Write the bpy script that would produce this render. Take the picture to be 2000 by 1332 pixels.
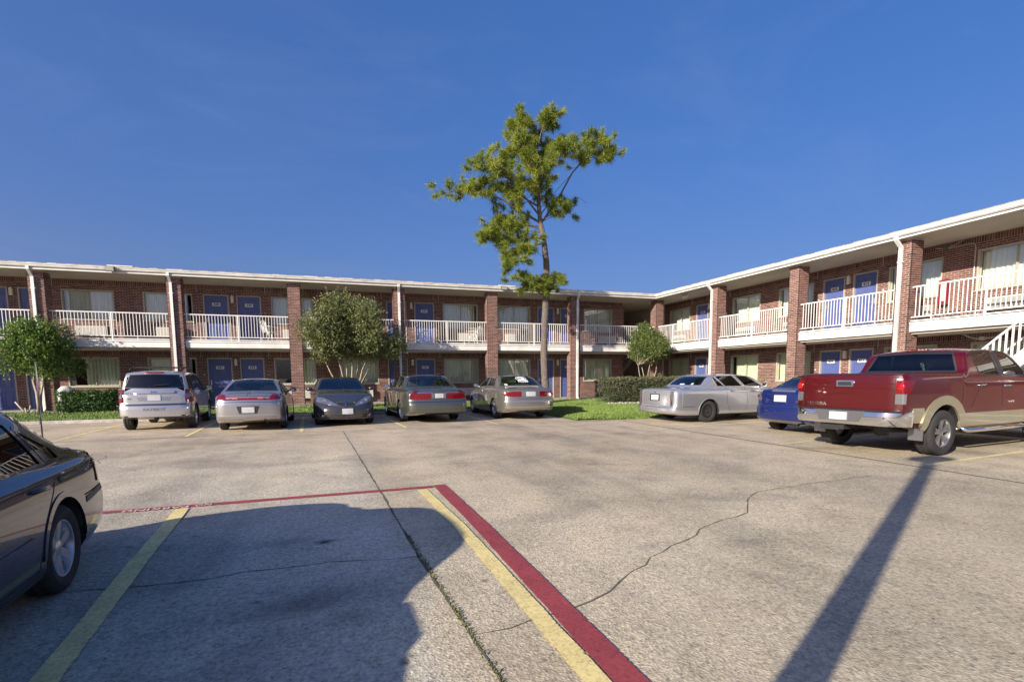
import bpy, bmesh, math, random
from math import sin, cos, pi, radians, sqrt
from mathutils import Vector, Matrix
from mathutils.bvhtree import BVHTree
random.seed(7)
SC = bpy.context.scene
COL = SC.collection
for o in list(bpy.data.objects):
    bpy.data.objects.remove(o)

# ---------------- camera, sky, sun, exposure ----------------
cam = bpy.data.cameras.new('camera')
cam.sensor_fit = 'HORIZONTAL'
cam.sensor_width = 36.0
cam.lens = 1011.77 / 2000 * 36
cam.shift_y = (835.4 - 666) / 2000
cam.clip_start = 0.05
cam.clip_end = 3000
camo = bpy.data.objects.new('camera', cam)
COL.objects.link(camo)
_r = Vector((0.94584, -0.32454, -0.00763)); _u = Vector((0.03949, 0.09171, 0.99500)); _w = Vector((0.32222, 0.94142, -0.09956))
M = Matrix((_r, _u, -_w)).transposed().to_4x4()
M.translation = Vector((-16.805, -24.731, 1.452))
camo.matrix_world = M
SC.camera = camo

SUN_AZ = radians(61)      # direction the shadows run, clockwise from +Y
SUN_EL = radians(21)
world = bpy.data.worlds.new('World')
SC.world = world
world.use_nodes = True
wn = world.node_tree.nodes; wl = world.node_tree.links
bg = wn['Background']
sky = wn.new('ShaderNodeTexSky')
sky.sky_type = 'NISHITA'
sky.sun_disc = False
sky.sun_elevation = SUN_EL
sky.sun_rotation = SUN_AZ + pi          # the sun stands opposite to where shadows fall
sky.altitude = 0
sky.air_density = 1.0
sky.dust_density = 4.0
sky.ozone_density = 4.0
gm = wn.new('ShaderNodeGamma'); gm.inputs['Gamma'].default_value = 0.5
hs = wn.new('ShaderNodeHueSaturation'); hs.inputs['Saturation'].default_value = 1.75
wl.new(sky.outputs['Color'], gm.inputs['Color']); wl.new(gm.outputs['Color'], hs.inputs['Color'])
tn = wn.new('ShaderNodeMix'); tn.data_type = 'RGBA'; tn.blend_type = 'MULTIPLY'; tn.inputs[0].default_value = 1.0
tn.inputs[7].default_value = (1.0, 0.98, 1.45, 1.0)       # white balance of the whole sky
wl.new(hs.outputs['Color'], tn.inputs[6])
# very faint cirrus veils
wt = wn.new('ShaderNodeTexCoord'); wm = wn.new('ShaderNodeMapping'); wm.inputs['Scale'].default_value = (1.6, 5.0, 7.0); wm.inputs['Rotation'].default_value = (0.2, 0.3, 0.7)
wz = wn.new('ShaderNodeTexNoise'); wz.inputs['Scale'].default_value = 1.3; wz.inputs['Detail'].default_value = 7.0; wz.inputs['Roughness'].default_value = 0.62; wz.inputs['Distortion'].default_value = 0.6
wr = wn.new('ShaderNodeMapRange'); wr.inputs['From Min'].default_value = 0.5; wr.inputs['From Max'].default_value = 0.85; wr.inputs['To Min'].default_value = 0.0; wr.inputs['To Max'].default_value = 0.06
wl.new(wt.outputs['Generated'], wm.inputs['Vector']); wl.new(wm.outputs['Vector'], wz.inputs['Vector']); wl.new(wz.outputs['Fac'], wr.inputs['Value'])
cz = wn.new('ShaderNodeMix'); cz.data_type = 'RGBA'; cz.inputs[7].default_value = (3.0, 3.2, 3.6, 1)
wl.new(wr.outputs['Result'], cz.inputs[0]); wl.new(tn.outputs[2], cz.inputs[6]); wl.new(cz.outputs[2], bg.inputs['Color'])
bg.inputs['Strength'].default_value = 0.126
sl = bpy.data.lights.new('sun', 'SUN')
sl.energy = 5.0
sl.angle = radians(0.55)
sl.color = (1.0, 0.91, 0.78)
so = bpy.data.objects.new('sun', sl)
COL.objects.link(so)
sdir = Vector((sin(SUN_AZ) * cos(SUN_EL), cos(SUN_AZ) * cos(SUN_EL), -sin(SUN_EL)))
so.rotation_euler = sdir.to_track_quat('-Z', 'Y').to_euler()
so.location = (-30, -35, 20)
vs = SC.view_settings
vs.view_transform = 'Standard'
vs.look = 'None'
vs.exposure = 0.75
vs.gamma = 1.0
vs.use_curve_mapping = False
SC.cycles.max_bounces = 6
SC.cycles.transparent_max_bounces = 12

# ---------------- materials ----------------
def nd(nt, t, **kw):
    n = nt.nodes.new(t)
    for k, v in kw.items():
        if k in n.inputs:
            n.inputs[k].default_value = v
        else:
            setattr(n, k, v)
    return n

def c4(c):
    return (c[0], c[1], c[2], 1.0)

def mat(name, base, rough=0.6, metal=0.0, coat=0.0, var=0.0, vscale=3.0, bump=0.0, bscale=40.0, spec=0.5, sub=None, coatr=0.03, dirt=0.0):
    m = bpy.data.materials.new(name)
    m.use_nodes = True
    nt = m.node_tree
    b = nt.nodes['Principled BSDF']
    b.inputs['Base Color'].default_value = c4(base)
    b.inputs['Roughness'].default_value = rough
    b.inputs['Metallic'].default_value = metal
    b.inputs['Coat Weight'].default_value = coat
    b.inputs['Coat Roughness'].default_value = coatr
    b.inputs['Specular IOR Level'].default_value = spec
    tc = nd(nt, 'ShaderNodeTexCoord')
    if var > 0:
        n = nd(nt, 'ShaderNodeTexNoise', Scale=vscale, Detail=6.0, Roughness=0.65)
        nt.links.new(tc.outputs['Object'], n.inputs['Vector'])
        mr = nd(nt, 'ShaderNodeMapRange')
        mr.inputs['From Min'].default_value = 0.3; mr.inputs['From Max'].default_value = 0.7
        mr.inputs['To Min'].default_value = 1 - var; mr.inputs['To Max'].default_value = 1 + var * 0.6
        nt.links.new(n.outputs['Fac'], mr.inputs['Value'])
        vm = nd(nt, 'ShaderNodeMix', data_type='RGBA', blend_type='MULTIPLY')
        vm.inputs[0].default_value = 1.0
        vm.inputs[6].default_value = c4(base)
        nt.links.new(mr.outputs['Result'], vm.inputs[7])
        nt.links.new(vm.outputs[2], b.inputs['Base Color'])
    if bump > 0:
        n2 = nd(nt, 'ShaderNodeTexNoise', Scale=bscale, Detail=4.0)
        nt.links.new(tc.outputs['Object'], n2.inputs['Vector'])
        bp = nd(nt, 'ShaderNodeBump', Strength=bump, Distance=0.01)
        nt.links.new(n2.outputs['Fac'], bp.inputs['Height'])
        nt.links.new(bp.outputs['Normal'], b.inputs['Normal'])
    return m

def ramp(nt, fac, stops):
    r = nd(nt, 'ShaderNodeValToRGB')
    e = r.color_ramp.elements
    while len(e) < len(stops):
        e.new(0.5)
    for i, (p, c) in enumerate(stops):
        e[i].position = p
        e[i].color = c4(c) if len(c) == 3 else c
    nt.links.new(fac, r.inputs['Fac'])
    return r.outputs['Color']

def mixc(nt, fac, a, b, mode='MIX'):
    m = nd(nt, 'ShaderNodeMix', data_type='RGBA', blend_type=mode)
    for i, v in ((0, fac), (6, a), (7, b)):
        if isinstance(v, (int, float)):
            m.inputs[i].default_value = v
        elif isinstance(v, tuple):
            m.inputs[i].default_value = c4(v)
        else:
            nt.links.new(v, m.inputs[i])
    return m.outputs[2]

def attr_mat(name, stops, rough, bump=0.3, bscale=120.0, grime=0.35):
    """colour picked per piece from the 'rnd' attribute plus the object's own random number"""
    m = bpy.data.materials.new(name)
    m.use_nodes = True
    nt = m.node_tree
    b = nt.nodes['Principled BSDF']
    at = nd(nt, 'ShaderNodeAttribute', attribute_name='rnd')
    fac = at.outputs['Fac']
    col = ramp(nt, fac, stops)
    geo = nd(nt, 'ShaderNodeNewGeometry')
    n = nd(nt, 'ShaderNodeTexNoise', Scale=1.1, Detail=5.0, Roughness=0.7)
    nt.links.new(geo.outputs['Position'], n.inputs['Vector'])
    n3 = nd(nt, 'ShaderNodeTexNoise', Scale=bscale, Detail=3.0)
    nt.links.new(geo.outputs['Position'], n3.inputs['Vector'])
    g = ramp(nt, n.outputs['Fac'], [(0.3, (1 - grime,) * 3), (0.65, (1.08,) * 3)])
    col = mixc(nt, 1.0, col, g, 'MULTIPLY')
    g2 = ramp(nt, n3.outputs['Fac'], [(0.3, (0.72,) * 3), (0.7, (1.2,) * 3)])
    col = mixc(nt, 1.0, col, g2, 'MULTIPLY')
    nt.links.new(col, b.inputs['Base Color'])
    b.inputs['Roughness'].default_value = rough
    bp = nd(nt, 'ShaderNodeBump', Strength=bump, Distance=0.006)
    nt.links.new(n3.outputs['Fac'], bp.inputs['Height'])
    nt.links.new(bp.outputs['Normal'], b.inputs['Normal'])
    return m

def glass_mat(name, tint, rough=0.01, refl=1.5, gain=1.0):
    m = bpy.data.materials.new(name)
    m.use_nodes = True
    nt = m.node_tree
    for n in list(nt.nodes):
        if n.type != 'OUTPUT_MATERIAL':
            nt.nodes.remove(n)
    out = [n for n in nt.nodes][0]
    t = nd(nt, 'ShaderNodeBsdfTransparent', Color=c4(tint))
    g = nd(nt, 'ShaderNodeBsdfGlossy', Roughness=rough)
    g.inputs['Color'].default_value = (1, 1, 1, 1)
    lw = nd(nt, 'ShaderNodeLayerWeight', Blend=0.5)
    pw = nd(nt, 'ShaderNodeMath', operation='POWER'); pw.inputs[1].default_value = 4.5
    nt.links.new(lw.outputs['Facing'], pw.inputs[0])
    ml = nd(nt, 'ShaderNodeMath', operation='MULTIPLY_ADD', use_clamp=True)
    ml.inputs[1].default_value = 0.9; ml.inputs[2].default_value = 0.05 * gain
    nt.links.new(pw.outputs[0], ml.inputs[0])
    mx = nd(nt, 'ShaderNodeMixShader')
    nt.links.new(ml.outputs[0], mx.inputs[0])
    nt.links.new(t.outputs[0], mx.inputs[1])
    nt.links.new(g.outputs[0], mx.inputs[2])
    nt.links.new(mx.outputs[0], out.inputs['Surface'])
    return m

# ---------------- mesh helpers ----------------
def place(o, parent):
    COL.objects.link(o)
    if parent is not None:
        o.parent = parent
        if parent.get('_w'):                 # parent authored at its base, children authored in world metres
            o.matrix_parent_inverse = Matrix.Translation(-parent.location)
    return o

def tag(o, label=None, cat=None, group=None, kind=None):
    if label: o['label'] = label
    if cat: o['category'] = cat
    if group: o['group'] = group
    if kind: o['kind'] = kind
    return o

def thing(name, loc, label, cat, group=None, rz=0.0, world_children=False):
    o = bpy.data.objects.new(name, None)
    o.empty_display_size = 0.3
    o.location = loc
    o.rotation_euler = (0, 0, rz)
    COL.objects.link(o)
    if world_children:
        o['_w'] = 1
    return tag(o, label, cat, group)

class MB:
    """collects polygons and links them as ONE mesh object"""
    def __init__(s):
        s.v = []; s.f = []; s.a = []; s.mi = []
    def face(s, pts, a=None, mi=0):
        n = len(s.v)
        s.v.extend(tuple(p) for p in pts)
        s.f.append(tuple(range(n, n + len(pts))))
        s.a.append(a); s.mi.append(mi)
    def box(s, x0, x1, y0, y1, z0, z1, a=None, skip='', mi=0):
        n = len(s.v)
        s.v += [(x0, y0, z0), (x1, y0, z0), (x1, y1, z0), (x0, y1, z0), (x0, y0, z1), (x1, y0, z1), (x1, y1, z1), (x0, y1, z1)]
        for k, q in (('b', (0, 3, 2, 1)), ('t', (4, 5, 6, 7)), ('s', (0, 1, 5, 4)), ('e', (1, 2, 6, 5)), ('n', (2, 3, 7, 6)), ('w', (3, 0, 4, 7))):
            if k not in skip:
                s.f.append(tuple(n + i for i in q)); s.a.append(a); s.mi.append(mi)
        return s
    def obox(s, c, ax, ay, az, hx, hy, hz, a=None, mi=0):
        c = Vector(c); ax = Vector(ax); ay = Vector(ay); az = Vector(az)
        n = len(s.v)
        for sx, sy, sz in ((-1, -1, -1), (1, -1, -1), (1, 1, -1), (-1, 1, -1), (-1, -1, 1), (1, -1, 1), (1, 1, 1), (-1, 1, 1)):
            s.v.append(tuple(c + ax * hx * sx + ay * hy * sy + az * hz * sz))
        for q in ((0, 3, 2, 1), (4, 5, 6, 7), (0, 1, 5, 4), (1, 2, 6, 5), (2, 3, 7, 6), (3, 0, 4, 7)):
            s.f.append(tuple(n + i for i in q)); s.a.append(a); s.mi.append(mi)
        return s
    def tube(s, pts, rad, n=8, cap=True, a=None, mi=0):
        pts = [Vector(p) for p in pts]
        if not isinstance(rad, (list, tuple)):
            rad = [rad] * len(pts)
        rings = []
        prev = None
        for i, p in enumerate(pts):
            d = (pts[min(i + 1, len(pts) - 1)] - pts[max(i - 1, 0)])
            if d.length < 1e-9: d = Vector((0, 0, 1))
            d.normalize()
            if prev is None:
                h = Vector((0, 0, 1)) if abs(d.z) < 0.9 else Vector((1, 0, 0))
                e1 = d.cross(h).normalized()
            else:
                e1 = (prev - d * prev.dot(d))
                e1 = e1.normalized() if e1.length > 1e-6 else d.orthogonal().normalized()
            prev = e1
            e2 = d.cross(e1)
            b = len(s.v)
            for k in range(n):
                t = 2 * pi * k / n
                s.v.append(tuple(p + (e1 * cos(t) + e2 * sin(t)) * rad[i]))
            rings.append(b)
        for i in range(len(rings) - 1):
            for k in range(n):
                k2 = (k + 1) % n
                s.f.append((rings[i] + k, rings[i] + k2, rings[i + 1] + k2, rings[i + 1] + k)); s.a.append(a); s.mi.append(mi)
        if cap:
            s.f.append(tuple(rings[0] + k for k in range(n))[::-1]); s.a.append(a); s.mi.append(mi)
            s.f.append(tuple(rings[-1] + k for k in range(n))); s.a.append(a); s.mi.append(mi)
        return s
    def lathe(s, prof, n=24, origin=(0, 0, 0), axis='z', mi=0, close=False):
        """prof: (r, h) pairs turned about an axis"""
        ox, oy, oz = origin
        b = len(s.v)
        for r, h in prof:
            for k in range(n):
                t = 2 * pi * k / n
                if axis == 'z': s.v.append((ox + r * cos(t), oy + r * sin(t), oz + h))
                elif axis == 'y': s.v.append((ox + r * cos(t), oy + h, oz + r * sin(t)))
                else: s.v.append((ox + h, oy + r * cos(t), oz + r * sin(t)))
        m = len(prof)
        for i in range(m if close else m - 1):
            j = (i + 1) % m
            for k in range(n):
                k2 = (k + 1) % n
                q = (b + i * n + k, b + i * n + k2, b + j * n + k2, b + j * n + k)
                s.f.append(q if axis != 'y' else q[::-1]); s.a.append(None); s.mi.append(mi)
        return s
    def prism(s, poly, axis, a0, a1, mi=0):
        """poly in the two other axes, pulled along axis from a0 to a1"""
        n = len(poly); b = len(s.v)
        for a in (a0, a1):
            for p, q in poly:
                s.v.append({'x': (a, p, q), 'y': (p, a, q), 'z': (p, q, a)}[axis])
        s.f.append(tuple(b + i for i in range(n))[::-1]); s.a.append(None); s.mi.append(mi)
        s.f.append(tuple(b + n + i for i in range(n))); s.a.append(None); s.mi.append(mi)
        for i in range(n):
            j = (i + 1) % n
            s.f.append((b + i, b + j, b + n + j, b + n + i)); s.a.append(None); s.mi.append(mi)
        return s
    def mesh(s, name, mats, smooth=False, fix=False):
        me = bpy.data.meshes.new(name)
        me.from_pydata(s.v, [], s.f)
        for m in (mats if isinstance(mats, (list, tuple)) else [mats]):
            me.materials.append(m)
        if any(s.mi):
            me.polygons.foreach_set('material_index', s.mi)
        if any(x is not None for x in s.a):
            at = me.attributes.new('rnd', 'FLOAT', 'FACE')
            at.data.foreach_set('value', [0.5 if x is None else x for x in s.a])
        if fix:
            bm = bmesh.new(); bm.from_mesh(me)
            bmesh.ops.recalc_face_normals(bm, faces=bm.faces)
            bm.to_mesh(me); bm.free()
        if smooth:
            me.polygons.foreach_set('use_smooth', [True] * len(me.polygons))
            if smooth != True:
                me.set_sharp_from_angle(angle=radians(smooth))
        return me
    def build(s, name, mats, parent=None, smooth=False, fix=False):
        o = bpy.data.objects.new(name, s.mesh(name, mats, smooth, fix))
        return place(o, parent)

def inst(name, me, loc, parent=None, rot=None, scale=None):
    o = bpy.data.objects.new(name, me)
    o.location = loc
    if rot is not None: o.rotation_euler = rot
    if scale is not None: o.scale = scale
    return place(o, parent)

def text_mesh(txt, size, material, ext=0.002, bold=False, sx=1.0):
    cu = bpy.data.curves.new('lettering', 'FONT')
    cu.body = txt
    cu.size = size
    cu.extrude = ext
    cu.align_x = 'CENTER'; cu.align_y = 'CENTER'
    if bold: cu.offset = size * 0.03
    cu.resolution_u = 3
    o = bpy.data.objects.new('lettering', cu)
    COL.objects.link(o)
    dg = bpy.context.evaluated_depsgraph_get()
    me = bpy.data.meshes.new_from_object(o.evaluated_get(dg))
    bpy.data.objects.remove(o)
    if sx != 1.0:
        for v in me.vertices: v.co.x *= sx
    me.materials.clear(); me.materials.append(material)
    return me
# ================= ground =================
def concrete():
    m = bpy.data.materials.new('exposed_aggregate_concrete')
    m.use_nodes = True
    nt = m.node_tree; L = nt.links
    b = nt.nodes['Principled BSDF']
    tc = nd(nt, 'ShaderNodeNewGeometry')
    P = tc.outputs['Position']
    big = nd(nt, 'ShaderNodeTexNoise', Scale=0.16, Detail=4.0, Roughness=0.6); L.new(P, big.inputs['Vector'])
    med = nd(nt, 'ShaderNodeTexNoise', Scale=1.3, Detail=6.0, Roughness=0.7); L.new(P, med.inputs['Vector'])
    fine = nd(nt, 'ShaderNodeTexNoise', Scale=22.0, Detail=6.0, Roughness=0.75); L.new(P, fine.inputs['Vector'])
    vor = nd(nt, 'ShaderNodeTexVoronoi', Scale=62.0); L.new(P, vor.inputs['Vector'])
    vor2 = nd(nt, 'ShaderNodeTexVoronoi', Scale=26.0); L.new(P, vor2.inputs['Vector'])
    # left of the long joint the slab is greyer, right of it warmer
    sx = nd(nt, 'ShaderNodeSeparateXYZ'); L.new(P, sx.inputs[0])
    side = nd(nt, 'ShaderNodeMapRange'); L.new(sx.outputs['X'], side.inputs['Value'])
    side.inputs['From Min'].default_value = -16.45; side.inputs['From Max'].default_value = -16.2
    far = nd(nt, 'ShaderNodeMapRange'); L.new(sx.outputs['Y'], far.inputs['Value'])
    far.inputs['From Min'].default_value = -20.0; far.inputs['From Max'].default_value = -11.0
    base = mixc(nt, side.outputs[0], (0.50, 0.455, 0.36), (0.515, 0.445, 0.32))
    base = mixc(nt, far.outputs[0], base, (0.515, 0.43, 0.315))
    g = ramp(nt, big.outputs['Fac'], [(0.3, (0.80,) * 3), (0.7, (1.12,) * 3)])
    base = mixc(nt, 1.0, base, g, 'MULTIPLY')
    g = ramp(nt, med.outputs['Fac'], [(0.28, (0.72,) * 3), (0.5, (1.0,) * 3), (0.75, (1.14,) * 3)])
    base = mixc(nt, 1.0, base, g, 'MULTIPLY')
    g = ramp(nt, fine.outputs['Fac'], [(0.3, (0.55,) * 3), (0.48, (0.98,) * 3), (0.72, (1.25,) * 3)])
    base = mixc(nt, 1.0, base, g, 'MULTIPLY')
    pat = nd(nt, 'ShaderNodeTexNoise', Scale=0.55, Detail=3.0, Roughness=0.55, Distortion=0.8); L.new(P, pat.inputs['Vector'])
    base = mixc(nt, 1.0, base, ramp(nt, pat.outputs['Fac'], [(0.35, (0.80, 0.80, 0.82)), (0.47, (1.0, 1.0, 1.0)), (0.62, (1.08, 1.06, 1.02)), (0.72, (0.88, 0.86, 0.84))]), 'MULTIPLY')
    mpt = nd(nt, 'ShaderNodeMapping'); mpt.inputs['Scale'].default_value = (0.9, 0.07, 1); mpt.inputs['Rotation'].default_value = (0, 0, 0.25); L.new(P, mpt.inputs['Vector'])
    trk = nd(nt, 'ShaderNodeTexNoise', Scale=1.0, Detail=4.0, Roughness=0.6); L.new(mpt.outputs[0], trk.inputs['Vector'])
    base = mixc(nt, 1.0, base, ramp(nt, trk.outputs['Fac'], [(0.36, (0.84, 0.84, 0.85)), (0.5, (1.0, 1.0, 1.0)), (0.66, (1.07, 1.06, 1.04))]), 'MULTIPLY')
    drip = nd(nt, 'ShaderNodeTexVoronoi', Scale=1.7); L.new(P, drip.inputs['Vector'])
    base = mixc(nt, 1.0, base, ramp(nt, drip.outputs['Distance'], [(0.0, (0.42, 0.40, 0.39)), (0.035, (0.6, 0.59, 0.58)), (0.07, (1.0, 1.0, 1.0))]), 'MULTIPLY')
    # pebbles and pits of the exposed aggregate
    pc = ramp(nt, vor.outputs['Color'], [(0.0, (0.35, 0.34, 0.33)), (0.22, (0.75, 0.74, 0.72)), (0.6, (1.0, 1.0, 1.0)), (1.0, (1.3, 1.27, 1.2))])
    base = mixc(nt, 0.75, base, mixc(nt, 1.0, base, pc, 'MULTIPLY'))
    pit = ramp(nt, vor2.outputs['Distance'], [(0.0, (0.35,) * 3), (0.09, (0.5,) * 3), (0.16, (1.0,) * 3)])
    pm = ramp(nt, med.outputs['Fac'], [(0.42, (0, 0, 0)), (0.6, (1, 1, 1))])
    base = mixc(nt, pm, base, mixc(nt, 1.0, base, pit, 'MULTIPLY'))
    # old oil stains, each with its own place and size
    for (x, y, rx, ry, rot, s, c) in ((-16.93, -19.95, 0.13, 0.07, 0.2, 0.9, (0.05, 0.03, 0.03)), (-17.02, -21.25, 0.33, 0.2, 0.3, 0.6, (0.10, 0.10, 0.09)), (-17.25, -19.85, 0.28, 0.16, 0, 0.45, (0.1, 0.1, 0.1)),
                                       (-16.75, -21.55, 0.2, 0.16, 0, 0.4, (0.1, 0.09, 0.08)), (-13.6, -12.2, 1.6, 0.6, 0.1, 0.3, (0.18, 0.16, 0.14)), (-19.0, -11.5, 1.5, 0.5, 0, 0.3, (0.18, 0.16, 0.14)),
                                       (-16.35, -20.55, 0.22, 0.1, 0.2, 0.35, (0.62, 0.62, 0.6))):
        mp = nd(nt, 'ShaderNodeMapping', vector_type='TEXTURE')
        mp.inputs['Location'].default_value = (x, y, 0); mp.inputs['Rotation'].default_value = (0, 0, rot); mp.inputs['Scale'].default_value = (rx, ry, 1)
        L.new(P, mp.inputs['Vector'])
        ln = nd(nt, 'ShaderNodeVectorMath', operation='LENGTH'); L.new(mp.outputs[0], ln.inputs[0])
        ad = nd(nt, 'ShaderNodeMath', operation='ADD'); L.new(ln.outputs['Value'], ad.inputs[0])
        nz = nd(nt, 'ShaderNodeMath', operation='MULTIPLY'); nz.inputs[1].default_value = 1.1
        mn = nd(nt, 'ShaderNodeTexNoise', Scale=9.0, Detail=4.0); L.new(P, mn.inputs['Vector'])
        L.new(mn.outputs['Fac'], nz.inputs[0]); L.new(nz.outputs[0], ad.inputs[1])
        mr = nd(nt, 'ShaderNodeMapRange'); L.new(ad.outputs[0], mr.inputs['Value'])
        mr.inputs['From Min'].default_value = 0.75; mr.inputs['From Max'].default_value = 1.7
        mr.inputs['To Min'].default_value = s; mr.inputs['To Max'].default_value = 0.0
        base = mixc(nt, mr.outputs[0], base, c)
    L.new(base, b.inputs['Base Color'])
    b.inputs['Roughness'].default_value = 0.85
    b.inputs['Specular IOR Level'].default_value = 0.25
    ad = nd(nt, 'ShaderNodeMath', operation='MULTIPLY_ADD'); ad.inputs[1].default_value = 0.5
    L.new(vor.outputs['Distance'], ad.inputs[0]); L.new(fine.outputs['Fac'], ad.inputs[2])
    bp = nd(nt, 'ShaderNodeBump', Strength=0.55, Distance=0.012)
    L.new(ad.outputs[0], bp.inputs['Height']); L.new(bp.outputs['Normal'], b.inputs['Normal'])
    return m

def worn_paint(name, col, wear=0.42):
    m = bpy.data.materials.new(name)
    m.use_nodes = True
    nt = m.node_tree; L = nt.links
    b = nt.nodes['Principled BSDF']; out = nt.nodes['Material Output']
    g = nd(nt, 'ShaderNodeNewGeometry')
    n = nd(nt, 'ShaderNodeTexNoise', Scale=3.0, Detail=5.0, Roughness=0.7); L.new(g.outputs['Position'], n.inputs['Vector'])
    f = nd(nt, 'ShaderNodeTexNoise', Scale=45.0, Detail=4.0, Roughness=0.75); L.new(g.outputs['Position'], f.inputs['Vector'])
    c = mixc(nt, 1.0, col, ramp(nt, n.outputs['Fac'], [(0.3, (0.78,) * 3), (0.7, (1.1,) * 3)]), 'MULTIPLY')
    c = mixc(nt, 1.0, c, ramp(nt, f.outputs['Fac'], [(0.3, (0.6,) * 3), (0.55, (1.05,) * 3)]), 'MULTIPLY')
    L.new(c, b.inputs['Base Color'])
    b.inputs['Roughness'].default_value = 0.7
    tr = nd(nt, 'ShaderNodeBsdfTransparent')
    ad = nd(nt, 'ShaderNodeMath', operation='MULTIPLY_ADD'); ad.inputs[1].default_value = 0.6
    L.new(n.outputs['Fac'], ad.inputs[0]); L.new(f.outputs['Fac'], ad.inputs[2])
    at = nd(nt, 'ShaderNodeAttribute', attribute_name='edge')
    ad2 = nd(nt, 'ShaderNodeMath', operation='MULTIPLY_ADD'); ad2.inputs[1].default_value = 0.16
    L.new(at.outputs['Fac'], ad2.inputs[0]); L.new(ad.outputs[0], ad2.inputs[2])
    th = nd(nt, 'ShaderNodeMapRange'); L.new(ad2.outputs[0], th.inputs['Value'])
    th.inputs['From Min'].default_value = wear * 1.6 - 0.02; th.inputs['From Max'].default_value = wear * 1.6 + 0.02
    mx = nd(nt, 'ShaderNodeMixShader')
    L.new(th.outputs[0], mx.inputs[0]); L.new(tr.outputs[0], mx.inputs[1]); L.new(b.outputs[0], mx.inputs[2])
    L.new(mx.outputs[0], out.inputs['Surface'])
    return m

M_CONC = concrete()
M_YEL = worn_paint('yellow_road_paint', (0.80, 0.65, 0.27), 0.47)
M_YEL2 = worn_paint('faded_yellow_paint', (0.74, 0.62, 0.32), 0.49)
M_RED = worn_paint('red_kerb_paint', (0.33, 0.055, 0.06), 0.45)
M_WHT = worn_paint('white_stencil_paint', (0.78, 0.76, 0.72), 0.42)
M_JOINT = mat('joint_dirt', (0.13, 0.115, 0.075), 0.95, var=0.6, vscale=6, bump=0.6, bscale=60)
M_KERB = mat('kerb_concrete', (0.42, 0.39, 0.34), 0.85, var=0.35, vscale=4, bump=0.5, bscale=60)
M_WALK = mat('walkway_concrete', (0.40, 0.38, 0.35), 0.85, var=0.3, vscale=2, bump=0.3, bscale=50)

mb = MB()
# near part finely enough divided to shade well, then out to the horizon
mb.face([(-600, -600, 0), (600, -600, 0), (600, 900, 0), (-600, 900, 0)])
ground = mb.build('parking_lot', M_CONC)
tag(ground, 'tan exposed aggregate concrete parking lot', 'parking lot', kind='structure')

def strip_mesh(pts, w, z, jit=0.0, step=0.15, edge=True, taper=False):
    """a flat ribbon along pts with an 'edge' attribute (0 at the rim, 1 inside)"""
    P = []
    for (a, b) in zip(pts[:-1], pts[1:]):
        a = Vector(a); b = Vector(b); n = max(1, int((b - a).length / step))
        for i in range(n):
            P.append(a.lerp(b, i / n))
    P.append(Vector(pts[-1]))
    v = []; f = []; e = []
    for i, p in enumerate(P):
        d = (P[min(i + 1, len(P) - 1)] - P[max(i - 1, 0)]).normalized()
        n = Vector((-d.y, d.x))
        ww = w * 0.5
        if taper: ww *= random.uniform(0.35, 1.2)
        for k, t in enumerate((-1, -0.82, 0.82, 1)):
            j = random.uniform(-jit, jit) if k in (0, 3) else 0
            q = p + n * (ww * t + j)
            v.append((q.x, q.y, z)); e.append(0.0 if k in (0, 3) else 1.0)
    for i in range(len(P) - 1):
        for k in range(3):
            f.append((i * 4 + k, i * 4 + k + 1, i * 4 + 5 + k, i * 4 + 4 + k))
    me = bpy.data.meshes.new('ribbon')
    me.from_pydata(v, [], f)
    me.attributes.new('edge', 'FLOAT', 'POINT').data.foreach_set('value', e)
    return me

def marking(name, pts, w, m, z, label=None, jit=0.004, cat='marking'):
    me = strip_mesh(pts, w, z, jit)
    me.materials.append(m)
    o = bpy.data.objects.new(name, me)
    place(o, ground)
    return o

marking('red_line', [(-15.52, -17.93), (-15.50, -20), (-15.53, -23.4)], 0.165, M_RED, 0.008)
marking('red_line', [(-22.5, -18.10), (-19.3, -18.05), (-15.61, -18.0)], 0.135, M_RED, 0.004)
marking('yellow_line', [(-15.78, -18.14), (-15.70, -20), (-15.67, -23.4)], 0.125, M_YEL, 0.008)
marking('yellow_line', [(-18.46, -18.15), (-18.33, -20), (-18.17, -21.9), (-18.1, -23.2)], 0.135, M_YEL, 0.008)
for x in (-26.0, -23.2, -20.5, -17.8, -15.02, -12.15):
    marking('stall_line', [(x + 0.13 if x < -13 else x, -9.85), (x, -7), (x - 0.1, -4.2)], 0.10, M_YEL if x < -15 else M_YEL2, 0.004)
for (a, b) in (((-8.0, -12.75), (-2.4, -12.0)), ((-8.1, -16.45), (-2.4, -15.6)), ((-8.0, -19.2), (-2.4, -18.6))):
    marking('stall_line', [a, b], 0.10, M_YEL2, 0.004)
# stencilled words, painted so that a driver coming the other way reads them
for txt, x0, x1, y, in (('NO', -18.19, -18.35, -18.07), ('PARKING', -18.42, -19.05, -18.09)):
    me = text_mesh(txt, 0.125, M_WHT, 0.0, sx=1.0)
    xs = [v.co.x for v in me.vertices]
    s = abs(x0 - x1) / (max(xs) - min(xs))
    for v in me.vertices: v.co.x *= s
    o = inst('stencil_lettering', me, ((x0 + x1) / 2, y, 0.012), ground, rot=(0, 0, pi + 0.01))

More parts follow.
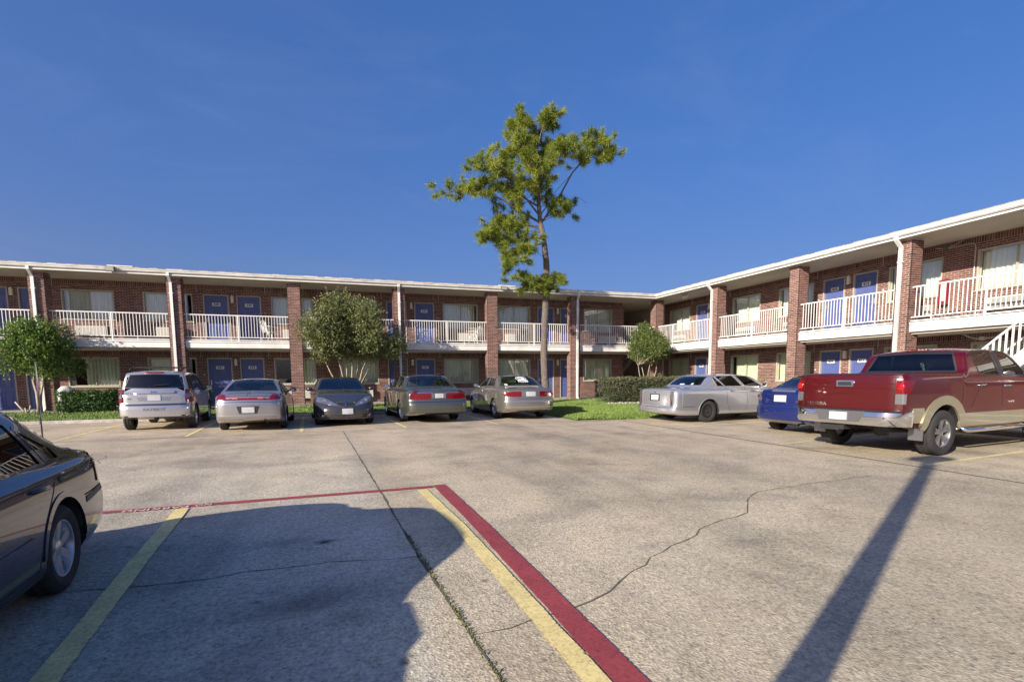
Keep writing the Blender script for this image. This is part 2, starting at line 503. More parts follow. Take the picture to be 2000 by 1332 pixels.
def jointline(name, pts, w, z=0.003, wander=0.0, taper=True):
    P = []
    for (a, b) in zip(pts[:-1], pts[1:]):
        a = Vector(a); b = Vector(b); n = max(1, int((b - a).length / 0.18))
        for i in range(n):
            q = a.lerp(b, i / n)
            d = (b - a).normalized()
            P.append(q + Vector((-d.y, d.x)) * random.uniform(-wander, wander))
    P.append(Vector(pts[-1]))
    me = strip_mesh(P, w, z, 0.0, 0.1, taper=taper)
    me.materials.append(M_JOINT)
    o = bpy.data.objects.new(name, me)
    return place(o, ground)

jointline('expansion_joint', [(-16.62, -10.0), (-16.3, -17.9), (-16.2, -20.85), (-16.1, -22.5), (-16.06, -23.4)], 0.024, wander=0.006)
jointline('expansion_joint', [(-40, -10.05), (-8.2, -9.98)], 0.05, wander=0.008)
jointline('expansion_joint', [(-8.12, -10.3), (-8.2, -15), (-8.33, -23)], 0.055, wander=0.006, taper=False)
jointline('crack', [(-20.5, -20.3), (-18.96, -20.48), (-17.9, -20.55), (-16.9, -20.5), (-16.2, -20.62)], 0.012, wander=0.035)
jointline('crack', [(-16.12, -22.0), (-15.9, -21.98), (-15.5, -21.93), (-15.1, -21.75), (-14.75, -21.5), (-14.3, -21.2), (-13.4, -20.72), (-12.75, -20.45), (-12.3, -20.0), (-11.9, -19.72), (-11.2, -19.66), (-9.6, -19.5)], 0.014, wander=0.035)
jointline('crack', [(-13.5, -15.2), (-13.4, -16.2), (-13.1, -16.9), (-12.7, -17.3), (-12.2, -17.5)], 0.012, wander=0.05)
jointline('crack', [(-16.3, -13.8), (-13, -13.7), (-11, -14.1), (-8.3, -14.0)], 0.012, wander=0.05)
jointline('crack', [(-23, -12.2), (-21, -12.9), (-20.7, -14.2), (-19.8, -15.2)], 0.012, wander=0.06)

# ---------------- kerbs, lawn, walkways ----------------
def kerb(name, x0, x1, y0, y1, h=0.12):
    mb = MB(); n = max(1, int(max(x1 - x0, y1 - y0) / 3))
    for i in range(n):
        if x1 - x0 > y1 - y0:
            a = x0 + (x1 - x0) * i / n; b = x0 + (x1 - x0) * (i + 1) / n - 0.01
            mb.box(a, b, y0, y1, 0.0, h)
        else:
            a = y0 + (y1 - y0) * i / n; b = y0 + (y1 - y0) * (i + 1) / n - 0.01
            mb.box(x0, x1, a, b, 0.0, h)
    o = mb.build(name, M_KERB)
    bv = o.modifiers.new('round', 'BEVEL'); bv.width = 0.02; bv.segments = 2
    return tag(o, kind='structure')
kerb('kerb', -45, -9.75, -4.12, -3.97)
kerb('kerb', -2.3, -2.15, -40, -10.1)

def lawn_z(x, y):
    t = min(1, max(0, (y + 4) / 4.0))
    z = 0.10 + 0.11 * t
    if x > -9.6 and y < -3.8:       # the corner lawn falls to the pavement without a kerb
        d = min(x + 9.7, y + 10.0)
        z = min(z, 0.0 + 0.12 * min(1, max(0, d / 1.2)))
    return z + 0.012 * sin(x * 1.7 + y * 0.9) + 0.01 * sin(y * 3.1 - x * 0.6)

def lawn_edge(x, y):
    """wobbly outline of the corner lawn"""
    return (x > -9.45 + 0.15 * sin(y * 1.3) and y > -9.75 + 0.12 * sin(x * 1.9))

def grass_mat():
    m = bpy.data.materials.new('lawn_soil_and_grass')
    m.use_nodes = True
    nt = m.node_tree; L = nt.links
    b = nt.nodes['Principled BSDF']
    g = nd(nt, 'ShaderNodeNewGeometry')
    n = nd(nt, 'ShaderNodeTexNoise', Scale=1.5, Detail=6.0, Roughness=0.7); L.new(g.outputs['Position'], n.inputs['Vector'])
    f = nd(nt, 'ShaderNodeTexNoise', Scale=60.0, Detail=3.0); L.new(g.outputs['Position'], f.inputs['Vector'])
    c = ramp(nt, n.outputs['Fac'], [(0.3, (0.06, 0.10, 0.02)), (0.55, (0.10, 0.15, 0.03)), (0.75, (0.17, 0.19, 0.06))])
    c = mixc(nt, 1.0, c, ramp(nt, f.outputs['Fac'], [(0.35, (0.5,) * 3), (0.65, (1.2,) * 3)]), 'MULTIPLY')
    L.new(c, b.inputs['Base Color']); b.inputs['Roughness'].default_value = 0.9
    return m
M_LAWN = grass_mat()
M_BLADE = attr_mat('grass_blade', [(0.0, (0.10, 0.17, 0.025)), (0.5, (0.18, 0.27, 0.05)), (0.85, (0.26, 0.34, 0.08)), (1.0, (0.36, 0.36, 0.14))], 0.7, bump=0.0, grime=0.25)

def lawn_patch(x0, x1, y0, y1, st=0.25):
    v = []; f = []; idx = {}
    nx = int((x1 - x0) / st); ny = int((y1 - y0) / st)
    for j in range(ny + 1):
        for i in range(nx + 1):
            x = x0 + (x1 - x0) * i / nx; y = y0 + (y1 - y0) * j / ny
            z = lawn_z(x, y)
            if x > -9.8 and y < -3.9 and not lawn_edge(x, y): z = -0.02
            v.append((x, y, z))
    for j in range(ny):
        for i in range(nx):
            a = j * (nx + 1) + i
            f.append((a, a + 1, a + nx + 2, a + nx + 1))
    me = bpy.data.meshes.new('lawn'); me.from_pydata(v, [], f); me.materials.append(M_LAWN)
    me.polygons.foreach_set('use_smooth', [True] * len(f))
    o = bpy.data.objects.new('lawn', me); COL.objects.link(o)
    return tag(o, kind='structure')
lawn_patch(-45, -9.7, -3.98, 0.02, 0.4)
lawn_patch(-9.7, -0.02, -10.1, 0.02, 0.22)
mbw = MB(); mbw.box(-2.16, 0.02, -40, -10.12, -0.05, 0.13)
tag(mbw.build('walkway', M_WALK), kind='structure')
mbw = MB(); mbw.box(-45, 12, 0.0, 2.3, -0.1, 0.22)
tag(mbw.build('walkway', M_WALK), kind='structure')
mbw = MB(); mbw.box(0.0, 2.3, -40, -0.003, -0.1, 0.22)
tag(mbw.build('walkway', M_WALK), kind='structure')

def blades(n, x0, x1, y0, y1, mb, h=(0.03, 0.075)):
    for _ in range(n):
        x = random.uniform(x0, x1); y = random.uniform(y0, y1)
        if x > -9.8 and y < -3.9 and not lawn_edge(x, y): continue
        z = lawn_z(x, y) - 0.005
        t = random.uniform(0, 2 * pi); hh = random.uniform(*h); w = 0.006 + hh * 0.1
        lx = random.gauss(0, 0.35) * hh; ly = random.gauss(0, 0.35) * hh
        a = min(1, max(0, random.gauss(0.45, 0.22)))
        mb.face([(x - cos(t) * w, y - sin(t) * w, z), (x + cos(t) * w, y + sin(t) * w, z), (x + lx, y + ly, z + hh)], a)
mb = MB()
blades(26000, -30, -9.7, -3.97, -2.2, mb)
blades(14000, -30, -9.7, -2.2, -0.02, mb)
blades(60000, -9.6, -1.5, -10, -4, mb)
blades(16000, -9.7, -1.5, -4, -0.05, mb)
blades(5000, -9.6, -7.0, -9.9, -8.6, mb, (0.06, 0.12))
blades(2500, -30, -9.7, -3.98, -3.85, mb, (0.06, 0.11))
tag(mb.build('grass', M_BLADE), 'short mown green grass on the lawn before the building', 'grass', kind='stuff')

mb = MB(); random.seed(91)
for _ in range(1300):
    t = random.random() ** 1.6
    y = -23.2 + t * 3.2; x = -16.07 - 0.045 * (y + 23.2) + random.gauss(0, 0.007 + 0.008 * (1 - t))
    if random.random() < 0.35 + 0.3 * sin(y * 7): continue
    hh = random.uniform(0.004, 0.016); a = random.random(); th = random.uniform(0, pi)
    mb.face([(x - cos(th) * 0.006, y - sin(th) * 0.006, 0.002), (x + cos(th) * 0.006, y + sin(th) * 0.006, 0.002), (x + random.gauss(0, 0.006), y + random.gauss(0, 0.006), 0.003 + hh)], a)
tag(mb.build('moss', mat('joint_moss', (0.16, 0.16, 0.06), 0.95, var=0.5, vscale=30)), 'dry moss and weeds growing in the long pavement joint', 'moss', kind='stuff')
# ================= the motel: two brick wings meeting at a breezeway =================
BRICKS = [(0.0, (0.055, 0.026, 0.022)), (0.18, (0.10, 0.042, 0.034)), (0.45, (0.165, 0.066, 0.050)), (0.75, (0.21, 0.095, 0.075)), (1.0, (0.27, 0.14, 0.115))]
M_BRICK = attr_mat('fired_brick', BRICKS, 0.85, bump=0.5, bscale=90, grime=0.3)
M_MORTAR = mat('mortar', (0.52, 0.43, 0.37), 0.95, var=0.25, vscale=5, bump=0.3, bscale=150)
M_WHITE = mat('white_painted_wood', (0.76, 0.735, 0.69), 0.5, var=0.22, vscale=1.4, bump=0.08, bscale=25)
M_GUT = mat('white_gutter_metal', (0.74, 0.72, 0.68), 0.4, var=0.25, vscale=1.8)
M_SOFF = mat('beige_soffit', (0.56, 0.50, 0.40), 0.8, var=0.12, vscale=1.2)
M_RAIL = mat('white_railing_enamel', (0.80, 0.775, 0.74), 0.4, var=0.06, vscale=6)
M_TRIM = mat('taupe_door_trim', (0.40, 0.365, 0.33), 0.55, var=0.08, vscale=4)
M_WTRIM = mat('bronze_beige_window_frame', (0.42, 0.40, 0.32), 0.45, var=0.08, vscale=4)
M_DOOR = mat('blue_door_paint', (0.09, 0.12, 0.30), 0.42, var=0.10, vscale=3, bump=0.05, bscale=30)
M_PLATE = mat('white_number_plate', (0.72, 0.72, 0.72), 0.4)
M_BLACK = mat('black_print', (0.015, 0.015, 0.015), 0.5)
M_LAMP = mat('cream_wall_lamp', (0.70, 0.66, 0.55), 0.4)
M_KNOB = mat('pale_metal', (0.62, 0.58, 0.52), 0.35, metal=0.6)
M_AC = mat('beige_unit_enamel', (0.52, 0.50, 0.45), 0.5, var=0.08, vscale=6)
M_ACD = mat('unit_grille_dark', (0.10, 0.10, 0.095), 0.6)
M_CUR = mat('ivory_curtain_cloth', (0.76, 0.76, 0.70), 0.9, var=0.06, vscale=5)
M_CUR2 = mat('green_cast_curtain_cloth', (0.70, 0.71, 0.52), 0.9, var=0.08, vscale=5)  # same cloth as upstairs, with the greenish cast of the light in its colour
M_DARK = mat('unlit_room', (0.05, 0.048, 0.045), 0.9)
M_SHING = attr_mat('roof_shingle', [(0.0, (0.20, 0.19, 0.18)), (0.5, (0.42, 0.40, 0.37)), (1.0, (0.62, 0.59, 0.54))], 0.9, bump=0.5, bscale=80)
M_GLASS = glass_mat('window_glass', (0.93, 0.96, 0.95), 0.006, 1.52, 1.6)
M_FLOOD = mat('bronze_lamp_housing', (0.16, 0.15, 0.13), 0.45, metal=0.5)
M_LENS = mat('frosted_lamp_lens', (0.42, 0.42, 0.38), 0.25, coat=0.6)
M_REDC = mat('red_cabinet_enamel', (0.22, 0.02, 0.03), 0.35, coat=0.4)
M_STEEL = mat('galvanised_conduit', (0.50, 0.46, 0.42), 0.45, metal=0.3)
M_TREAD = mat('precast_stair_tread', (0.50, 0.46, 0.40), 0.8, var=0.2, vscale=4)
M_STEELD = mat('brown_stair_steel', (0.16, 0.12, 0.10), 0.5)

WALL_D = 2.08            # front face of the room walls, metres behind the fascia
G0 = 0.22; F1 = 3.05; S0 = 2.66; S1 = 5.60
BP, BH = 0.2032, 0.0677  # brick pitch
BW, BT = 0.188, 0.0525   # brick face
CAMX = camo.matrix_world.inverted()

def px_of(p):
    q = CAMX @ Vector(p)
    if q.z > -0.1: return None
    return (1000 + 1011.77 * q.x / -q.z, 835.4 - 1011.77 * q.y / -q.z, -q.z)

def brick_rnd():
    r = random.random()
    if r < 0.07: return random.uniform(0.0, 0.15)
    if r > 0.93: return random.uniform(0.8, 1.0)
    return min(1, max(0, random.gauss(0.48, 0.16)))

def wing(name, rz, label, u0, u1, cols, openings, back, corner=None, bays=None, downs=(), seed=1, numbers=None):
    random.seed(seed)
    root = thing(name, (0, 0, 0), label, 'motel building', rz=rz)
    RW = Matrix.Rotation(rz, 4, 'Z')
    singles = []                       # candidate bricks for pieces of their own: (depth, kind, centre, axis, parent key)
    joined = []
    # ---- room walls ----
    def wall_bricks(za, zb, ops, parent):
        ua, ub = u0, u1
        sold = zb - 0.203
        nrow = int((sold - za) / BH)
        off = (sold - za) - nrow * BH
        def put(a, b, z, h, dep=0.0):
            if b - a < 0.025: return
            joined.append(['w', a, b, WALL_D - dep, z, h, brick_rnd(), parent])
        for r in range(nrow):
            z = za + off + r * BH + 0.005
            st = (r % 2) * BP / 2
            k0 = int((ua - 1) / BP) - 1
            k = k0
            while k * BP + st < ub:
                a = max(ua, k * BP + st); b = min(ub, k * BP + st + BW)
                k += 1
                if b <= a: continue
                segs = [(a, b)]
                for (oa, ob, oz0, oz1) in ops:
                    if z + BT > oz0 - 0.004 and z < oz1 + 0.004:
                        ns = []
                        for (p, q) in segs:
                            if q <= oa or p >= ob: ns.append((p, q))
                            else:
                                if p < oa: ns.append((p, oa))
                                if q > ob: ns.append((ob, q))
                        segs = ns
                dep = random.uniform(0, 0.004)
                for (p, q) in segs: put(p, q, z, BT, dep)
        n = int((ub - ua) / BH)
        for i in range(n):
            a = ua + i * BH
            put(a, a + BT, sold + 0.004, 0.190, random.uniform(0, 0.003))
    for lev, (za, zb) in enumerate(((G0, S0), (F1, S1))):
        ops = [(o[1], o[2], o[3] + (za - G0), o[4] + (za - G0)) for o in openings]
        ops.sort()
        mb = MB()
        cur = u0
        wd = WALL_D + 0.008
        for (a, b, z0, z1) in ops:
            if a > cur: mb.box(cur, a, wd, wd + 0.16, za, zb)
            if z0 > za: mb.box(a, b, wd, wd + 0.16, za, z0)
            if z1 < zb: mb.box(a, b, wd, wd + 0.16, z1, zb)
            cur = b
        if cur < u1: mb.box(cur, u1, wd, wd + 0.16, za, zb)
        wall = mb.build('wall', M_MORTAR, root)
        wall_bricks(za, zb, ops, wall)
    # ---- brick pillars ----
    pillars = []
    for (cu, cw, cd0, cd1) in cols:
        mb = MB().box(cu + 0.008, cu + cw - 0.008, cd0 + 0.008, cd1 - 0.008, 0.1, S1)
        pil = mb.build('pillar', M_MORTAR, root)
        pillars.append(pil)
        n = int((S1 - 0.14) / BH)
        for r in range(n):
            z = 0.14 + r * BH
            for side in range(4):
                ln = cw if side in (0, 2) else cd1 - cd0
                st = 0 if (r + side) % 2 == 0 else -BP / 2
                p = st
                while p < ln - 0.02:
                    a = max(0, p); b = min(ln, p + BW)
                    p += BP
                    if b - a < 0.03: continue
                    if b > ln - 0.03: b = ln
                    if side == 0: joined.append(['w', cu + a, cu + b, cd0, z, BT, brick_rnd(), pil])
                    elif side == 2: joined.append(['b', cu + a, cu + b, cd1, z, BT, brick_rnd(), pil])
                    elif side == 1: joined.append(['r', cd0 + a, cd0 + b, cu + cw, z, BT, brick_rnd(), pil])
                    else: joined.append(['l', cd0 + a, cd0 + b, cu, z, BT, brick_rnd(), pil])
    # ---- the 300 bricks that show largest are pieces of their own, the rest stays one part ----
    rank = []
    for i, b in enumerate(joined):
        if abs((b[2] - b[1]) - BW) > 0.002 or b[5] != BT or b[0] != 'w': continue
        c = RW @ Vector(((b[1] + b[2]) / 2, b[3], b[4]))
        q = px_of(c)
        if q is None or not (5 < q[0] < 1995 and 5 < q[1] < 1325): continue
        if b[4] < 2.2 or (b[4] > 2.6 and b[4] < 3.5): continue
        rank.append((q[2], i))
    rank.sort()
    own = set(i for _, i in rank[:300])
    variants = []
    for k in range(8):
        mv = MB(); a = brick_rnd()
        mv.box(-BW / 2, BW / 2, 0, 0.022, 0, BT, a=a, skip='n')
        variants.append(mv.mesh('brick', M_BRICK))
    mb = MB()
    for i, (kd, a, b, d, z, h, rn, par) in enumerate(joined):
        if i in own:
            inst('brick', variants[random.randrange(8)], ((a + b) / 2, d, z), par)
        elif kd == 'w': mb.box(a, b, d, d + 0.022, z, z + h, a=rn, skip='n')
        elif kd == 'b': mb.box(a, b, d - 0.022, d, z, z + h, a=rn, skip='s')
        elif kd == 'r': mb.box(d - 0.022, d, a, b, z, z + h, a=rn, skip='w')
        else: mb.box(d, d + 0.022, a, b, z, z + h, a=rn, skip='e')
    tag(mb.build('brickwork', M_BRICK, root), kind='stuff')
    # ---- slabs, beams, soffits, roof ----
    ub1 = corner if corner is not None else u1
    MB().box(u0, u1, 0.46, WALL_D + 0.1, 2.70, F1).build('balcony_slab', M_WALK, root)
    MB().box(u0, u1, 0.47, WALL_D, S0, 2.698).build('balcony_soffit', M_SOFF, root)
    edges = sorted([c[0] for c in cols] + [c[0] + c[1] for c in cols])
    bayl = []
    pts = [u0] + edges + [u1]
    for a, b in zip(pts[0::2], pts[1::2]):
        if b - a > 0.8: bayl.append((a, b))
    for (a, b) in bayl:
        mb = MB()
        mb.box(a + 0.003, b - 0.003, 0.36, 0.455, 2.73, 2.955)
        mb.box(a + 0.004, b - 0.004, 0.335, 0.47, 2.955, 3.02)
        o = mb.build('balcony_beam', M_WHITE, root)
    # roof
    mb = MB()
    mb.box(u0, u1, 0.09, WALL_D - 0.001, S1, S1 + 0.05)
    mb.build('soffit', M_SOFF, root)
    # low pitched roof body, mitred at the inner corner on one wing
    sl = math.tan(radians(9.0)); D = back / 2 + 0.6
    mb = MB()
    c = 1 if corner is not None else 0
    zf = 5.80
    if rz == 0:
        A = [(u0, 0.03, zf), (-0.03, 0.03, zf), (D, D, zf + sl * D), (u0, D, zf + sl * D)]
        Bk = [(u0, D, zf + sl * D), (D, D, zf + sl * D), (2 * D, 2 * D, zf - 0.2), (u0, 2 * D, zf - 0.2)]
        U = [(u0, 0.03, S1 + 0.06), (-0.03, 0.03, S1 + 0.06), (2 * D, 2 * D, S1 + 0.06), (u0, 2 * D, S1 + 0.06)]
    else:
        A = [(0.03, 0.03, zf), (u1, 0.03, zf), (u1, D, zf + sl * D), (-D, D, zf + sl * D)]
        Bk = [(-D, D, zf + sl * D), (u1, D, zf + sl * D), (u1, 2 * D, zf - 0.2), (-2 * D, 2 * D, zf - 0.2)]
        U = [(0.03, 0.03, S1 + 0.06), (u1, 0.03, S1 + 0.06), (u1, 2 * D, S1 + 0.06), (-2 * D, 2 * D, S1 + 0.06)]
    mb.face(A, 0.4); mb.face(Bk, 0.4); mb.face(U[::-1], 0.2)
    roof = mb.build('roof', M_SHING, root)
    ga, gb = (u0, -0.0) if rz == 0 else (0.0, u1)
    # fascia board with a proud lip, and the gutter hung on it (k-style section)
    mb = MB()
    mb.box(ga, gb, 0.055, 0.088, 5.595, 5.79)
    mb.box(ga, gb, 0.0, 0.054, 5.590, 5.632)
    mb.build('fascia', M_WHITE, root)
    prof = [(0.05, 5.665), (-0.005, 5.668), (-0.045, 5.70), (-0.055, 5.745), (-0.075, 5.765), (-0.078, 5.795), (-0.066, 5.795), (-0.064, 5.775), (0.05, 5.775)]
    mb = MB()
    n = max(2, int((gb - ga) / 6))
    for i in range(n):
        a = ga + (gb - ga) * i / n; b = ga + (gb - ga) * (i + 1) / n
        mb.prism(prof, 'x', a, b - 0.004)
        if i: mb.prism([(p * 1.04 - 0.002, q) for p, q in prof], 'x', a - 0.03, a + 0.03)
    mb.build('gutter', M_GUT, root, fix=True)
    # shingle tabs over the gutter edge
    sv = []
    for k in range(6):
        m2 = MB(); a = random.random()
        m2.obox((0, 0.16, 0.0), (1, 0, 0), (0, cos(radians(9)), sin(radians(9))), (0, -sin(radians(9)), cos(radians(9))), 0.145 + 0.006 * (k % 2), 0.17, 0.006, a=a)
        sv.append(m2.mesh('shingle', M_SHING))
    k = 0
    u = ga + 0.16
    while u < gb - 0.1:
        q = px_of(RW @ Vector((u, 0, 5.82)))
        if q and -80 < q[0] < 2080:
            inst('shingle', sv[random.randrange(6)], (u, -0.045 + random.uniform(-0.012, 0.012), 5.825 + random.uniform(-0.002, 0.010)), roof, rot=(random.uniform(-0.03, 0.02), 0, random.uniform(-0.02, 0.02)))
        u += 0.305
    # second course behind, seen between the tabs
    mb = MB(); u = ga
    while u < gb:
        mb.box(u, u + 0.29, 0.02, 0.3, 5.80, 5.845 + random.uniform(0, 0.012), a=random.random())
        u += 0.30
    tag(mb.build('shingle_course', M_SHING, roof), kind='stuff')
    # back and end walls so that rooms are closed
    MB().box(u0, u1, back, back + 0.2, 0, 5.8).build('back_wall', M_MORTAR, root)
    MB().box(u0 - 0.2, u0, WALL_D + 0.2, back, 0, 5.8).build('end_wall', M_MORTAR, root)
    MB().box(u1 - 0.16, u1 - 0.003, WALL_D + 0.18, back - 0.01, 0, 5.8).build('end_wall', M_MORTAR, root)
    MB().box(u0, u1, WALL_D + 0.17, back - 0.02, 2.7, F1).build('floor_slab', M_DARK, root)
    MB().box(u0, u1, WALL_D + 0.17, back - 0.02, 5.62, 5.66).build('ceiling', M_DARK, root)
    # ---- railings ----
    bal = MB().box(-0.0095, 0.0095, -0.0095, 0.0095, 3.19, 4.09).mesh('baluster', M_RAIL)
    bal2 = MB().box(-0.0095, 0.0095, -0.0095, 0.0095, 3.02, 4.09).mesh('baluster', M_RAIL)
    for (a, b) in bayl:
        mid = (a + b) / 2
        qa = px_of(RW @ Vector((a, 0.4, 4))); qb = px_of(RW @ Vector((b, 0.4, 4)))
        vis = any(q and -150 < q[0] < 2150 for q in (qa, qb))
        if not vis: continue
        mb = MB()
        d = 0.41
        mb.box(a, b, d - 0.024, d + 0.024, 4.085, 4.125)
        mb.box(a, b, d - 0.016, d + 0.016, 3.165, 3.195)
        mb.box(a, b, d - 0.016, d + 0.016, 3.055, 3.085)
        mb.box(mid - 0.022, mid + 0.022, d - 0.022, d + 0.022, 3.02, 4.084)
        rail = mb.build('railing', M_RAIL, root)
        n = int(round((b - a) / 0.116))
        for i in range(1, n):
            u = a + (b - a) * i / n
            if abs(u - mid) < 0.04: continue
            if px_of(RW @ Vector((u, 0.4, 4))) is None: continue
            inst('baluster', bal2 if i % 10 == 5 else bal, (u, d, 0), rail)
    # ---- downspouts ----
    for u in downs:
        mb = MB()
        cd = [c for c in cols if c[0] - 0.1 < u < c[0] + c[1] + 0.1][0][2]
        f = cd - 0.06
        w = 0.05
        def seg(p, q):
            mb.obox((Vector(p) + Vector(q)) / 2, (1, 0, 0), (Vector((1, 0, 0)).cross((Vector(q) - Vector(p)).normalized())), (Vector(q) - Vector(p)).normalized(), w, 0.036, (Vector(q) - Vector(p)).length / 2 + 0.01)
        seg((u, -0.02, 5.68), (u, -0.02, 5.58)); seg((u, -0.02, 5.58), (u + 0.02, f, 5.36)); seg((u + 0.02, f, 5.36), (u + 0.02, f, 0.32)); seg((u + 0.02, f, 0.32), (u + 0.02, f - 0.12, 0.22))
        mb.box(u - 0.06, u + 0.10, f - 0.04, cd + 0.01, 4.9, 4.93); mb.box(u - 0.06, u + 0.10, f - 0.04, cd + 0.01, 1.9, 1.93)
        mb.build('downspout', M_GUT, root)
    # ---- openings ----
    for lev in range(2):
        dz = 0 if lev == 0 else F1 - G0
        for oi, o in enumerate(openings):
            kind, a, b, z0, z1 = o[:5]
            z0 += dz; z1 += dz
            qq = px_of(RW @ Vector(((a + b) / 2, WALL_D, z1)))
            if qq is None or not (-160 < qq[0] < 2200): 
                MB().box(a, b, WALL_D + 0.06, WALL_D + 0.1, z0, z1).build('opening_panel', M_DARK, root)  # plain dark panel fills an opening out of view
                continue
            if kind == 'D':
                fr = MB(); t = 0.05; p = WALL_D - 0.015; q = WALL_D + 0.14
                fr.box(a, a + t, p, q, z0, z1); fr.box(b - t, b, p, q, z0, z1); fr.box(a + t + 0.001, b - t - 0.001, p, q, z1 - t, z1)
                leaf = MB(); y = WALL_D + 0.055
                leaf.box(a + t + 0.004, b - t - 0.004, y, y + 0.045, z0 + 0.02, z1 - t - 0.004)
                door = leaf.build('door', M_DOOR, root)
                fr.build('frame', M_TRIM, door)
                MB().box(a + t, b - t, p, y + 0.05, z0, z0 + 0.018).build('threshold', M_STEEL, door)
                w = b - a - 2 * t; h = z1 - t - z0
                for (ra, rb) in ((0.13, 0.455), (0.545, 0.87)):
                    for (sa, sb) in ((0.06, 0.36), (0.44, 0.78), (0.855, 0.935)):
                        pa, pb = a + t + w * ra, a + t + w * rb
                        za, zb = z0 + h * sa, z0 + h * sb
                        pm = MB()
                        for (x0_, x1_, y0_, y1_) in ((pa, pb, za, za + 0.022), (pa, pb, zb - 0.022, zb), (pa, pa + 0.022, za + 0.023, zb - 0.023), (pb - 0.022, pb, za + 0.023, zb - 0.023)):
                            pm.box(x0_, x1_, y - 0.012, y + 0.001, y0_, y1_)
                        pm.box(pa + 0.045, pb - 0.045, y - 0.008, y + 0.001, za + 0.045, zb - 0.045)
                        pm.build('panel', M_DOOR, door)
                hs = 1 if o[5] == 'r' else -1
                hx = (b - t - 0.075) if hs > 0 else (a + t + 0.075)
                hm = MB(); hm.box(hx - 0.03, hx + 0.03, y - 0.02, y, z0 + 0.93, z0 + 1.14); hm.tube([(hx, y - 0.02, z0 + 1.0), (hx, y - 0.06, z0 + 1.0), (hx - hs * 0.11, y - 0.065, z0 + 1.0)], 0.011, 6)
                hm.build('handle', M_KNOB, door)
                num = numbers.get((lev, oi)) if numbers else None
                if num:
                    cx = (a + b) / 2; cz = z0 + h * 0.818
                    MB().prism([(cx - 0.165, cz - 0.055), (cx - 0.15, cz - 0.072), (cx + 0.15, cz - 0.072), (cx + 0.165, cz - 0.055), (cx + 0.165, cz + 0.055), (cx + 0.15, cz + 0.072), (cx - 0.15, cz + 0.072), (cx - 0.165, cz + 0.055)], 'y', y - 0.018, y - 0.0).build('number_plate', M_PLATE, door, fix=True)
                    tm = text_mesh(num, 0.135, M_BLACK, 0.001, bold=True, sx=1.15)
                    inst('number', tm, (cx, y - 0.0215, cz), door, rot=(pi / 2, 0, 0))
            else:
                t = 0.045; p = WALL_D - 0.012; q = WALL_D + 0.15
                fr = MB()
                fr.box(a, a + t, p, q, z0, z1); fr.box(b - t, b, p, q, z0, z1)
                fr.box(a + t + 0.001, b - t - 0.001, p, q, z1 - t, z1); fr.box(a + t + 0.001, b - t - 0.001, p - 0.02, q, z0, z0 + t)
                win = fr.build('window', M_WTRIM, root)
                m = (a + b) / 2 + 0.03
                y = WALL_D + 0.075
                for (s0, s1, yy) in ((a + t, m, y), (m, b - t, y + 0.025)):
                    fm = MB(); fm.box(s0 + 0.001, s1 - 0.001, yy, yy + 0.02, z0 + t + 0.001, z0 + t + 0.02); fm.box(s0 + 0.001, s1 - 0.001, yy, yy + 0.02, z1 - t - 0.02, z1 - t - 0.001)
                    fm.box(s0 + 0.001, s0 + 0.026, yy, yy + 0.02, z0 + t + 0.001, z1 - t - 0.001); fm.box(s1 - 0.026, s1 - 0.001, yy, yy + 0.02, z0 + t + 0.001, z1 - t - 0.001); fm.build('sash', M_WTRIM, win)
                    MB().box(s0 + 0.026, s1 - 0.026, yy + 0.008, yy + 0.012, z0 + t + 0.002, z1 - t - 0.002).build('pane', M_GLASS, win)

                MB().box(a - 0.03, b + 0.03, WALL_D - 0.045, WALL_D - 0.0, z0 - 0.035, z0 - 0.002).build('sill', M_WTRIM, win)
                # curtain, hung in soft folds; o[5] gives the part of the width it covers on each floor
                for (c0, c1) in o[5][lev]:
                    n = int((c1 - c0) * (b - a) / 0.012)
                    v = []; f = []
                    ph = random.uniform(0, 6)
                    for i in range(n + 1):
                        uu = a + t + (b - a - 2 * t) * (c0 + (c1 - c0) * i / n)
                        for j in range(4):
                            amp = 0.022 * (0.55 + 0.45 * (1 - j / 3)) 
                            wob = 0.008 * sin(uu * 9 + j * 0.8 + ph)
                            v.append((uu + wob * (1 - j / 3), WALL_D + 0.2 + amp * sin(uu * 2 * pi / 0.135 + ph + 0.3 * sin(uu * 5)) + 0.006 * sin(uu * 31), z0 + 0.03 + (z1 - z0 - 0.06) * j / 3))
                    for i in range(n):
                        for j in range(3):
                            k = i * 4 + j
                            f.append((k, k + 4, k + 5, k + 1))
                    me = bpy.data.meshes.new('curtain'); me.from_pydata(v, [], f); me.materials.append(M_CUR2 if lev == 0 else M_CUR)
                    me.polygons.foreach_set('use_smooth', [True] * len(f))
                    place(bpy.data.objects.new('curtain', me), win)
                # the through-wall cooling unit under the window
                ca = a + o[6]; cz0 = z0 - 0.66
                mb = MB(); mb.box(ca, ca + 1.08, WALL_D - 0.20, WALL_D + 0.02, cz0, cz0 + 0.38)
                mb.box(ca - 0.012, ca + 1.092, WALL_D - 0.03, WALL_D - 0.002, cz0 - 0.015, cz0 - 0.001)
                ac = mb.build('cooling_unit', M_AC, root)
                g = MB()
                for i in range(9):
                    g.box(ca + 0.06, ca + 1.02, WALL_D - 0.206, WALL_D - 0.2005, cz0 + 0.05 + i * 0.033, cz0 + 0.062 + i * 0.033)
                g.build('grille', M_ACD if rz != 0 else M_AC, ac)
        # wall lamps, bell buttons and short conduits
    return root, bayl

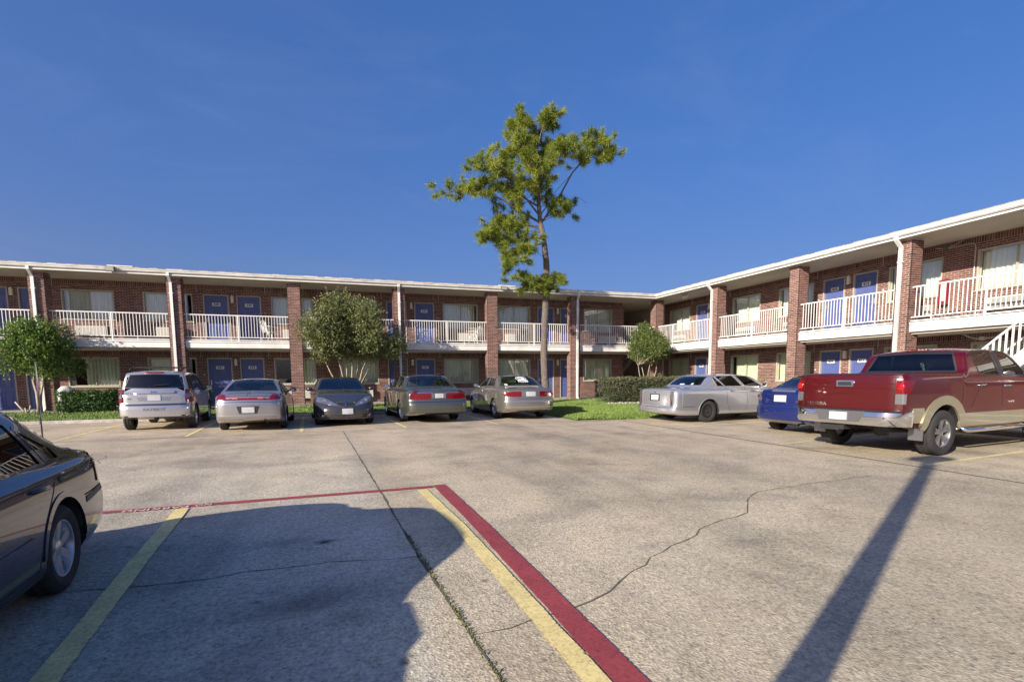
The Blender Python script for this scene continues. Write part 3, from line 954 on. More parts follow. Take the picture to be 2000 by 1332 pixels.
def W(a, b, cov, ac=0.45):
    return ('W', a, b, 1.13, 2.36, cov, ac)
def Dr(a, b, hand):
    return ('D', a, b, 0.22, 2.36, hand)
FULL = [(0.0, 1.0)]
L_OPEN = [Dr(-33.6, -32.6, 'r'), Dr(-30.12, -29.12, 'l'), Dr(-28.80, -27.80, 'r'),
          W(-27.37, -25.53, ([(0.3, 1.0)], [(0.0, 0.13), (0.12, 0.42), (0.40, 1.0)])), W(-24.47, -22.60, ([(0.0, 0.80)], [(0.0, 0.87)])),
          Dr(-22.19, -21.17, 'l'), Dr(-20.85, -19.84, 'r'),
          W(-19.41, -17.57, ([(0.55, 1.0)], FULL)), W(-16.50, -14.64, (FULL, FULL)),
          Dr(-14.19, -13.20, 'l'), Dr(-12.80, -11.80, 'r'),
          W(-11.35, -9.49, (FULL, [(0, 0.66), (0.64, 0.95)]), 0.72), W(-8.38, -6.54, (FULL, FULL), 0.4),
          Dr(-6.11, -5.12, 'l'), Dr(-4.75, -3.77, 'r'), W(-3.30, -1.49, (FULL, FULL), 0.9)]
L_COLS = [(-32.21 + 4.543 * i, 0.53, 0.257, 0.757) for i in range(7)] + [(0.235, 0.485, 0.257, 0.80)]
L_NUM = {(0, 1): '327', (1, 5): '328', (1, 6): '330', (0, 5): '331', (0, 6): '333', (1, 10): '334', (0, 10): '337', (1, 14): '338', (0, 14): '341', (1, 1): '326'}
R_OPEN = [W(-1.56, 0.27, (FULL, FULL)), Dr(0.80, 1.75, 'l'), Dr(2.08, 3.05, 'r'), W(3.52, 5.32, ([(0.08, 1.0)], FULL)), W(6.37, 8.15, (FULL, [(0.0, 0.9)])),
          Dr(8.58, 9.53, 'l'), Dr(9.87, 10.82, 'r'), W(11.21, 12.95, (FULL, FULL)), W(13.91, 15.75, (FULL, FULL)), Dr(16.3, 17.25, 'l'), Dr(17.6, 18.55, 'r')]
R_COLS = [(4.12, 0.47, 0.257, 0.757), (8.60, 0.47, 0.257, 0.757), (12.72, 0.46, 0.257, 0.757), (17.1, 0.47, 0.257, 0.757)]
R_NUM = {(1, 1): '406', (0, 1): '405', (1, 5): '410', (1, 6): '412', (0, 5): '409', (0, 6): '411'}
wingL, bayL = wing('motel_wing', 0.0, 'long two-storey red brick motel wing facing the camera behind the row of five parked cars', -38.0, -0.72, L_COLS[:-1], L_OPEN, 10.0, corner=0.0,
             downs=(-27.49, -22.96, -13.80, -4.62), seed=11, numbers=L_NUM)
wingR, bayR = wing('motel_wing', -pi / 2, 'two-storey red brick motel wing running towards the camera behind the red pickup', -2.07, 22.0, R_COLS, R_OPEN, 10.0,
             downs=(4.24, 12.86), seed=23, numbers=R_NUM)

# ---- corner pillar, breezeway and its stair belong to the long wing ----
def corner_bits():
    root = wingL
    cu, cw, d0, d1 = L_COLS[-1]
    pil = MB().box(cu + 0.008, cu + cw - 0.008, d0 + 0.008, d1 - 0.008, 0.1, S1).build('pillar', M_MORTAR, root)
    mb = MB()
    for r in range(int((S1 - 0.14) / BH)):
        z = 0.14 + r * BH
        for side in range(2):
            ln = cw if side == 0 else d1 - d0
            p = 0 if (r + side) % 2 == 0 else -BP / 2
            while p < ln - 0.02:
                a = max(0, p); b = min(ln, p + BW); p += BP
                if b - a < 0.03: continue
                if b > ln - 0.03: b = ln
                if side == 0: mb.box(cu + a, cu + b, d0, d0 + 0.022, z, z + BT, a=brick_rnd(), skip='n')
                else: mb.box(cu, cu + 0.022, d0 + a, d0 + b, z, z + BT, a=brick_rnd(), skip='e')
    tag(mb.build('brickwork', M_BRICK, root), kind='stuff')
    # walls of the passage, its landing and ceiling
    mb = MB()
    for r in range(int(5.3 / BH)):
        z = G0 + r * BH
        if S0 < z < F1 - 0.06: continue
        p = WALL_D + (0.0 if r % 2 else -BP / 2)
        while p < 5.5:
            a = max(WALL_D, p)
            mb.box(-0.742, -0.70, a, p + BW, z, z + BT, a=brick_rnd(), skip='w'); p += BP
    tag(mb.build('brickwork', M_BRICK, root), kind='stuff')
    MB().box(-0.74, -0.712, WALL_D + 0.003, 9.9, 0, 5.59).build('wall', M_MORTAR, root)
    MB().box(-0.715, 2.2, 9.6, 9.8, 0, 5.59).build('wall', M_MORTAR, root)
    MB().box(2.1, 2.26, WALL_D + 0.01, 9.7, 0, 5.59).build('wall', M_MORTAR, root)
    MB().box(-0.715, 2.2, 0.1, 9.7, S1 - 0.004, S1 + 0.05).build('soffit', M_SOFF, root)
    MB().box(-0.73, 2.2, 0.462, 2.45, 2.70, F1 - 0.003).build('balcony_slab', M_WALK, root)
    MB().box(-0.73, 2.2, 5.9, 9.6, 2.70, F1 - 0.003).build('balcony_slab', M_WALK, root)
    MB().box(-0.73, 2.09, 0.47, 2.40, S0, 2.697).build('balcony_soffit', M_SOFF, root)
    # the two beams meet across the corner, chamfered behind the myrtle
    for (a, b, c, d) in ((-0.718, 0.232, 0.36, 0.455),):
        mb = MB(); mb.box(a, b, c, d, 2.73, 2.955); mb.box(a, b, c - 0.025, d + 0.015, 2.955, 3.02)
        mb.build('balcony_beam', M_WHITE, root)
    mb = MB(); d = 0.41
    for (z0, z1, h) in ((4.085, 4.125, 0.024), (3.165, 3.195, 0.016), (3.055, 3.085, 0.016)):
        mb.box(-0.72, 0.233, d - h, d + h, z0, z1)
    rl = mb.build('railing', M_RAIL, root)
    bal = MB().box(-0.0095, 0.0095, -0.0095, 0.0095, 3.19, 4.09).mesh('baluster', M_RAIL)
    for i in range(1, 8): inst('baluster', bal, (-0.72 + 0.95 * i / 8, d, 0), rl)
    # stair climbing to the right inside the passage
    mb = MB(); y0, y1 = 2.55, 3.65
    n = 14
    sA = Vector((-1.9, 0, 0.22)); sB = Vector((0.62, 0, 2.95))
    st = thing_part('staircase', root, M_STEELD, lambda m: [m.obox(((sA.x + sB.x) / 2 + 0.03, yy, (sA.z + sB.z) / 2 - 0.05), (sB - sA).normalized(), (0, 1, 0), (sB - sA).normalized().cross(Vector((0, 1, 0))), (sB - sA).length / 2, 0.03, 0.11) for yy in (y0, y1)])
    for i in range(n):
        t = (i + 0.5) / n
        p = sA.lerp(sB, t)
        MB().box(p.x - 0.14, p.x + 0.15, y0 + 0.03, y1 - 0.03, p.z + 0.02, p.z + 0.065).build('tread', M_TREAD, st)
def thing_part(name, root, m, fn):
    mb = MB(); fn(mb)
    return mb.build(name, m, root)
corner_bits()

# ---- lamps, buttons, conduits, floodlights ----
def fittings(root, lamps, knobs, pipes):
    lm = MB(); lm.prism([(-0.055, 0), (0.055, 0), (0.055, 0.27), (0.03, 0.31), (-0.03, 0.31), (-0.055, 0.27)], 'y', WALL_D - 0.09, WALL_D - 0.0); lmesh = lm.mesh('wall_lamp', M_LAMP, fix=True)
    km = MB(); km.lathe([(0.0, -0.03), (0.025, -0.03), (0.035, -0.015), (0.035, 0.0)], 12, (0, WALL_D, 0), 'y'); kmesh = km.mesh('bell_button', M_AC, smooth=True, fix=True)
    for dz in (0, F1 - G0):
        for u in lamps: inst('wall_lamp', lmesh, (u, 0, 2.02 + dz), root)
        for u in knobs: inst('bell_button', kmesh, (u, 0, 1.60 + dz), root)
        for u in pipes:
            top = S0 if dz == 0 else S1
            MB().tube([(u, WALL_D - 0.02, top - 0.004), (u, WALL_D - 0.02, top - random.choice((0.32, 0.3, 0.34)))], 0.012, 6).build('conduit', M_STEEL, root)
fittings(wingL, (-28.99, -21.01, -12.96, -4.91), (-27.68, -22.32, -19.68, -14.5, -11.62, -6.22), (-27.64, -22.42, -19.64, -14.41, -11.56, -6.30))
fittings(wingR, (1.90, 9.70), (0.52, 8.40, 11.03, 3.2), (0.45, 8.30, 10.98, 3.35))

def flood(root, u):
    mb = MB(); mb.box(u - 0.15, u + 0.15, -0.20, -0.082, 5.61, 5.80); mb.box(u - 0.05, u + 0.05, -0.09, 0.03, 5.70, 5.76)
    f = mb.build('floodlight', M_FLOOD, root)
    MB().obox((u, -0.205, 5.70), (1, 0, 0), (0, 1, 0.25), (0, -0.25, 1), 0.13, 0.008, 0.075).build('lens', M_LENS, f)
flood(wingL, -24.85); flood(wingL, -8.74)
mb = MB(); mb.tube([(1.68, 0.75, 5.599), (1.68, 0.75, 5.52)], 0.06, 12)
sp = mb.build('twin_spotlight', M_AC, wingR)
for s in (-1, 1):
    m2 = MB(); m2.tube([(1.68 + s * 0.04, 0.72, 5.53), (1.68 + s * 0.16, 0.60, 5.44)], [0.045, 0.085], 12); m2.build('lamp_head', M_LAMP, sp)
# white roof flashings
for u in (-24.55, -8.5): MB().box(u - 0.45, u + 0.4, 0.0, 0.35, 5.84, 5.885).build('flashing', M_GUT, wingL)
# red extinguisher cabinet and the conduits beside it
mb = MB(); mb.box(12.97, 13.22, WALL_D - 0.17, WALL_D - 0.002, 3.63, 4.42); cab = mb.build('extinguisher_cabinet', M_REDC, wingR)
MB().box(13.03, 13.16, WALL_D - 0.176, WALL_D - 0.171, 3.75, 4.3).build('cabinet_window', M_AC, cab)
MB().tube([(13.85, WALL_D - 0.03, 3.6), (13.85, WALL_D - 0.03, 5.30), (13.80, WALL_D - 0.03, 5.40), (13.70, WALL_D - 0.03, 5.43), (13.0, WALL_D - 0.03, 5.42), (12.7, WALL_D - 0.03, 5.5)], 0.014, 6).build('conduit', M_STEEL, wingR)
MB().tube([(13.0, WALL_D - 0.03, 5.40), (13.3, WALL_D - 0.03, 5.5), (13.5, WALL_D - 0.03, 5.58)], 0.012, 6).build('conduit', M_STEEL, wingR)
MB().box(12.95, 13.07, WALL_D - 0.07, WALL_D - 0.001, 5.36, 5.48).build('junction_box', M_FLOOD, wingR)
MB().tube([(14.0, 1.4, 2.655), (14.25, 1.4, 2.50), (14.5, 1.4, 2.44), (14.9, 1.4, 2.47), (15.1, 1.4, 2.655)], 0.02, 6).build('conduit', M_STEEL, wingR)
MB().box(14.53, 14.65, 1.33, 1.45, 2.40, 2.50).build('junction_box', M_AC, wingR)
MB().box(8.18, 8.59, 0.33, 0.357, 2.80, 2.99).build('patch_board', M_PLATE, wingR)

# ---- white stair at the right end, climbing towards the camera ----
def stair_right():
    sA = Vector((14.95, 0, 0.2)); sB = Vector((18.05, 0, 3.05)); d = (sB - sA).normalized(); nrm = d.cross(Vector((0, 1, 0)))
    mb = MB()
    for yy in (-0.9, 0.12): mb.obox(((sA + sB) / 2 + Vector((0, yy, -0.05))), d, (0, 1, 0), nrm, (sB - sA).length / 2, 0.03, 0.13)
    st = mb.build('staircase', M_WHITE, wingR)
    for i in range(16):
        p = sA.lerp(sB, (i + 0.5) / 16)
        MB().box(p.x - 0.15, p.x + 0.15, -0.87, 0.09, p.z + 0.02, p.z + 0.06).build('tread', M_TREAD, st)
    for yy in (-0.9, 0.12):
        mb = MB()
        mb.obox((sA + sB) / 2 + Vector((0, yy, 0.98)), d, (0, 1, 0), nrm, (sB - sA).length / 2, 0.022, 0.022)
        mb.obox((sA + sB) / 2 + Vector((0, yy, 0.16)), d, (0, 1, 0), nrm, (sB - sA).length / 2, 0.016, 0.016)
        n = 24
        for i in range(n + 1):
            p = sA.lerp(sB, i / n)
            mb.box(p.x - 0.018, p.x + 0.018, yy - 0.018, yy + 0.018, p.z + 0.14, p.z + 0.98)
        mb.build('stair_railing', M_RAIL, st)
stair_right()
# ================= plants =================
M_BARKP = mat('pine_bark', (0.155, 0.125, 0.105), 0.95, var=0.5, vscale=14, bump=1.0, bscale=28)
M_BARKM = mat('myrtle_bark', (0.36, 0.29, 0.22), 0.8, var=0.35, vscale=10, bump=0.4, bscale=30)
def leaf_mat(name, stops, trans=0.35):
    m = attr_mat(name, stops, 0.5, bump=0.0, bscale=30, grime=0.25)
    nt = m.node_tree; b = nt.nodes['Principled BSDF']; out = nt.nodes['Material Output']
    src = b.inputs['Base Color'].links[0].from_socket
    tl = nd(nt, 'ShaderNodeBsdfTranslucent')
    cc = mixc(nt, 1.0, src, (1.25, 1.2, 0.5), 'MULTIPLY')
    nt.links.new(cc, tl.inputs['Color'])
    mx = nd(nt, 'ShaderNodeMixShader'); mx.inputs[0].default_value = trans
    nt.links.new(b.outputs[0], mx.inputs[1]); nt.links.new(tl.outputs[0], mx.inputs[2]); nt.links.new(mx.outputs[0], out.inputs['Surface'])
    return m
M_LEAF1 = leaf_mat('myrtle_leaf_green', [(0, (0.05, 0.10, 0.02)), (0.5, (0.12, 0.21, 0.045)), (1, (0.26, 0.36, 0.09))])
M_LEAF2 = leaf_mat('myrtle_leaf_olive', [(0, (0.06, 0.085, 0.03)), (0.5, (0.19, 0.22, 0.085)), (0.88, (0.36, 0.37, 0.17)), (0.92, (0.5, 0.46, 0.42)), (1, (0.62, 0.56, 0.52))])
M_LEAF3 = leaf_mat('myrtle_leaf_pale', [(0, (0.08, 0.12, 0.03)), (0.5, (0.16, 0.21, 0.06)), (1, (0.28, 0.31, 0.10))])
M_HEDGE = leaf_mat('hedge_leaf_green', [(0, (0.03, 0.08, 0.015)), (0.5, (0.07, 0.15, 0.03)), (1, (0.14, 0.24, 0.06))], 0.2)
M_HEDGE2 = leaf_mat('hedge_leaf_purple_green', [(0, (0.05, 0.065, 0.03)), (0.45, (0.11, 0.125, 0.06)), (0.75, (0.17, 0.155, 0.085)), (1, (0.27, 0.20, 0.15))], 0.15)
M_NEED = leaf_mat('pine_needle', [(0, (0.10, 0.15, 0.025)), (0.5, (0.26, 0.32, 0.05)), (1, (0.45, 0.47, 0.09))], 0.42)
M_YELP = leaf_mat('yellow_green_leaf', [(0, (0.16, 0.20, 0.03)), (0.5, (0.30, 0.33, 0.07)), (1, (0.42, 0.40, 0.12))])

def rand_unit():
    while True:
        v = Vector((random.uniform(-1, 1), random.uniform(-1, 1), random.uniform(-1, 1)))
        if 0.05 < v.length < 1: return v.normalized()

def leaf(mb, p, s, a, up=0.25):
    n = rand_unit(); n.z = abs(n.z) * 0.6 + up; n.normalize()
    t = n.orthogonal().normalized()
    t = (Matrix.Rotation(random.uniform(0, 2 * pi), 3, n) @ t)
    b = n.cross(t)
    l = s * random.uniform(0.8, 1.3); w = l * 0.5
    p = Vector(p)
    mb.face([p - t * l * 0.5, p + b * w * 0.5 - t * l * 0.05 + n * l * 0.06, p + t * l * 0.5, p - b * w * 0.5 - t * l * 0.05 + n * l * 0.06], a)

def myrtle(loc, label, lobes, stems, nleaf, ls, m, seed, sprig=0.2, base_r=0.045):
    """lobes: (dx,dy,z,rx,ry,rz) ellipsoids the shoots end in"""
    random.seed(seed)
    root = thing('crape_myrtle', loc, label, 'tree', 'crape myrtles on the lawn')
    tr = MB()
    for (tx, ty, tz, bx, by) in stems:
        mid = Vector((bx + (tx - bx) * 0.35 + random.uniform(-.05, .05), by + (ty - by) * 0.35, tz * 0.5))
        top = Vector((tx, ty, tz))
        tr.tube([(bx, by, -0.05), Vector((bx, by, 0)).lerp(mid, 0.5) + Vector((random.uniform(-.04, .04), 0, 0)), mid, mid.lerp(top, 0.5) + Vector((random.uniform(-.06, .06), random.uniform(-.06, .06), 0)), top], [base_r, base_r * 0.9, base_r * 0.75, base_r * 0.55, base_r * 0.35], 7)
        for lb in lobes:
            c = Vector(lb[:3])
            if (c - top).length < 1.6 and random.random() < 0.8:
                tr.tube([top, top.lerp(c, 0.6) + rand_unit() * 0.08, c + rand_unit() * 0.15], [base_r * 0.35, base_r * 0.22, 0.005], 5)
    tr.build('trunk', M_BARKM, root, smooth=True)
    mb = MB()
    tot = sum(l[3] * l[4] * l[5] for l in lobes) ** 1.0
    wts = [(l[3] * l[4] * l[5]) ** (2 / 3) for l in lobes]
    for _ in range(nleaf):
        lb = random.choices(lobes, wts)[0]
        d = rand_unit()
        r = random.random() ** 0.38
        if random.random() < sprig: r *= random.uniform(1.0, 1.22)
        if random.random() < 0.06: r *= random.uniform(1.15, 1.5)
        p = Vector((lb[0] + d.x * lb[3] * r, lb[1] + d.y * lb[4] * r, lb[2] + d.z * lb[5] * r))
        # shoots: a few leaves strung along a short twig
        dirn = (d + Vector((0, 0, 0.5)) + rand_unit() * 0.5).normalized()
        tone = min(0.88, max(0, random.gauss(0.45, 0.2)))
        k = random.randint(3, 5)
        for i in range(k):
            q = p + dirn * (i * ls * 0.55) + rand_unit() * ls * 0.35
            a = tone + random.uniform(-.12, .12)
            leaf(mb, q, ls, min(0.86, max(0, a)))
        if m is M_LEAF2 and d.z > 0.1 and r > 0.85 and random.random() < 0.16:
            for i in range(3): leaf(mb, p + dirn * ls * (2 + i * 0.4) + rand_unit() * 0.02, ls * 0.6, random.uniform(0.93, 1.0))
    mb.build('crown', m, root)
    return root

def blobs(cx, cy, cz, rx, ry, rz, n, r, seed, low=-0.9):
    random.seed(seed)
    out = []
    for i in range(n):
        d = rand_unit()
        if d.z < low: d.z = -d.z
        q = random.uniform(0.45, 0.95)
        s = random.uniform(0.55, 1.35) * r
        out.append((cx + d.x * rx * q, cy + d.y * ry * q, cz + d.z * rz * q, s, s, s * 0.85))
    return out

myrtle((-27.35, -0.45, 0.2), 'round dark green crape myrtle at the far left, beside the white vent pipe', blobs(0.0, 0, 2.25, 1.2, 1.1, 1.05, 20, 0.5, 5) + [(0.05, 0, 2.15, 0.75, 0.7, 0.7)],
       [(-0.15, 0, 1.5, 0.02, 0), (0.2, 0.1, 1.45, 0.05, 0.02), (0.0, -0.15, 1.55, -0.02, -0.02)], 4600, 0.095, M_LEAF1, 41, base_r=0.05)
myrtle((-16.15, -1.5, 0.17), 'large pale-blossomed crape myrtle with fanned stems behind the dark grey sedan', blobs(0.0, 0, 3.05, 2.15, 1.45, 1.35, 40, 0.52, 8, -0.6) + [(0, 0, 2.95, 1.3, 0.95, 0.9), (0.4, 0, 2.6, 0.9, 0.7, 0.6), (-0.5, 0, 2.6, 0.9, 0.7, 0.6), (-1.0, 0, 2.2, 0.5, 0.4, 0.35), (0.85, 0.1, 2.25, 0.5, 0.4, 0.32)],
       [(-0.95, 0.1, 1.95, -0.28, 0.0), (-0.5, -0.1, 2.2, -0.14, 0), (-0.1, 0.15, 2.3, 0.0, 0.04), (0.05, -0.1, 2.3, 0.05, -0.03), (0.45, 0.1, 2.2, 0.17, 0), (0.9, 0.0, 2.0, 0.30, 0.02), (0.75, -0.2, 2.1, 0.26, -0.05)], 11500, 0.085, M_LEAF2, 42, base_r=0.05)
myrtle((-0.95, -0.75, 0.2), 'light green crape myrtle in the corner behind the long purple-green hedge', blobs(0.05, 0, 2.55, 1.3, 1.05, 0.9, 22, 0.45, 9, -0.7) + [(0, 0, 2.5, 0.75, 0.7, 0.6), (-0.3, 0, 3.55, 0.3, 0.3, 0.42), (0.0, 0, 3.45, 0.35, 0.3, 0.4), (-0.75, 0, 3.2, 0.22, 0.2, 0.42)],
       [(-0.55, 0, 1.75, -0.12, 0), (-0.3, 0.1, 1.8, -0.05, 0.03), (0.1, -0.1, 1.8, 0.02, 0), (0.6, 0, 1.9, 0.25, 0.0)], 6000, 0.085, M_LEAF3, 43, base_r=0.04)

# ---------------- hedges ----------------
def hedge(name, x0, x1, y0, y1, zb, h, n, ls, m, label, seed, rnd=0.35, edge=None):
    random.seed(seed)
    root = thing(name, ((x0 + x1) / 2, (y0 + y1) / 2, zb), label, 'hedge')
    cx, cy = (x1 - x0) / 2, (y1 - y0) / 2
    core = MB()
    k = 0.8
    nx = max(3, int((x1 - x0) / 0.4))
    # closed core in the darkest leaf tone, added so that no light passes through
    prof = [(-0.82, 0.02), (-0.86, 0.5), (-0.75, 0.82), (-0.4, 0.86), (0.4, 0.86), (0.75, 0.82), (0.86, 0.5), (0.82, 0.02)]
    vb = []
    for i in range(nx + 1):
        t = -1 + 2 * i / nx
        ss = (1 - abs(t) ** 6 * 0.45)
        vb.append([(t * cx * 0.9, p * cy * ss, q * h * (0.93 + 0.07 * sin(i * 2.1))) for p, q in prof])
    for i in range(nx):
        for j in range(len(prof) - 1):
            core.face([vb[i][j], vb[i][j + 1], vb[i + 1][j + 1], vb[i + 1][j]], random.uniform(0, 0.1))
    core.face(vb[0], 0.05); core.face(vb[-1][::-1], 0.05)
    core.build('dark_core', m, root)
    mb = MB()
    for _ in range(n):
        t = random.uniform(-1, 1); 
        s = random.random()
        ss = (1 - abs(t) ** 6 * rnd)
        if s < 0.42:   # top
            p = (t * cx, random.uniform(-1, 1) * cy * ss, h * (0.93 + random.uniform(-0.1, 0.09) + 0.04 * sin(t * 9)))
        elif s < 0.9:  # camera side and left end
            p = (t * cx, -cy * ss * random.uniform(0.82, 1.06), h * random.uniform(0.02, 1.0))
        else:
            e = random.choice((-1, 1))
            p = (e * cx * random.uniform(0.85, 1.04), random.uniform(-1, 1) * cy * 0.8, h * random.uniform(0.02, 1.0))
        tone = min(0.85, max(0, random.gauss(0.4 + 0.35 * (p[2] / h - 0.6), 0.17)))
        for i in range(3):
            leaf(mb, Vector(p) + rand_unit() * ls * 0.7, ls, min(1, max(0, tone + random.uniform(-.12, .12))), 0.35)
    mb.build('foliage', m, root)
    return root
hedge('hedge', -26.75, -24.9, -0.75, -0.05, 0.19, 0.80, 1900, 0.07, M_HEDGE, 'low clipped bright green hedge beside the white vent pipe', 51)
hedge('hedge', -22.35, -21.6, -0.9, -0.15, 0.19, 0.78, 700, 0.07, M_HEDGE, 'small green bush between the silver wagon and the silver coupe', 52)
hedge('hedge', -4.55, 0.1, -3.35, -1.6, 0.12, 1.18, 6200, 0.075, M_HEDGE2, 'long purplish green hedge on the corner lawn behind the silver sedan', 53)
# pale edging stones along the foot of that hedge
mb = MB(); random.seed(3)
x = -4.75
while x < -0.2:
    w = random.uniform(0.12, 0.22); y = -3.62 + 0.25 * abs((x + 2.3) / 2.4) ** 2
    mb = MB(); hh = random.uniform(0.05, 0.08)
    mb.obox((x + w / 2, y, 0.13), (cos(0.2), sin(0.2), 0), (-sin(0.2), cos(0.2), 0), (0, 0, 1), w / 2, 0.06, hh)
    o = mb.build('edging_stone', M_KERB); tag(o, 'pale edging stone along the foot of the long purplish hedge', 'stone', 'edging stones under the corner hedge')
    bv = o.modifiers.new('round', 'BEVEL'); bv.width = 0.025; bv.segments = 2
    x += w + 0.01

def small_plant(name, loc, label, n, h, r, m, seed, ls=0.09):
    random.seed(seed)
    root = thing(name, loc, label, 'plant')
    st = MB(); lf = MB()
    for i in range(n):
        t = random.uniform(0, 2 * pi); q = Vector((cos(t) * r * random.random(), sin(t) * r * random.random(), h * random.uniform(0.6, 1.0)))
        st.tube([(0, 0, 0), q * 0.5 + Vector((0, 0, 0.05)), q], [0.01, 0.007, 0.003], 5)
        for k in range(9):
            leaf(lf, q * random.uniform(0.45, 1.05) + rand_unit() * 0.05, ls, random.random())
    st.build('stems', M_BARKM, root); lf.build('leaves', m, root)
small_plant('young_shrub', (-0.45, -8.05, 0.13), 'yellow-green young shrub against the brick pillar behind the blue sedan', 16, 1.25, 0.32, M_YELP, 61)
small_plant('rose_bush', (-0.75, -1.35, 0.2), 'thin pale leafed rose bush before the ground floor window in the corner', 12, 1.55, 0.4, M_LEAF3, 62, 0.07)
# cut stump shoots by the left myrtle
random.seed(5)
sr = thing('pruned_stump', (-27.6, -0.7, 0.19), 'pale pruned stump shoots at the foot of the left crape myrtle', 'stump')
mb = MB()
for (a, b, c) in ((-0.35, 0.0, 0.45), (-0.2, 0.05, 0.25), (0.1, 0.0, 0.3), (-0.05, -0.05, 0.22), (0.22, 0, 0.15)):
    mb.tube([(0, 0, -0.02), (a * 0.5, b, c * 0.4), (a, b, c)], [0.035, 0.028, 0.022], 7)
mb.build('shoots', mat('dry_wood', (0.52, 0.45, 0.33), 0.9, var=0.3, vscale=20), sr, smooth=True)

# ---------------- the pine ----------------
def pine():
    random.seed(77)
    bx, by, bz = -7.15, -1.8, 0.17
    root = thing('pine_tree', (bx, by, bz), 'tall slender pine rising above the roof behind the beige-silver sedan', 'tree')
    # measured outline of the trunk in the plane of the tree, metres
    tr = [(-0.05, 0), (-0.10, 1.0), (-0.15, 2.2), (-0.14, 3.5), (-0.10, 4.6), (-0.05, 5.6), (-0.08, 6.6), (-0.2, 7.6), (-0.35, 8.4), (-0.42, 9.3), (-0.42, 10.2), (-0.5, 11.2), (-0.55, 12.2), (-0.55, 12.7)]
    rad = [0.19, 0.172, 0.16, 0.152, 0.147, 0.14, 0.13, 0.118, 0.105, 0.095, 0.075, 0.055, 0.035, 0.015]
    P = [(x, 0.06 * sin(z * 0.8), z) for x, z in tr]
    mb = MB(); mb.tube(P, rad, 14)
    # plated bark: shallow raised plates wrapped on the trunk
    for i in range(420):
        z = random.uniform(0.2, 8.2)
        for k in range(len(tr) - 1):
            if tr[k][1] <= z <= tr[k + 1][1]:
                t = (z - tr[k][1]) / (tr[k + 1][1] - tr[k][1]); cx = tr[k][0] + (tr[k + 1][0] - tr[k][0]) * t; rr = rad[k] + (rad[k + 1] - rad[k]) * t
        th = random.uniform(0, 2 * pi); n = Vector((cos(th), sin(th), 0)); tt = Vector((-sin(th), cos(th), 0))
        mb.obox(Vector((cx, 0.06 * sin(z * 0.8), z)) + n * (rr - 0.002), tt, n, (0, 0, 1), random.uniform(0.018, 0.035), random.uniform(0.006, 0.014), random.uniform(0.05, 0.12))
    mb.build('trunk', M_BARKP, root)
    limbs = MB(); crown = MB()
    def at(z):
        for k in range(len(tr) - 1):
            if tr[k][1] <= z <= tr[k + 1][1]:
                t = (z - tr[k][1]) / (tr[k + 1][1] - tr[k][1]); return Vector((tr[k][0] + (tr[k + 1][0] - tr[k][0]) * t, 0.06 * sin(z * 0.8), z))
        return Vector((tr[-1][0], 0, tr[-1][1]))
    def tuft(p, d, s, tone):
        d = Vector(d).normalized()
        for i in range(random.randint(65, 95)):
            v = (d * random.uniform(0.1, 1.0) + rand_unit() * 0.85).normalized()
            l = s * random.uniform(0.7, 1.15)
            w = v.orthogonal().normalized() * 0.012
            w = Matrix.Rotation(random.uniform(0, pi), 3, v) @ w
            b = p + d * random.uniform(-0.08, 0.14) * s * 4
            tip = b + v * l - Vector((0, 0, 0.12 * l))
            crown.face([b - w, b + w, tip], min(1, max(0, tone + random.gauss(0, 0.13))))
    def limb(z0, pts, r, clumps, spread, s=0.30):
        a = at(z0); Q = [a] + [Vector(p) for p in pts]
        n = len(Q)
        limbs.tube(Q, [r * (1 - 0.8 * i / (n - 1)) for i in range(n)], 6)
        for _ in range(int(clumps * 2.1)):
            t = random.random() ** 0.6; k = min(n - 2, int(t * (n - 1))); f = t * (n - 1) - k
            c = Q[k].lerp(Q[k + 1], f)
            if t < 0.25: continue
            e = c + Vector((random.gauss(0, spread), random.gauss(0, spread * 0.9), random.gauss(0.12, spread * 0.75)))
            limbs.tube([c, c.lerp(e, 0.6) + Vector((0, 0, -0.03)), e], [0.014, 0.01, 0.006], 4, cap=False)
            dd = (e - c) + Vector((0, 0, 0.25))
            tone = random.uniform(0.25, 0.8)
            tuft(e, dd, s, tone)
            if random.random() < 0.8: tuft(e + rand_unit() * 0.16, dd, s * 0.9, tone - 0.1)
    # left sweep of crown
    limb(8.3, [(-1.2, 0.1, 8.7), (-2.2, 0.1, 9.2), (-3.2, 0.0, 9.35), (-4.45, 0.1, 9.3)], 0.06, 30, 0.34)
    limb(8.6, [(-1.3, -0.5, 9.2), (-2.4, -0.7, 10.0), (-3.4, -0.7, 10.2)], 0.05, 22, 0.34)
    limb(8.1, [(-1.0, 0.3, 8.2), (-1.8, 0.4, 8.15), (-2.3, 0.4, 8.0)], 0.05, 14, 0.3)
    limb(9.0, [(-1.2, 0.5, 9.6), (-1.9, 0.6, 10.2), (-2.2, 0.6, 10.8)], 0.045, 20, 0.34)
    limb(9.6, [(-1.0, -0.6, 10.4), (-1.7, -0.8, 11.0), (-1.9, -0.8, 11.3)], 0.045, 18, 0.33)
    # top
    limb(10.6, [(-0.8, 0.2, 11.6), (-1.05, 0.2, 12.3), (-1.15, 0.2, 12.8)], 0.04, 26, 0.30)
    limb(11.4, [(-0.4, -0.3, 12.2), (-0.1, -0.3, 12.6), (0.25, -0.3, 12.75)], 0.035, 16, 0.28)
    limb(10.4, [(0.1, 0.4, 11.2), (0.6, 0.5, 11.9), (0.9, 0.5, 12.0)], 0.04, 20, 0.30)
    limb(10.0, [(0.0, -0.5, 10.8), (0.5, -0.6, 11.2), (0.75, -0.6, 11.5)], 0.04, 18, 0.30)
    limb(10.9, [(-0.6, 0.8, 11.5), (-0.5, 1.1, 12.0)], 0.035, 14, 0.3)
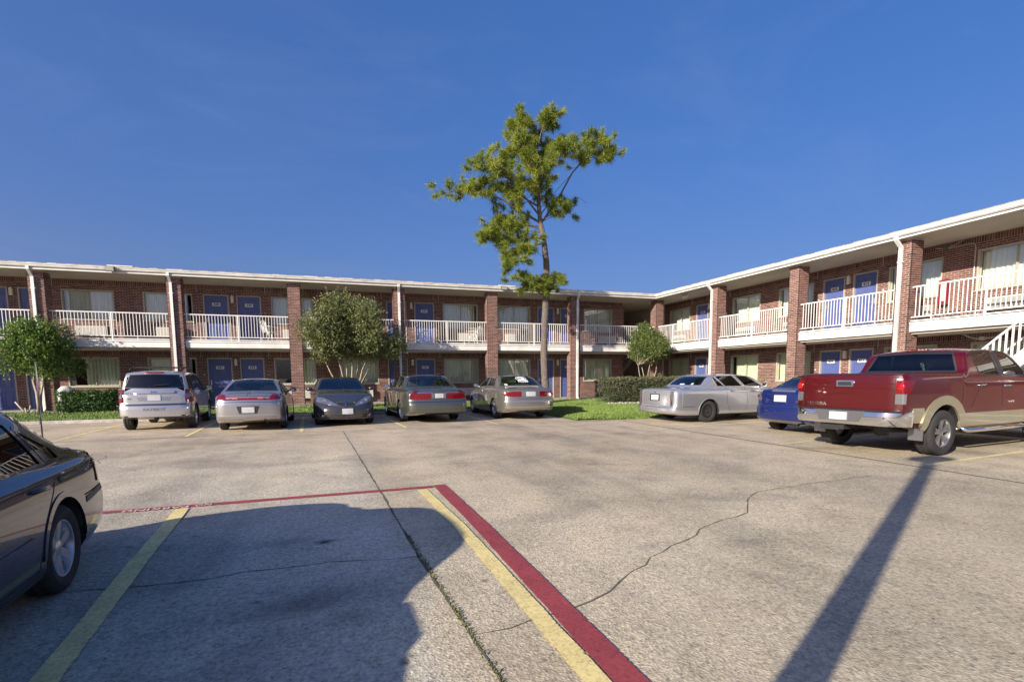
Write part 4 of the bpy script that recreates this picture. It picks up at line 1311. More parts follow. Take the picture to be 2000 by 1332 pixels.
    limb(9.4, [(-0.7, -0.9, 10.0), (-0.9, -1.2, 10.4)], 0.035, 16, 0.3)
    limb(9.2, [(-0.1, 0.9, 9.9), (0.1, 1.2, 10.4)], 0.035, 14, 0.3)
    # right arm
    limb(8.25, [(0.6, 0.1, 9.5), (1.3, 0.1, 10.7), (1.9, 0.1, 11.4), (2.6, 0.1, 11.9), (3.1, 0.1, 12.2)], 0.05, 0, 0.3)
    limb(8.9, [(1.55, 0.1, 10.95), (2.2, 0.1, 11.5), (3.0, 0.1, 11.6), (3.3, 0.1, 11.75)], 0.012, 22, 0.26)
    limb(8.9, [(1.6, 0.1, 11.0), (1.95, 0.15, 11.7), (2.5, 0.1, 12.1), (2.75, 0.1, 12.4)], 0.012, 16, 0.22)
    limb(8.4, [(0.3, -0.2, 8.75), (0.75, -0.3, 8.8), (1.05, -0.3, 8.75)], 0.03, 11, 0.25)
    limb(8.6, [(0.2, 0.3, 9.3), (0.55, 0.4, 9.3)], 0.03, 6, 0.22)
    # low limbs
    limb(7.6, [(-1.0, 0.0, 7.55), (-1.8, 0.0, 7.3), (-2.6, 0.0, 7.35), (-3.15, 0.0, 7.4)], 0.05, 22, 0.28)
    limb(7.4, [(-1.0, -0.2, 7.1), (-1.7, -0.3, 6.6), (-2.2, -0.3, 6.2)], 0.045, 20, 0.30)
    limb(7.4, [(-0.9, 0.2, 7.2), (-1.6, 0.3, 7.9), (-1.9, 0.3, 8.0)], 0.03, 10, 0.25)
    limb(5.1, [(-0.35, -0.25, 5.0), (-0.9, -0.3, 5.3), (-1.4, -0.3, 5.6)], 0.05, 18, 0.24, 0.26)
    limb(5.1, [(0.1, -0.25, 5.25), (0.35, -0.3, 5.55), (0.5, -0.3, 5.6)], 0.04, 12, 0.18, 0.26)
    limb(5.1, [(-0.3, -0.35, 5.35), (-0.45, -0.4, 5.6)], 0.03, 7, 0.18, 0.26)
    # bare twigs
    for (z0, q) in ((8.0, [(-1.6, 0, 8.15), (-2.6, 0, 8.35), (-3.3, 0, 8.4)]), (7.9, [(-1.7, 0.2, 7.9), (-2.1, 0.2, 7.4)]), (6.7, [(-0.35, 0, 6.85), (-0.6, 0, 7.0)]), (6.8, [(0.1, 0, 7.0)]), (8.3, [(0.9, 0, 9.0), (1.6, 0, 9.6), (2.0, 0, 9.4)])):
        limbs.tube([at(z0)] + [Vector(p) for p in q], [0.016] + [0.008] * len(q), 5)
    limbs.build('limbs', M_BARKP, root)
    crown.build('crown', M_NEED, root)
pine()
# ================= vehicles =================
def pch(pts):
    """smooth, non-overshooting curve through (x, y) points"""
    X = [p[0] for p in pts]; Y = [p[1] for p in pts]; n = len(X)
    if n == 1: return lambda x: Y[0]
    d = [(Y[i + 1] - Y[i]) / (X[i + 1] - X[i]) for i in range(n - 1)]
    m = [d[0]] + [0 if d[i - 1] * d[i] <= 0 else 2 * d[i - 1] * d[i] / (d[i - 1] + d[i]) for i in range(1, n - 1)] + [d[-1]]
    def f(x):
        if x <= X[0]: return Y[0]
        if x >= X[-1]: return Y[-1]
        i = 0
        while x > X[i + 1]: i += 1
        h = X[i + 1] - X[i]; t = (x - X[i]) / h
        return (2 * t**3 - 3 * t**2 + 1) * Y[i] + (t**3 - 2 * t**2 + t) * h * m[i] + (-2 * t**3 + 3 * t**2) * Y[i + 1] + (t**3 - t**2) * h * m[i + 1]
    return f
def sm(a, b, x):
    t = min(1, max(0, (x - a) / (b - a))); return t * t * (3 - 2 * t)

def paint(name, c, metal=0.0, rough=0.35, flake=True):
    m = mat(name, c, rough, metal=metal, coat=1.0, coatr=0.02, var=0.04, vscale=2.0)
    return m
M_TYRE = mat('tyre_rubber', (0.028, 0.027, 0.026), 0.85, var=0.3, vscale=12, bump=0.3, bscale=80)
M_ALLOY = mat('silver_alloy', (0.55, 0.55, 0.56), 0.28, metal=0.85)
M_ALLOYD = mat('grey_alloy', (0.30, 0.30, 0.31), 0.32, metal=0.85)
M_RIMD = mat('dark_wheel_steel', (0.035, 0.035, 0.037), 0.5, metal=0.3)
M_CHROME = mat('chrome', (0.80, 0.80, 0.80), 0.08, metal=1.0)
M_PLAS = mat('black_plastic', (0.022, 0.022, 0.024), 0.5)
M_UNDER = mat('underbody_black', (0.012, 0.012, 0.012), 0.9)
M_INT = mat('grey_upholstery', (0.12, 0.115, 0.11), 0.9)
M_INTT = mat('tan_upholstery', (0.28, 0.25, 0.21), 0.9)
M_SEAM = mat('panel_gap', (0.012, 0.012, 0.013), 0.8)
M_TAIL = mat('red_tail_lens', (0.15, 0.0012, 0.003), 0.12, coat=1.0)
M_TAILD = mat('dark_red_lens', (0.10, 0.002, 0.004), 0.12, coat=1.0)
M_CLEAR = mat('clear_lamp_lens', (0.34, 0.34, 0.35), 0.16, metal=0.75, coat=1.0)
M_BRAKE = mat('bright_red_lens', (0.34, 0.004, 0.008), 0.12, coat=1.0)
M_AMBER = mat('reversing_lens', (0.42, 0.16, 0.12), 0.2, coat=1.0)
M_LIC = mat('licence_plate', (0.47, 0.47, 0.49), 0.4, var=0.12, vscale=9)
M_DECAL = mat('white_decal', (0.80, 0.80, 0.80), 0.5)
M_CGL = glass_mat('car_glass', (0.30, 0.36, 0.36), 0.004, 1.5, 1.5)
M_CGLD = glass_mat('tinted_car_glass', (0.07, 0.09, 0.10), 0.004, 1.5, 1.5)
M_CGLM = glass_mat('green_car_glass', (0.42, 0.52, 0.48), 0.004, 1.5, 1.5)
WHEELS = {}

def wheel_meshes(R, w, rr, style, rim_m):
    key = (R, w, rr, style, rim_m.name)
    if key in WHEELS: return WHEELS[key]
    h = w / 2
    t = MB()
    prof = [(rr - 0.01, -h + 0.02), (rr + 0.012, -h + 0.004), (rr + 0.03, -h), (R - 0.045, -h - 0.004), (R - 0.015, -h + 0.012), (R, -h + 0.035)]
    for k in (-0.55, -0.5, -0.16, -0.11, 0.11, 0.16, 0.5, 0.55):    # tread grooves
        prof.append((R if abs(k) not in (0.5, 0.16) else R - 0.008, k * h))
    prof += [(R, h - 0.035), (R - 0.015, h - 0.012), (R - 0.045, h + 0.004), (rr + 0.03, h), (rr + 0.012, h - 0.004), (rr - 0.01, h - 0.02)]
    t.lathe(prof, 36, axis='y')
    tm = t.mesh('tyre', M_TYRE, smooth=35, fix=True)
    r = MB()
    f = h - 0.012
    r.lathe([(rr + 0.004, f - 0.006), (rr + 0.006, f), (rr - 0.012, f - 0.004), (rr - 0.02, f - 0.03), (rr - 0.03, -h * 0.3), (0.05, -h * 0.35)], 36, axis='y', mi=0)
    r.lathe([(0.0, f - 0.022), (0.04, f - 0.022), (0.058, f - 0.03), (0.062, f - 0.06), (0.06, -h * 0.3)], 20, axis='y')
    def spoke(a, w0, w1, r0=0.045, r1=None, th=0.028, dz=0.0):
        r1 = r1 or rr - 0.012
        c, s_ = cos(a), sin(a)
        def P(rad, q, y): return (rad * c - q * s_, y, rad * s_ + q * c)
        y0, y1 = f - 0.028 + dz, f - 0.016 + dz
        n = len(r.v)
        r.v += [P(r0, -w0, y0), P(r0, w0, y0), P(r1, w1, y1), P(r1, -w1, y1), P(r0, -w0 * 1.3, y0 - th), P(r0, w0 * 1.3, y0 - th), P(r1, w1 * 1.2, y1 - th), P(r1, -w1 * 1.2, y1 - th)]
        for q in ((0, 1, 2, 3), (0, 4, 5, 1), (1, 5, 6, 2), (3, 2, 6, 7), (0, 3, 7, 4)):
            r.f.append(tuple(n + i for i in q)); r.a.append(None); r.mi.append(0)
    if style == 'five':
        for i in range(5): spoke(pi / 2 + i * 2 * pi / 5, 0.035, 0.055)
    elif style == 'six':
        for i in range(6): spoke(pi / 2 + i * pi / 3, 0.026, 0.034)
    elif style == 'twin':
        for i in range(5):
            for e in (-0.17, 0.17): spoke(pi / 2 + i * 2 * pi / 5 + e, 0.016, 0.026)
    elif style == 'seven':
        for i in range(7): spoke(pi / 2 + i * 2 * pi / 7, 0.022, 0.04)
    elif style == 'many':
        for i in range(12): spoke(i * pi / 6, 0.012, 0.022)
    else:   # plain steel wheel with slots
        r.lathe([(rr * 0.82, f - 0.035), (rr * 0.62, f - 0.02), (rr * 0.45, f - 0.03), (0.06, f - 0.045)], 30, axis='y', mi=0)
        for i in range(12):
            a = i * pi / 6
            r.obox((rr * 0.73 * cos(a), f - 0.024, rr * 0.73 * sin(a)), (cos(a), 0, sin(a)), (0, 1, 0), (-sin(a), 0, cos(a)), 0.018, 0.006, 0.03, mi=1)
    rm = r.mesh('rim', [rim_m, M_RIMD], smooth=30, fix=True)
    # dark drum behind the spokes
    k = MB(); k.lathe([(rr - 0.03, -h * 0.15), (0.0, -h * 0.15)], 24, axis='y'); dm = k.mesh('brake_drum', M_RIMD, fix=True)
    WHEELS[key] = (tm, rm, dm)
    return WHEELS[key]

class Car:
    def __init__(s, name, label, sp, pos, heading, mpaint, glass, cat='car', ref=None, group=None):
        """pos: world point of the middle of the axle named in ref ('rear'/'front'); heading in degrees, counter-clockwise from +X"""
        s.sp = sp; L = sp['L']; s.L = L; s.W = sp['W']; s.m = mpaint; s.glass = glass
        s.ax = (sp['ro'], sp['ro'] + sp['wb'])
        hd = radians(heading)
        a = s.ax[0] if ref != 'front' else s.ax[1]
        base = Vector((pos[0], pos[1], 0)) - Vector((cos(hd), sin(hd), 0)) * a
        mid = base + Vector((cos(hd), sin(hd), 0)) * (L / 2)
        s.root = thing(name, (mid.x, mid.y, 0), label, cat, group, rz=hd)
        s.cut_side = MB(); s.cut_rear = MB(); s.cut_front = MB()
        s.shell()
    def X(s, x): return x - s.L / 2          # station measured from the rear bumper -> local x
    # ---- body surface ----
    def shell(s):
        sp = s.sp; L = s.L
        W = pch(sp['w']); B = pch(sp['bot']); S = pch(sp['sh']); D = pch(sp['deck']); Rf = pch(sp['roof'])
        ra, rb = sp['roof'][0][0], sp['roof'][-1][0]
        roofz = lambda x: Rf(x) if ra < x < rb else -1
        s.fn = (W, B, S, D, roofz)
        ro = pch(sp.get('rear', [(0, 0), (2, 0)])); fo = pch(sp.get('front', [(0, 0), (2, 0)]))
        br, bf = sp.get('bow', (0.14, 0.22)); tum = sp.get('tum', 0.42); inset = sp.get('inset', 0.075); bulge = sp.get('bulge', 0.022)
        cb = sp.get('cbow', (0.07, 0.16)); half = sp['W'] / 2
        xs = set()
        for i in range(53): xs.add(round(L * i / 52, 4))
        for e in (0.0, 0.012, 0.03, 0.055, 0.09, 0.14, 0.20):
            xs.add(e); xs.add(L - e)
        for k in ('roof', 'deck', 'w'):
            for p in sp[k]:
                for e in (-0.03, 0, 0.03):
                    if 0 <= p[0] + e <= L: xs.add(round(p[0] + e, 4))
        xs = sorted(xs)
        st = [xs[0]]
        for x in xs[1:]:
            if x - st[-1] > 0.010: st.append(x)
        st[-1] = L
        rings = []
        for x in st:
            w, zb, zs, zd = W(x), B(x), S(x), D(x)
            zr = max(zd, roofz(x))
            zs = min(zs, zr - 0.012)
            h = [(0, zb), (w * 0.21, zb), (w * 0.42, zb), (w * 0.63, zb), (w * 0.84, zb), (w - 0.05, zb + 0.012), (w - 0.022, zb + 0.06)]
            z1, z2 = zb + 0.07, zs - 0.05
            if z2 < z1 + 0.06: z2 = z1 + 0.06
            for i in range(8):
                t = i / 7
                h.append((w - 0.018 * (1 - t) ** 2 - bulge * (t ** 2.2), z1 + (z2 - z1) * t))
            wc = w - inset
            h += [(w - bulge - 0.012, z2 + (zs - z2) * 0.5), (w - bulge - 0.030, zs - 0.008), (wc, zs + 0.004)]
            ze = zs + max(0.010, (zr - zs) * (0.90 if zr - zs > 0.1 else 0.4))
            wt = wc - tum * (ze - zs)
            for i in range(1, 7):
                t = i / 6
                h.append((wc + (wt - wc) * t + 0.014 * sin(pi * t) * sm(0.05, 0.3, ze - zs), zs + 0.004 + (ze - zs - 0.004) * t))
            for f in (0.965, 0.90, 0.78, 0.6, 0.4, 0.2, 0.0):
                h.append((wt * f, zr - (zr - ze) * f ** 2.4))
            kr = 1 - sm(0.0, 0.75, x); kf = 1 - sm(0.0, 0.95, L - x)
            cr_ = 1 - sm(ra + 0.1, ra + 1.0, x) if x > ra - 0.2 else 0; cf_ = sm(rb - 1.2, rb - 0.1, x) if x < rb + 0.3 else 0
            ring = []
            for (y, z) in h:
                q = (y / half) ** 2
                dx = kr * (ro(z) + br * q) - kf * (fo(z) + bf * q)
                up = sm(0.0, 0.12, z - zs)
                dx += up * q * (cb[0] * cr_ * 2 - cb[1] * cf_ * 2)
                ring.append((s.X(x) + dx, y, z))
            rings.append(ring)
        n = len(rings[0]); v = []; f = []
        for r in rings:
            v += r + [(a, -b, c) for (a, b, c) in r[1:-1]][::-1]
        m = 2 * n - 2
        for i in range(len(rings) - 1):
            for k in range(m):
                k2 = (k + 1) % m
                f.append((i * m + k, (i + 1) * m + k, (i + 1) * m + k2, i * m + k2))
        # closed ends: rows across the car that follow the same bumper profile and bow
        FR = (-1, -0.75, -0.5, -0.25, 0, 0.25, 0.5, 0.75, 1)
        for (i, sgn) in ((0, 1), (len(rings) - 1, -1)):
            rows = []
            for k in range(4, n - 1):
                x_, y_, z_ = rings[i][k]
                row = []
                for fr in FR:
                    if fr == 1: row.append(i * m + k)
                    elif fr == -1: row.append(i * m + m - k)
                    elif k == 4: row.append(i * m + int(abs(fr) * 4) if fr >= 0 else i * m + m - int(abs(fr) * 4))
                    else:
                        q = (y_ * fr / half) ** 2
                        off = (ro(z_) + br * q) if sgn > 0 else -(fo(z_) + bf * q)
                        v.append((s.X(st[i]) + off, y_ * fr, z_)); row.append(len(v) - 1)
                rows.append(row)
            for r0, r1 in zip(rows[:-1], rows[1:]):
                for k in range(8):
                    q = (r0[k], r0[k + 1], r1[k + 1], r1[k])
                    f.append(q if sgn < 0 else q[::-1])
            top = i * m + n - 1
            for k in range(8):
                q = (rows[-1][k], rows[-1][k + 1], top)
                f.append(q if sgn < 0 else q[::-1])
        me = bpy.data.meshes.new('body')
        me.from_pydata(v, [], f)
        bm = bmesh.new(); bm.from_mesh(me); bmesh.ops.recalc_face_normals(bm, faces=bm.faces); bm.to_mesh(me); bm.free()
        s.me = me
        me.update()
        s.sv = [x.co.copy() for x in me.vertices]; s.sn = [x.normal.copy() for x in me.vertices]; s.sf = [tuple(p.vertices) for p in me.polygons]
        s.bvh = BVHTree.FromPolygons(s.sv, s.sf)
    def hit(s, view, a, b):
        if view == 'L': o, d = Vector((s.X(a), 3, b)), Vector((0, -1, 0))
        elif view == 'R': o, d = Vector((s.X(a), -3, b)), Vector((0, 1, 0))
        elif view == 'B': o, d = Vector((-s.L, a, b)), Vector((1, 0, 0))
        elif view == 'F': o, d = Vector((s.L, a, b)), Vector((-1, 0, 0))
        else: o, d = Vector((s.X(a), b, 4)), Vector((0, 0, -1))
        p, n, i, dist = s.bvh.ray_cast(o, d)
        if p is None:
            p, n, i, dist = s.bvh.find_nearest(o + d * (3 - s.W / 2 + 0.05 if view in 'LR' else s.L / 2))
        from mathutils.interpolate import poly_3d_calc
        ws = poly_3d_calc([s.sv[k] for k in s.sf[i]], p)
        nn = Vector((0, 0, 0))
        for k, w in zip(s.sf[i], ws): nn += s.sn[k] * w
        if nn.dot(d) > 0: nn = -nn
        return p, (nn.normalized() if nn.length > 1e-6 else -d)
    def patch(s, view, top, bot, m, name, off=0.004, nu=10, nv=4, parent=None, thick=0.02, rim=None):
        """a piece lying on the body: top and bottom edges drawn in that view, thrown onto the surface"""
        def res(pl, t):
            ls = [0]
            for a, b in zip(pl[:-1], pl[1:]): ls.append(ls[-1] + math.hypot(b[0] - a[0], b[1] - a[1]))
            q = t * ls[-1]; i = 0
            while i < len(pl) - 2 and q > ls[i + 1]: i += 1
            u = (q - ls[i]) / max(1e-9, ls[i + 1] - ls[i])
            return (pl[i][0] + (pl[i + 1][0] - pl[i][0]) * u, pl[i][1] + (pl[i + 1][1] - pl[i][1]) * u)
        # keep the drawn corners: sample at the union of both edges' own parameters
        mb = MB(); G = []
        for i in range(nu + 1):
            t = i / nu; a = res(top, t); b = res(bot, t); row = []
            for j in range(nv + 1):
                k = j / nv
                p, n = s.hit(view, a[0] + (b[0] - a[0]) * k, a[1] + (b[1] - a[1]) * k)
                row.append((p + n * off, p + n * (off - thick)))
            G.append(row)
        for i in range(nu):
            for j in range(nv):
                mb.v += [tuple(G[i][j][0]), tuple(G[i + 1][j][0]), tuple(G[i + 1][j + 1][0]), tuple(G[i][j + 1][0])]
        # shared vertices for smooth shading
        mb = MB()
        idx = {}
        for i in range(nu + 1):
            for j in range(nv + 1):
                idx[i, j] = len(mb.v); mb.v.append(tuple(G[i][j][0]))
        for i in range(nu):
            for j in range(nv):
                mb.f.append((idx[i, j], idx[i + 1, j], idx[i + 1, j + 1], idx[i, j + 1])); mb.a.append(None); mb.mi.append(0)
        if thick > 0:
            loop = [(i, 0) for i in range(nu)] + [(nu, j) for j in range(nv)] + [(i, nv) for i in range(nu, 0, -1)] + [(0, j) for j in range(nv, 0, -1)]
            lo = []
            for (i, j) in loop:
                lo.append(len(mb.v)); mb.v.append(tuple(G[i][j][1]))
            hi = []
            for (i, j) in loop:
                hi.append(len(mb.v)); mb.v.append(tuple(G[i][j][0]))
            for k in range(len(loop)):
                k2 = (k + 1) % len(loop)
                mb.f.append((hi[k], hi[k2], lo[k2], lo[k])); mb.a.append(None); mb.mi.append(0)
        o = mb.build(name, m, parent or s.root, smooth=True, fix=True)
        return o
    def strip(s, view, pl, w, m, name, off=0.003, parent=None, n=None, thick=0.012):
        P = [Vector(p) for p in pl]; up = []; dn = []
        for i, p in enumerate(P):
            d = (P[min(i + 1, len(P) - 1)] - P[max(i - 1, 0)]).normalized()
            q = Vector((-d.y, d.x)) * (w / 2)
            up.append(tuple(p + q)); dn.append(tuple(p - q))
        ln = sum((b - a).length for a, b in zip(P[:-1], P[1:]))
        return s.patch(view, up, dn, m, name, off, n or max(4, int(ln / 0.07)), 1, parent, thick)
    def seam(s, pl, views='LR', w=0.009):
        for v in views: s.strip(v, pl, w, M_SEAM, 'panel_gap', off=0.0015, thick=0.004)
    # ---- windows ----
    def side_window(s, top, bot, trim=None, tw=0.02, nu=10):
        poly = [(s.X(a), b) for a, b in top] + [(s.X(a), b) for a, b in bot[::-1]]
        s.cut_side.prism(poly, 'y', -2.0, 2.0, mi=1)
        for v in 'LR':
            g = s.patch(v, top, bot, s.glass, 'side_window', off=-0.006, nu=nu, nv=4, thick=0)
            loop = top + bot[::-1] + [top[0]]
            for a, b in zip(loop[:-1], loop[1:]):
                s.strip(v, [a, b], tw, trim or M_PLAS, 'window_trim', off=0.003, parent=g)
    def end_window(s, view, top, bot, name, trim=None, tw=0.03, glass=None):
        poly = top + bot[::-1]
        xm = s.X((s.sp['roof'][0][0] + s.sp['roof'][-1][0]) / 2)
        if view == 'B': s.cut_rear.prism(poly, 'x', -s.L, xm, mi=1)
        else: s.cut_front.prism(poly, 'x', xm, s.L, mi=1)
        g = s.patch(view, top, bot, glass or s.glass, name, off=-0.005, nu=14, nv=6, thick=0)
        loop = top + bot[::-1] + [top[0]]
        for a, b in zip(loop[:-1], loop[1:]):
            s.strip(view, [a, b], tw, trim or M_PLAS, 'window_trim', off=0.003, parent=g)
        return g
    # ---- cut wheel wells, cabin and windows out of the solid ----
    def finish(s, bed=None):
        sp = s.sp; W, B, S, D, Rf = s.fn
        s.me.materials.append(s.m); s.me.materials.append(M_UNDER)
        body = bpy.data.objects.new('body', s.me)
        COL.objects.link(body)
        tmp = []
        def cutter(mb):
            o = bpy.data.objects.new('cutter', mb.mesh('cutter', [s.m, M_UNDER], fix=True)); COL.objects.link(o); tmp.append(o)
            md = body.modifiers.new('cut', 'BOOLEAN'); md.operation = 'DIFFERENCE'; md.object = o; md.solver = 'EXACT'
            try: md.material_mode = 'INDEX'
            except Exception: pass
        wc = MB(); R = sp['R'] + sp.get('arch', 0.055)
        for ax in s.ax:
            for sgn in (-1, 1):
                y0, y1 = sorted((sgn * (s.W / 2 - 0.34), sgn * (s.W / 2 + 0.3)))
                n = 28
                poly = [(s.X(ax) + R * cos(2 * pi * k / n), sp['R'] + R * sin(2 * pi * k / n)) for k in range(n)]
                wc.prism(poly, 'y', y0, y1, mi=1)
        cutter(wc)
        ra, rb = sp['roof'][0][0], sp['roof'][-1][0]
        tum = sp.get('tum', 0.42); inset = sp.get('inset', 0.075)
        cv = MB(); secs = []
        x = ra + sp.get('cav', (0.22, 0.28))[0]; x1 = rb - sp.get('cav', (0.22, 0.28))[1]
        n = 9
        for i in range(n):
            xx = x + (x1 - x) * i / (n - 1)
            zs = S(xx); zr = max(zs + 0.03, Rf(xx) - 0.07); w = W(xx)
            wt = w - inset - tum * (zr - zs) - 0.04
            sec = [(w - 0.17, 0.42), (w - 0.16, zs - 0.02), (wt, zr - 0.03), (wt * 0.8, zr), (-wt * 0.8, zr), (-wt, zr - 0.03), (-(w - 0.16), zs - 0.02), (-(w - 0.17), 0.42)]
            secs.append([(s.X(xx), a, b) for a, b in sec])
        m = 8
        for q in secs: cv.v += q
        for i in range(n - 1):
            for k in range(m):
                k2 = (k + 1) % m
                cv.f.append((i * m + k, i * m + k2, (i + 1) * m + k2, (i + 1) * m + k)); cv.a.append(None); cv.mi.append(1)
        cv.f.append(tuple(range(m))); cv.f.append(tuple(range((n - 1) * m, n * m))[::-1]); cv.a += [None] * 2; cv.mi += [1, 1]
        cutter(cv)
        for c in (s.cut_side, s.cut_rear, s.cut_front):
            if c.f: cutter(c)
        if bed: cutter(bed)
        dg = bpy.context.evaluated_depsgraph_get()
        dg.update()
        res = bpy.data.meshes.new_from_object(body.evaluated_get(dg))
        if len(res.polygons) < 500:
            res = s.me.copy()
        for o in tmp: bpy.data.objects.remove(o)
        bpy.data.objects.remove(body)
        # smooth normals borrowed from the uncut surface
        from mathutils.interpolate import poly_3d_calc
        cache = {}
        nl = [None] * len(res.loops)
        for p in res.polygons:
            p.use_smooth = True
            for li in p.loop_indices:
                vi = res.loops[li].vertex_index
                if p.material_index == 0:
                    if vi not in cache:
                        co = res.vertices[vi].co
                        q, nn, fi, dist = s.bvh.find_nearest(co)
                        ws = poly_3d_calc([s.sv[k] for k in s.sf[fi]], q)
                        v = Vector((0, 0, 0))
                        for k, w in zip(s.sf[fi], ws): v += s.sn[k] * w
                        cache[vi] = v.normalized() if v.length > 1e-6 else nn
                    nl[li] = cache[vi]
                else: nl[li] = p.normal.copy()
        res.normals_split_custom_set(nl)
        res.name = 'body'
        s.body = bpy.data.objects.new('body', res)
        place(s.body, s.root)
        # wheels
        tm, rm, dm = wheel_meshes(sp['R'], sp['tw'], sp['rim'], sp['style'], sp.get('rimm', M_ALLOY))
        tr = s.W / 2 - sp.get('wheelin', 0.035) - sp['tw'] / 2
        for ax in s.ax:
            for sgn in (1, -1):
                h = bpy.data.objects.new('wheel', None); h.empty_display_size = 0.2
                h.location = (s.X(ax), sgn * tr, sp['R']); h.rotation_euler = (0, random.uniform(0, 1.2), 0 if sgn > 0 else pi)
                COL.objects.link(h); h.parent = s.root
                for nm, me in (('tyre', tm), ('rim', rm), ('brake_drum', dm)):
                    c = bpy.data.objects.new(nm, me); COL.objects.link(c); c.parent = h
        # seats and dashboard
        it = sp.get('int', M_INT); zs = S((ra + rb) / 2)
        fx = rb - sp.get('seatx', 1.55)
        for yy in (0.36, -0.36):
            q = MB()
            q.box(s.X(fx - 0.2), s.X(fx + 0.32), yy - 0.24, yy + 0.24, 0.44, 0.62)
            q.obox((s.X(fx - 0.27), yy, 0.88), (0.97, 0, 0.24), (0, 1, 0), (-0.24, 0, 0.97), 0.06, 0.24, 0.30)
            q.obox((s.X(fx - 0.36), yy, 1.25 + sp.get('seatz', 0)), (0.98, 0, 0.2), (0, 1, 0), (-0.2, 0, 0.98), 0.045, 0.13, 0.08)
            q.build('seat', it, s.root)
        q = MB(); bx = fx - 1.1
        if bx > ra + 0.25:
            q.box(s.X(bx - 0.2), s.X(bx + 0.3), -0.6, 0.6, 0.44, 0.6)
            q.obox((s.X(bx - 0.22), 0, 0.84), (0.95, 0, 0.3), (0, 1, 0), (-0.3, 0, 0.95), 0.06, 0.6, 0.27)
            q.build('rear_seat', it, s.root)
        q = MB(); q.box(s.X(rb - 0.62), s.X(rb - 0.2), -W(rb - 0.5) + 0.2, W(rb - 0.5) - 0.2, 0.6, S(rb - 0.4) + 0.01)
        q.tube([(s.X(rb - 0.72) + 0.05 * sin(t * 2 * pi / 16), 0.36 + 0.18 * cos(t * 2 * pi / 16), 0.95 + 0.17 * sin(t * 2 * pi / 16)) for t in range(17)], 0.014, 5)
        q.build('dashboard', M_PLAS, s.root)
    def plate(s, view, y, z, w=0.305, h=0.155, off=0.012):
        return s.patch(view, [(y - w / 2, z + h / 2), (y + w / 2, z + h / 2)], [(y - w / 2, z - h / 2), (y + w / 2, z - h / 2)], M_LIC, 'licence_plate', off, 4, 2, thick=0.02)
    def handle(s, x, z, m, views='LR', w=0.2):
        for v in views:
            p, n = s.hit(v, x, z); sg = 1 if v == 'L' else -1
            q = MB(); q.tube([p + Vector((-w / 2, 0, 0)) - n * 0.005, p + Vector((-w / 2 + 0.03, 0, 0)) + n * 0.03, p + Vector((w / 2 - 0.03, 0, 0.004)) + n * 0.03, p + Vector((w / 2, 0, 0.004)) - n * 0.005], [0.012, 0.014, 0.014, 0.012], 6)
            q.build('door_handle', m, s.root, smooth=True)
    def mirror(s, x, z, m, views='LR', w=0.2, h=0.13, glassback=True):
        for v in views:
            sg = 1 if v == 'L' else -1
            p, n = s.hit(v, x, z)
            q = MB(); c = p + Vector((0, sg * (0.07 + w / 2), 0.05))
            q.tube([p, c], [0.03, 0.025], 6)
            n_, pr = 12, [(-0.075, 0.35), (-0.07, 0.92), (-0.03, 1.0), (0.03, 0.85), (0.065, 0.45), (0.08, 0.1)]
            b = len(q.v)
            for (dx, sc) in pr:
                for k in range(n_):
                    t = 2 * pi * k / n_
                    ex = 0.72
                    yy = math.copysign(abs(cos(t)) ** ex, cos(t)) * w / 2 * sc; zz = math.copysign(abs(sin(t)) ** ex, sin(t)) * h / 2 * sc
                    q.v.append((c.x + dx, c.y + yy, c.z + zz))
            for i in range(len(pr) - 1):
                for k in range(n_):
                    k2 = (k + 1) % n_
                    q.f.append((b + i * n_ + k, b + i * n_ + k2, b + (i + 1) * n_ + k2, b + (i + 1) * n_ + k)); q.a.append(None); q.mi.append(0)
            q.f.append(tuple(b + k for k in range(n_))); q.f.append(tuple(b + (len(pr) - 1) * n_ + k for k in range(n_))[::-1]); q.a += [None] * 2; q.mi += [0, 0]
            mo = q.build('mirror', m, s.root, smooth=50, fix=True)
            g = MB(); g.obox((c.x - 0.077, c.y, c.z), (1, 0, 0), (0, 1, 0), (0, 0, 1), 0.003, w * 0.36, h * 0.36); g.build('mirror_glass', M_CHROME, mo)
    def letters(s, view, txt, y, z, size, m, bold=True, sx=1.0, off=0.006, name='lettering', parent=None):
        me = text_mesh(txt, size, m, 0.0015, bold, sx)
        for v in me.vertices:
            a, b, c = v.co
            if view == 'B': p, n = s.hit('B', y - a, z + b)      # seen from behind: +y lies to the left
            elif view == 'F': p, n = s.hit('F', y + a, z + b)
            elif view == 'R': p, n = s.hit('R', y + a, z + b)
            else: p, n = s.hit('L', y - a, z + b)
            v.co = p + n * (off + c)
        o = bpy.data.objects.new(name, me); place(o, parent or s.root)
        return o
    def exhaust(s, y, r=0.03, z=0.26):
        q = MB(); q.tube([(s.X(0.5), y, z), (s.X(0.06), y, z - 0.005)], [r, r], 10, cap=False); q.build('exhaust_pipe', M_CHROME, s.root, smooth=True, fix=True)
        q = MB(); q.tube([(s.X(0.95), y, z + 0.02), (s.X(0.45), y, z + 0.02)], 0.09, 10); q.build('muffler', M_RIMD, s.root, smooth=40)

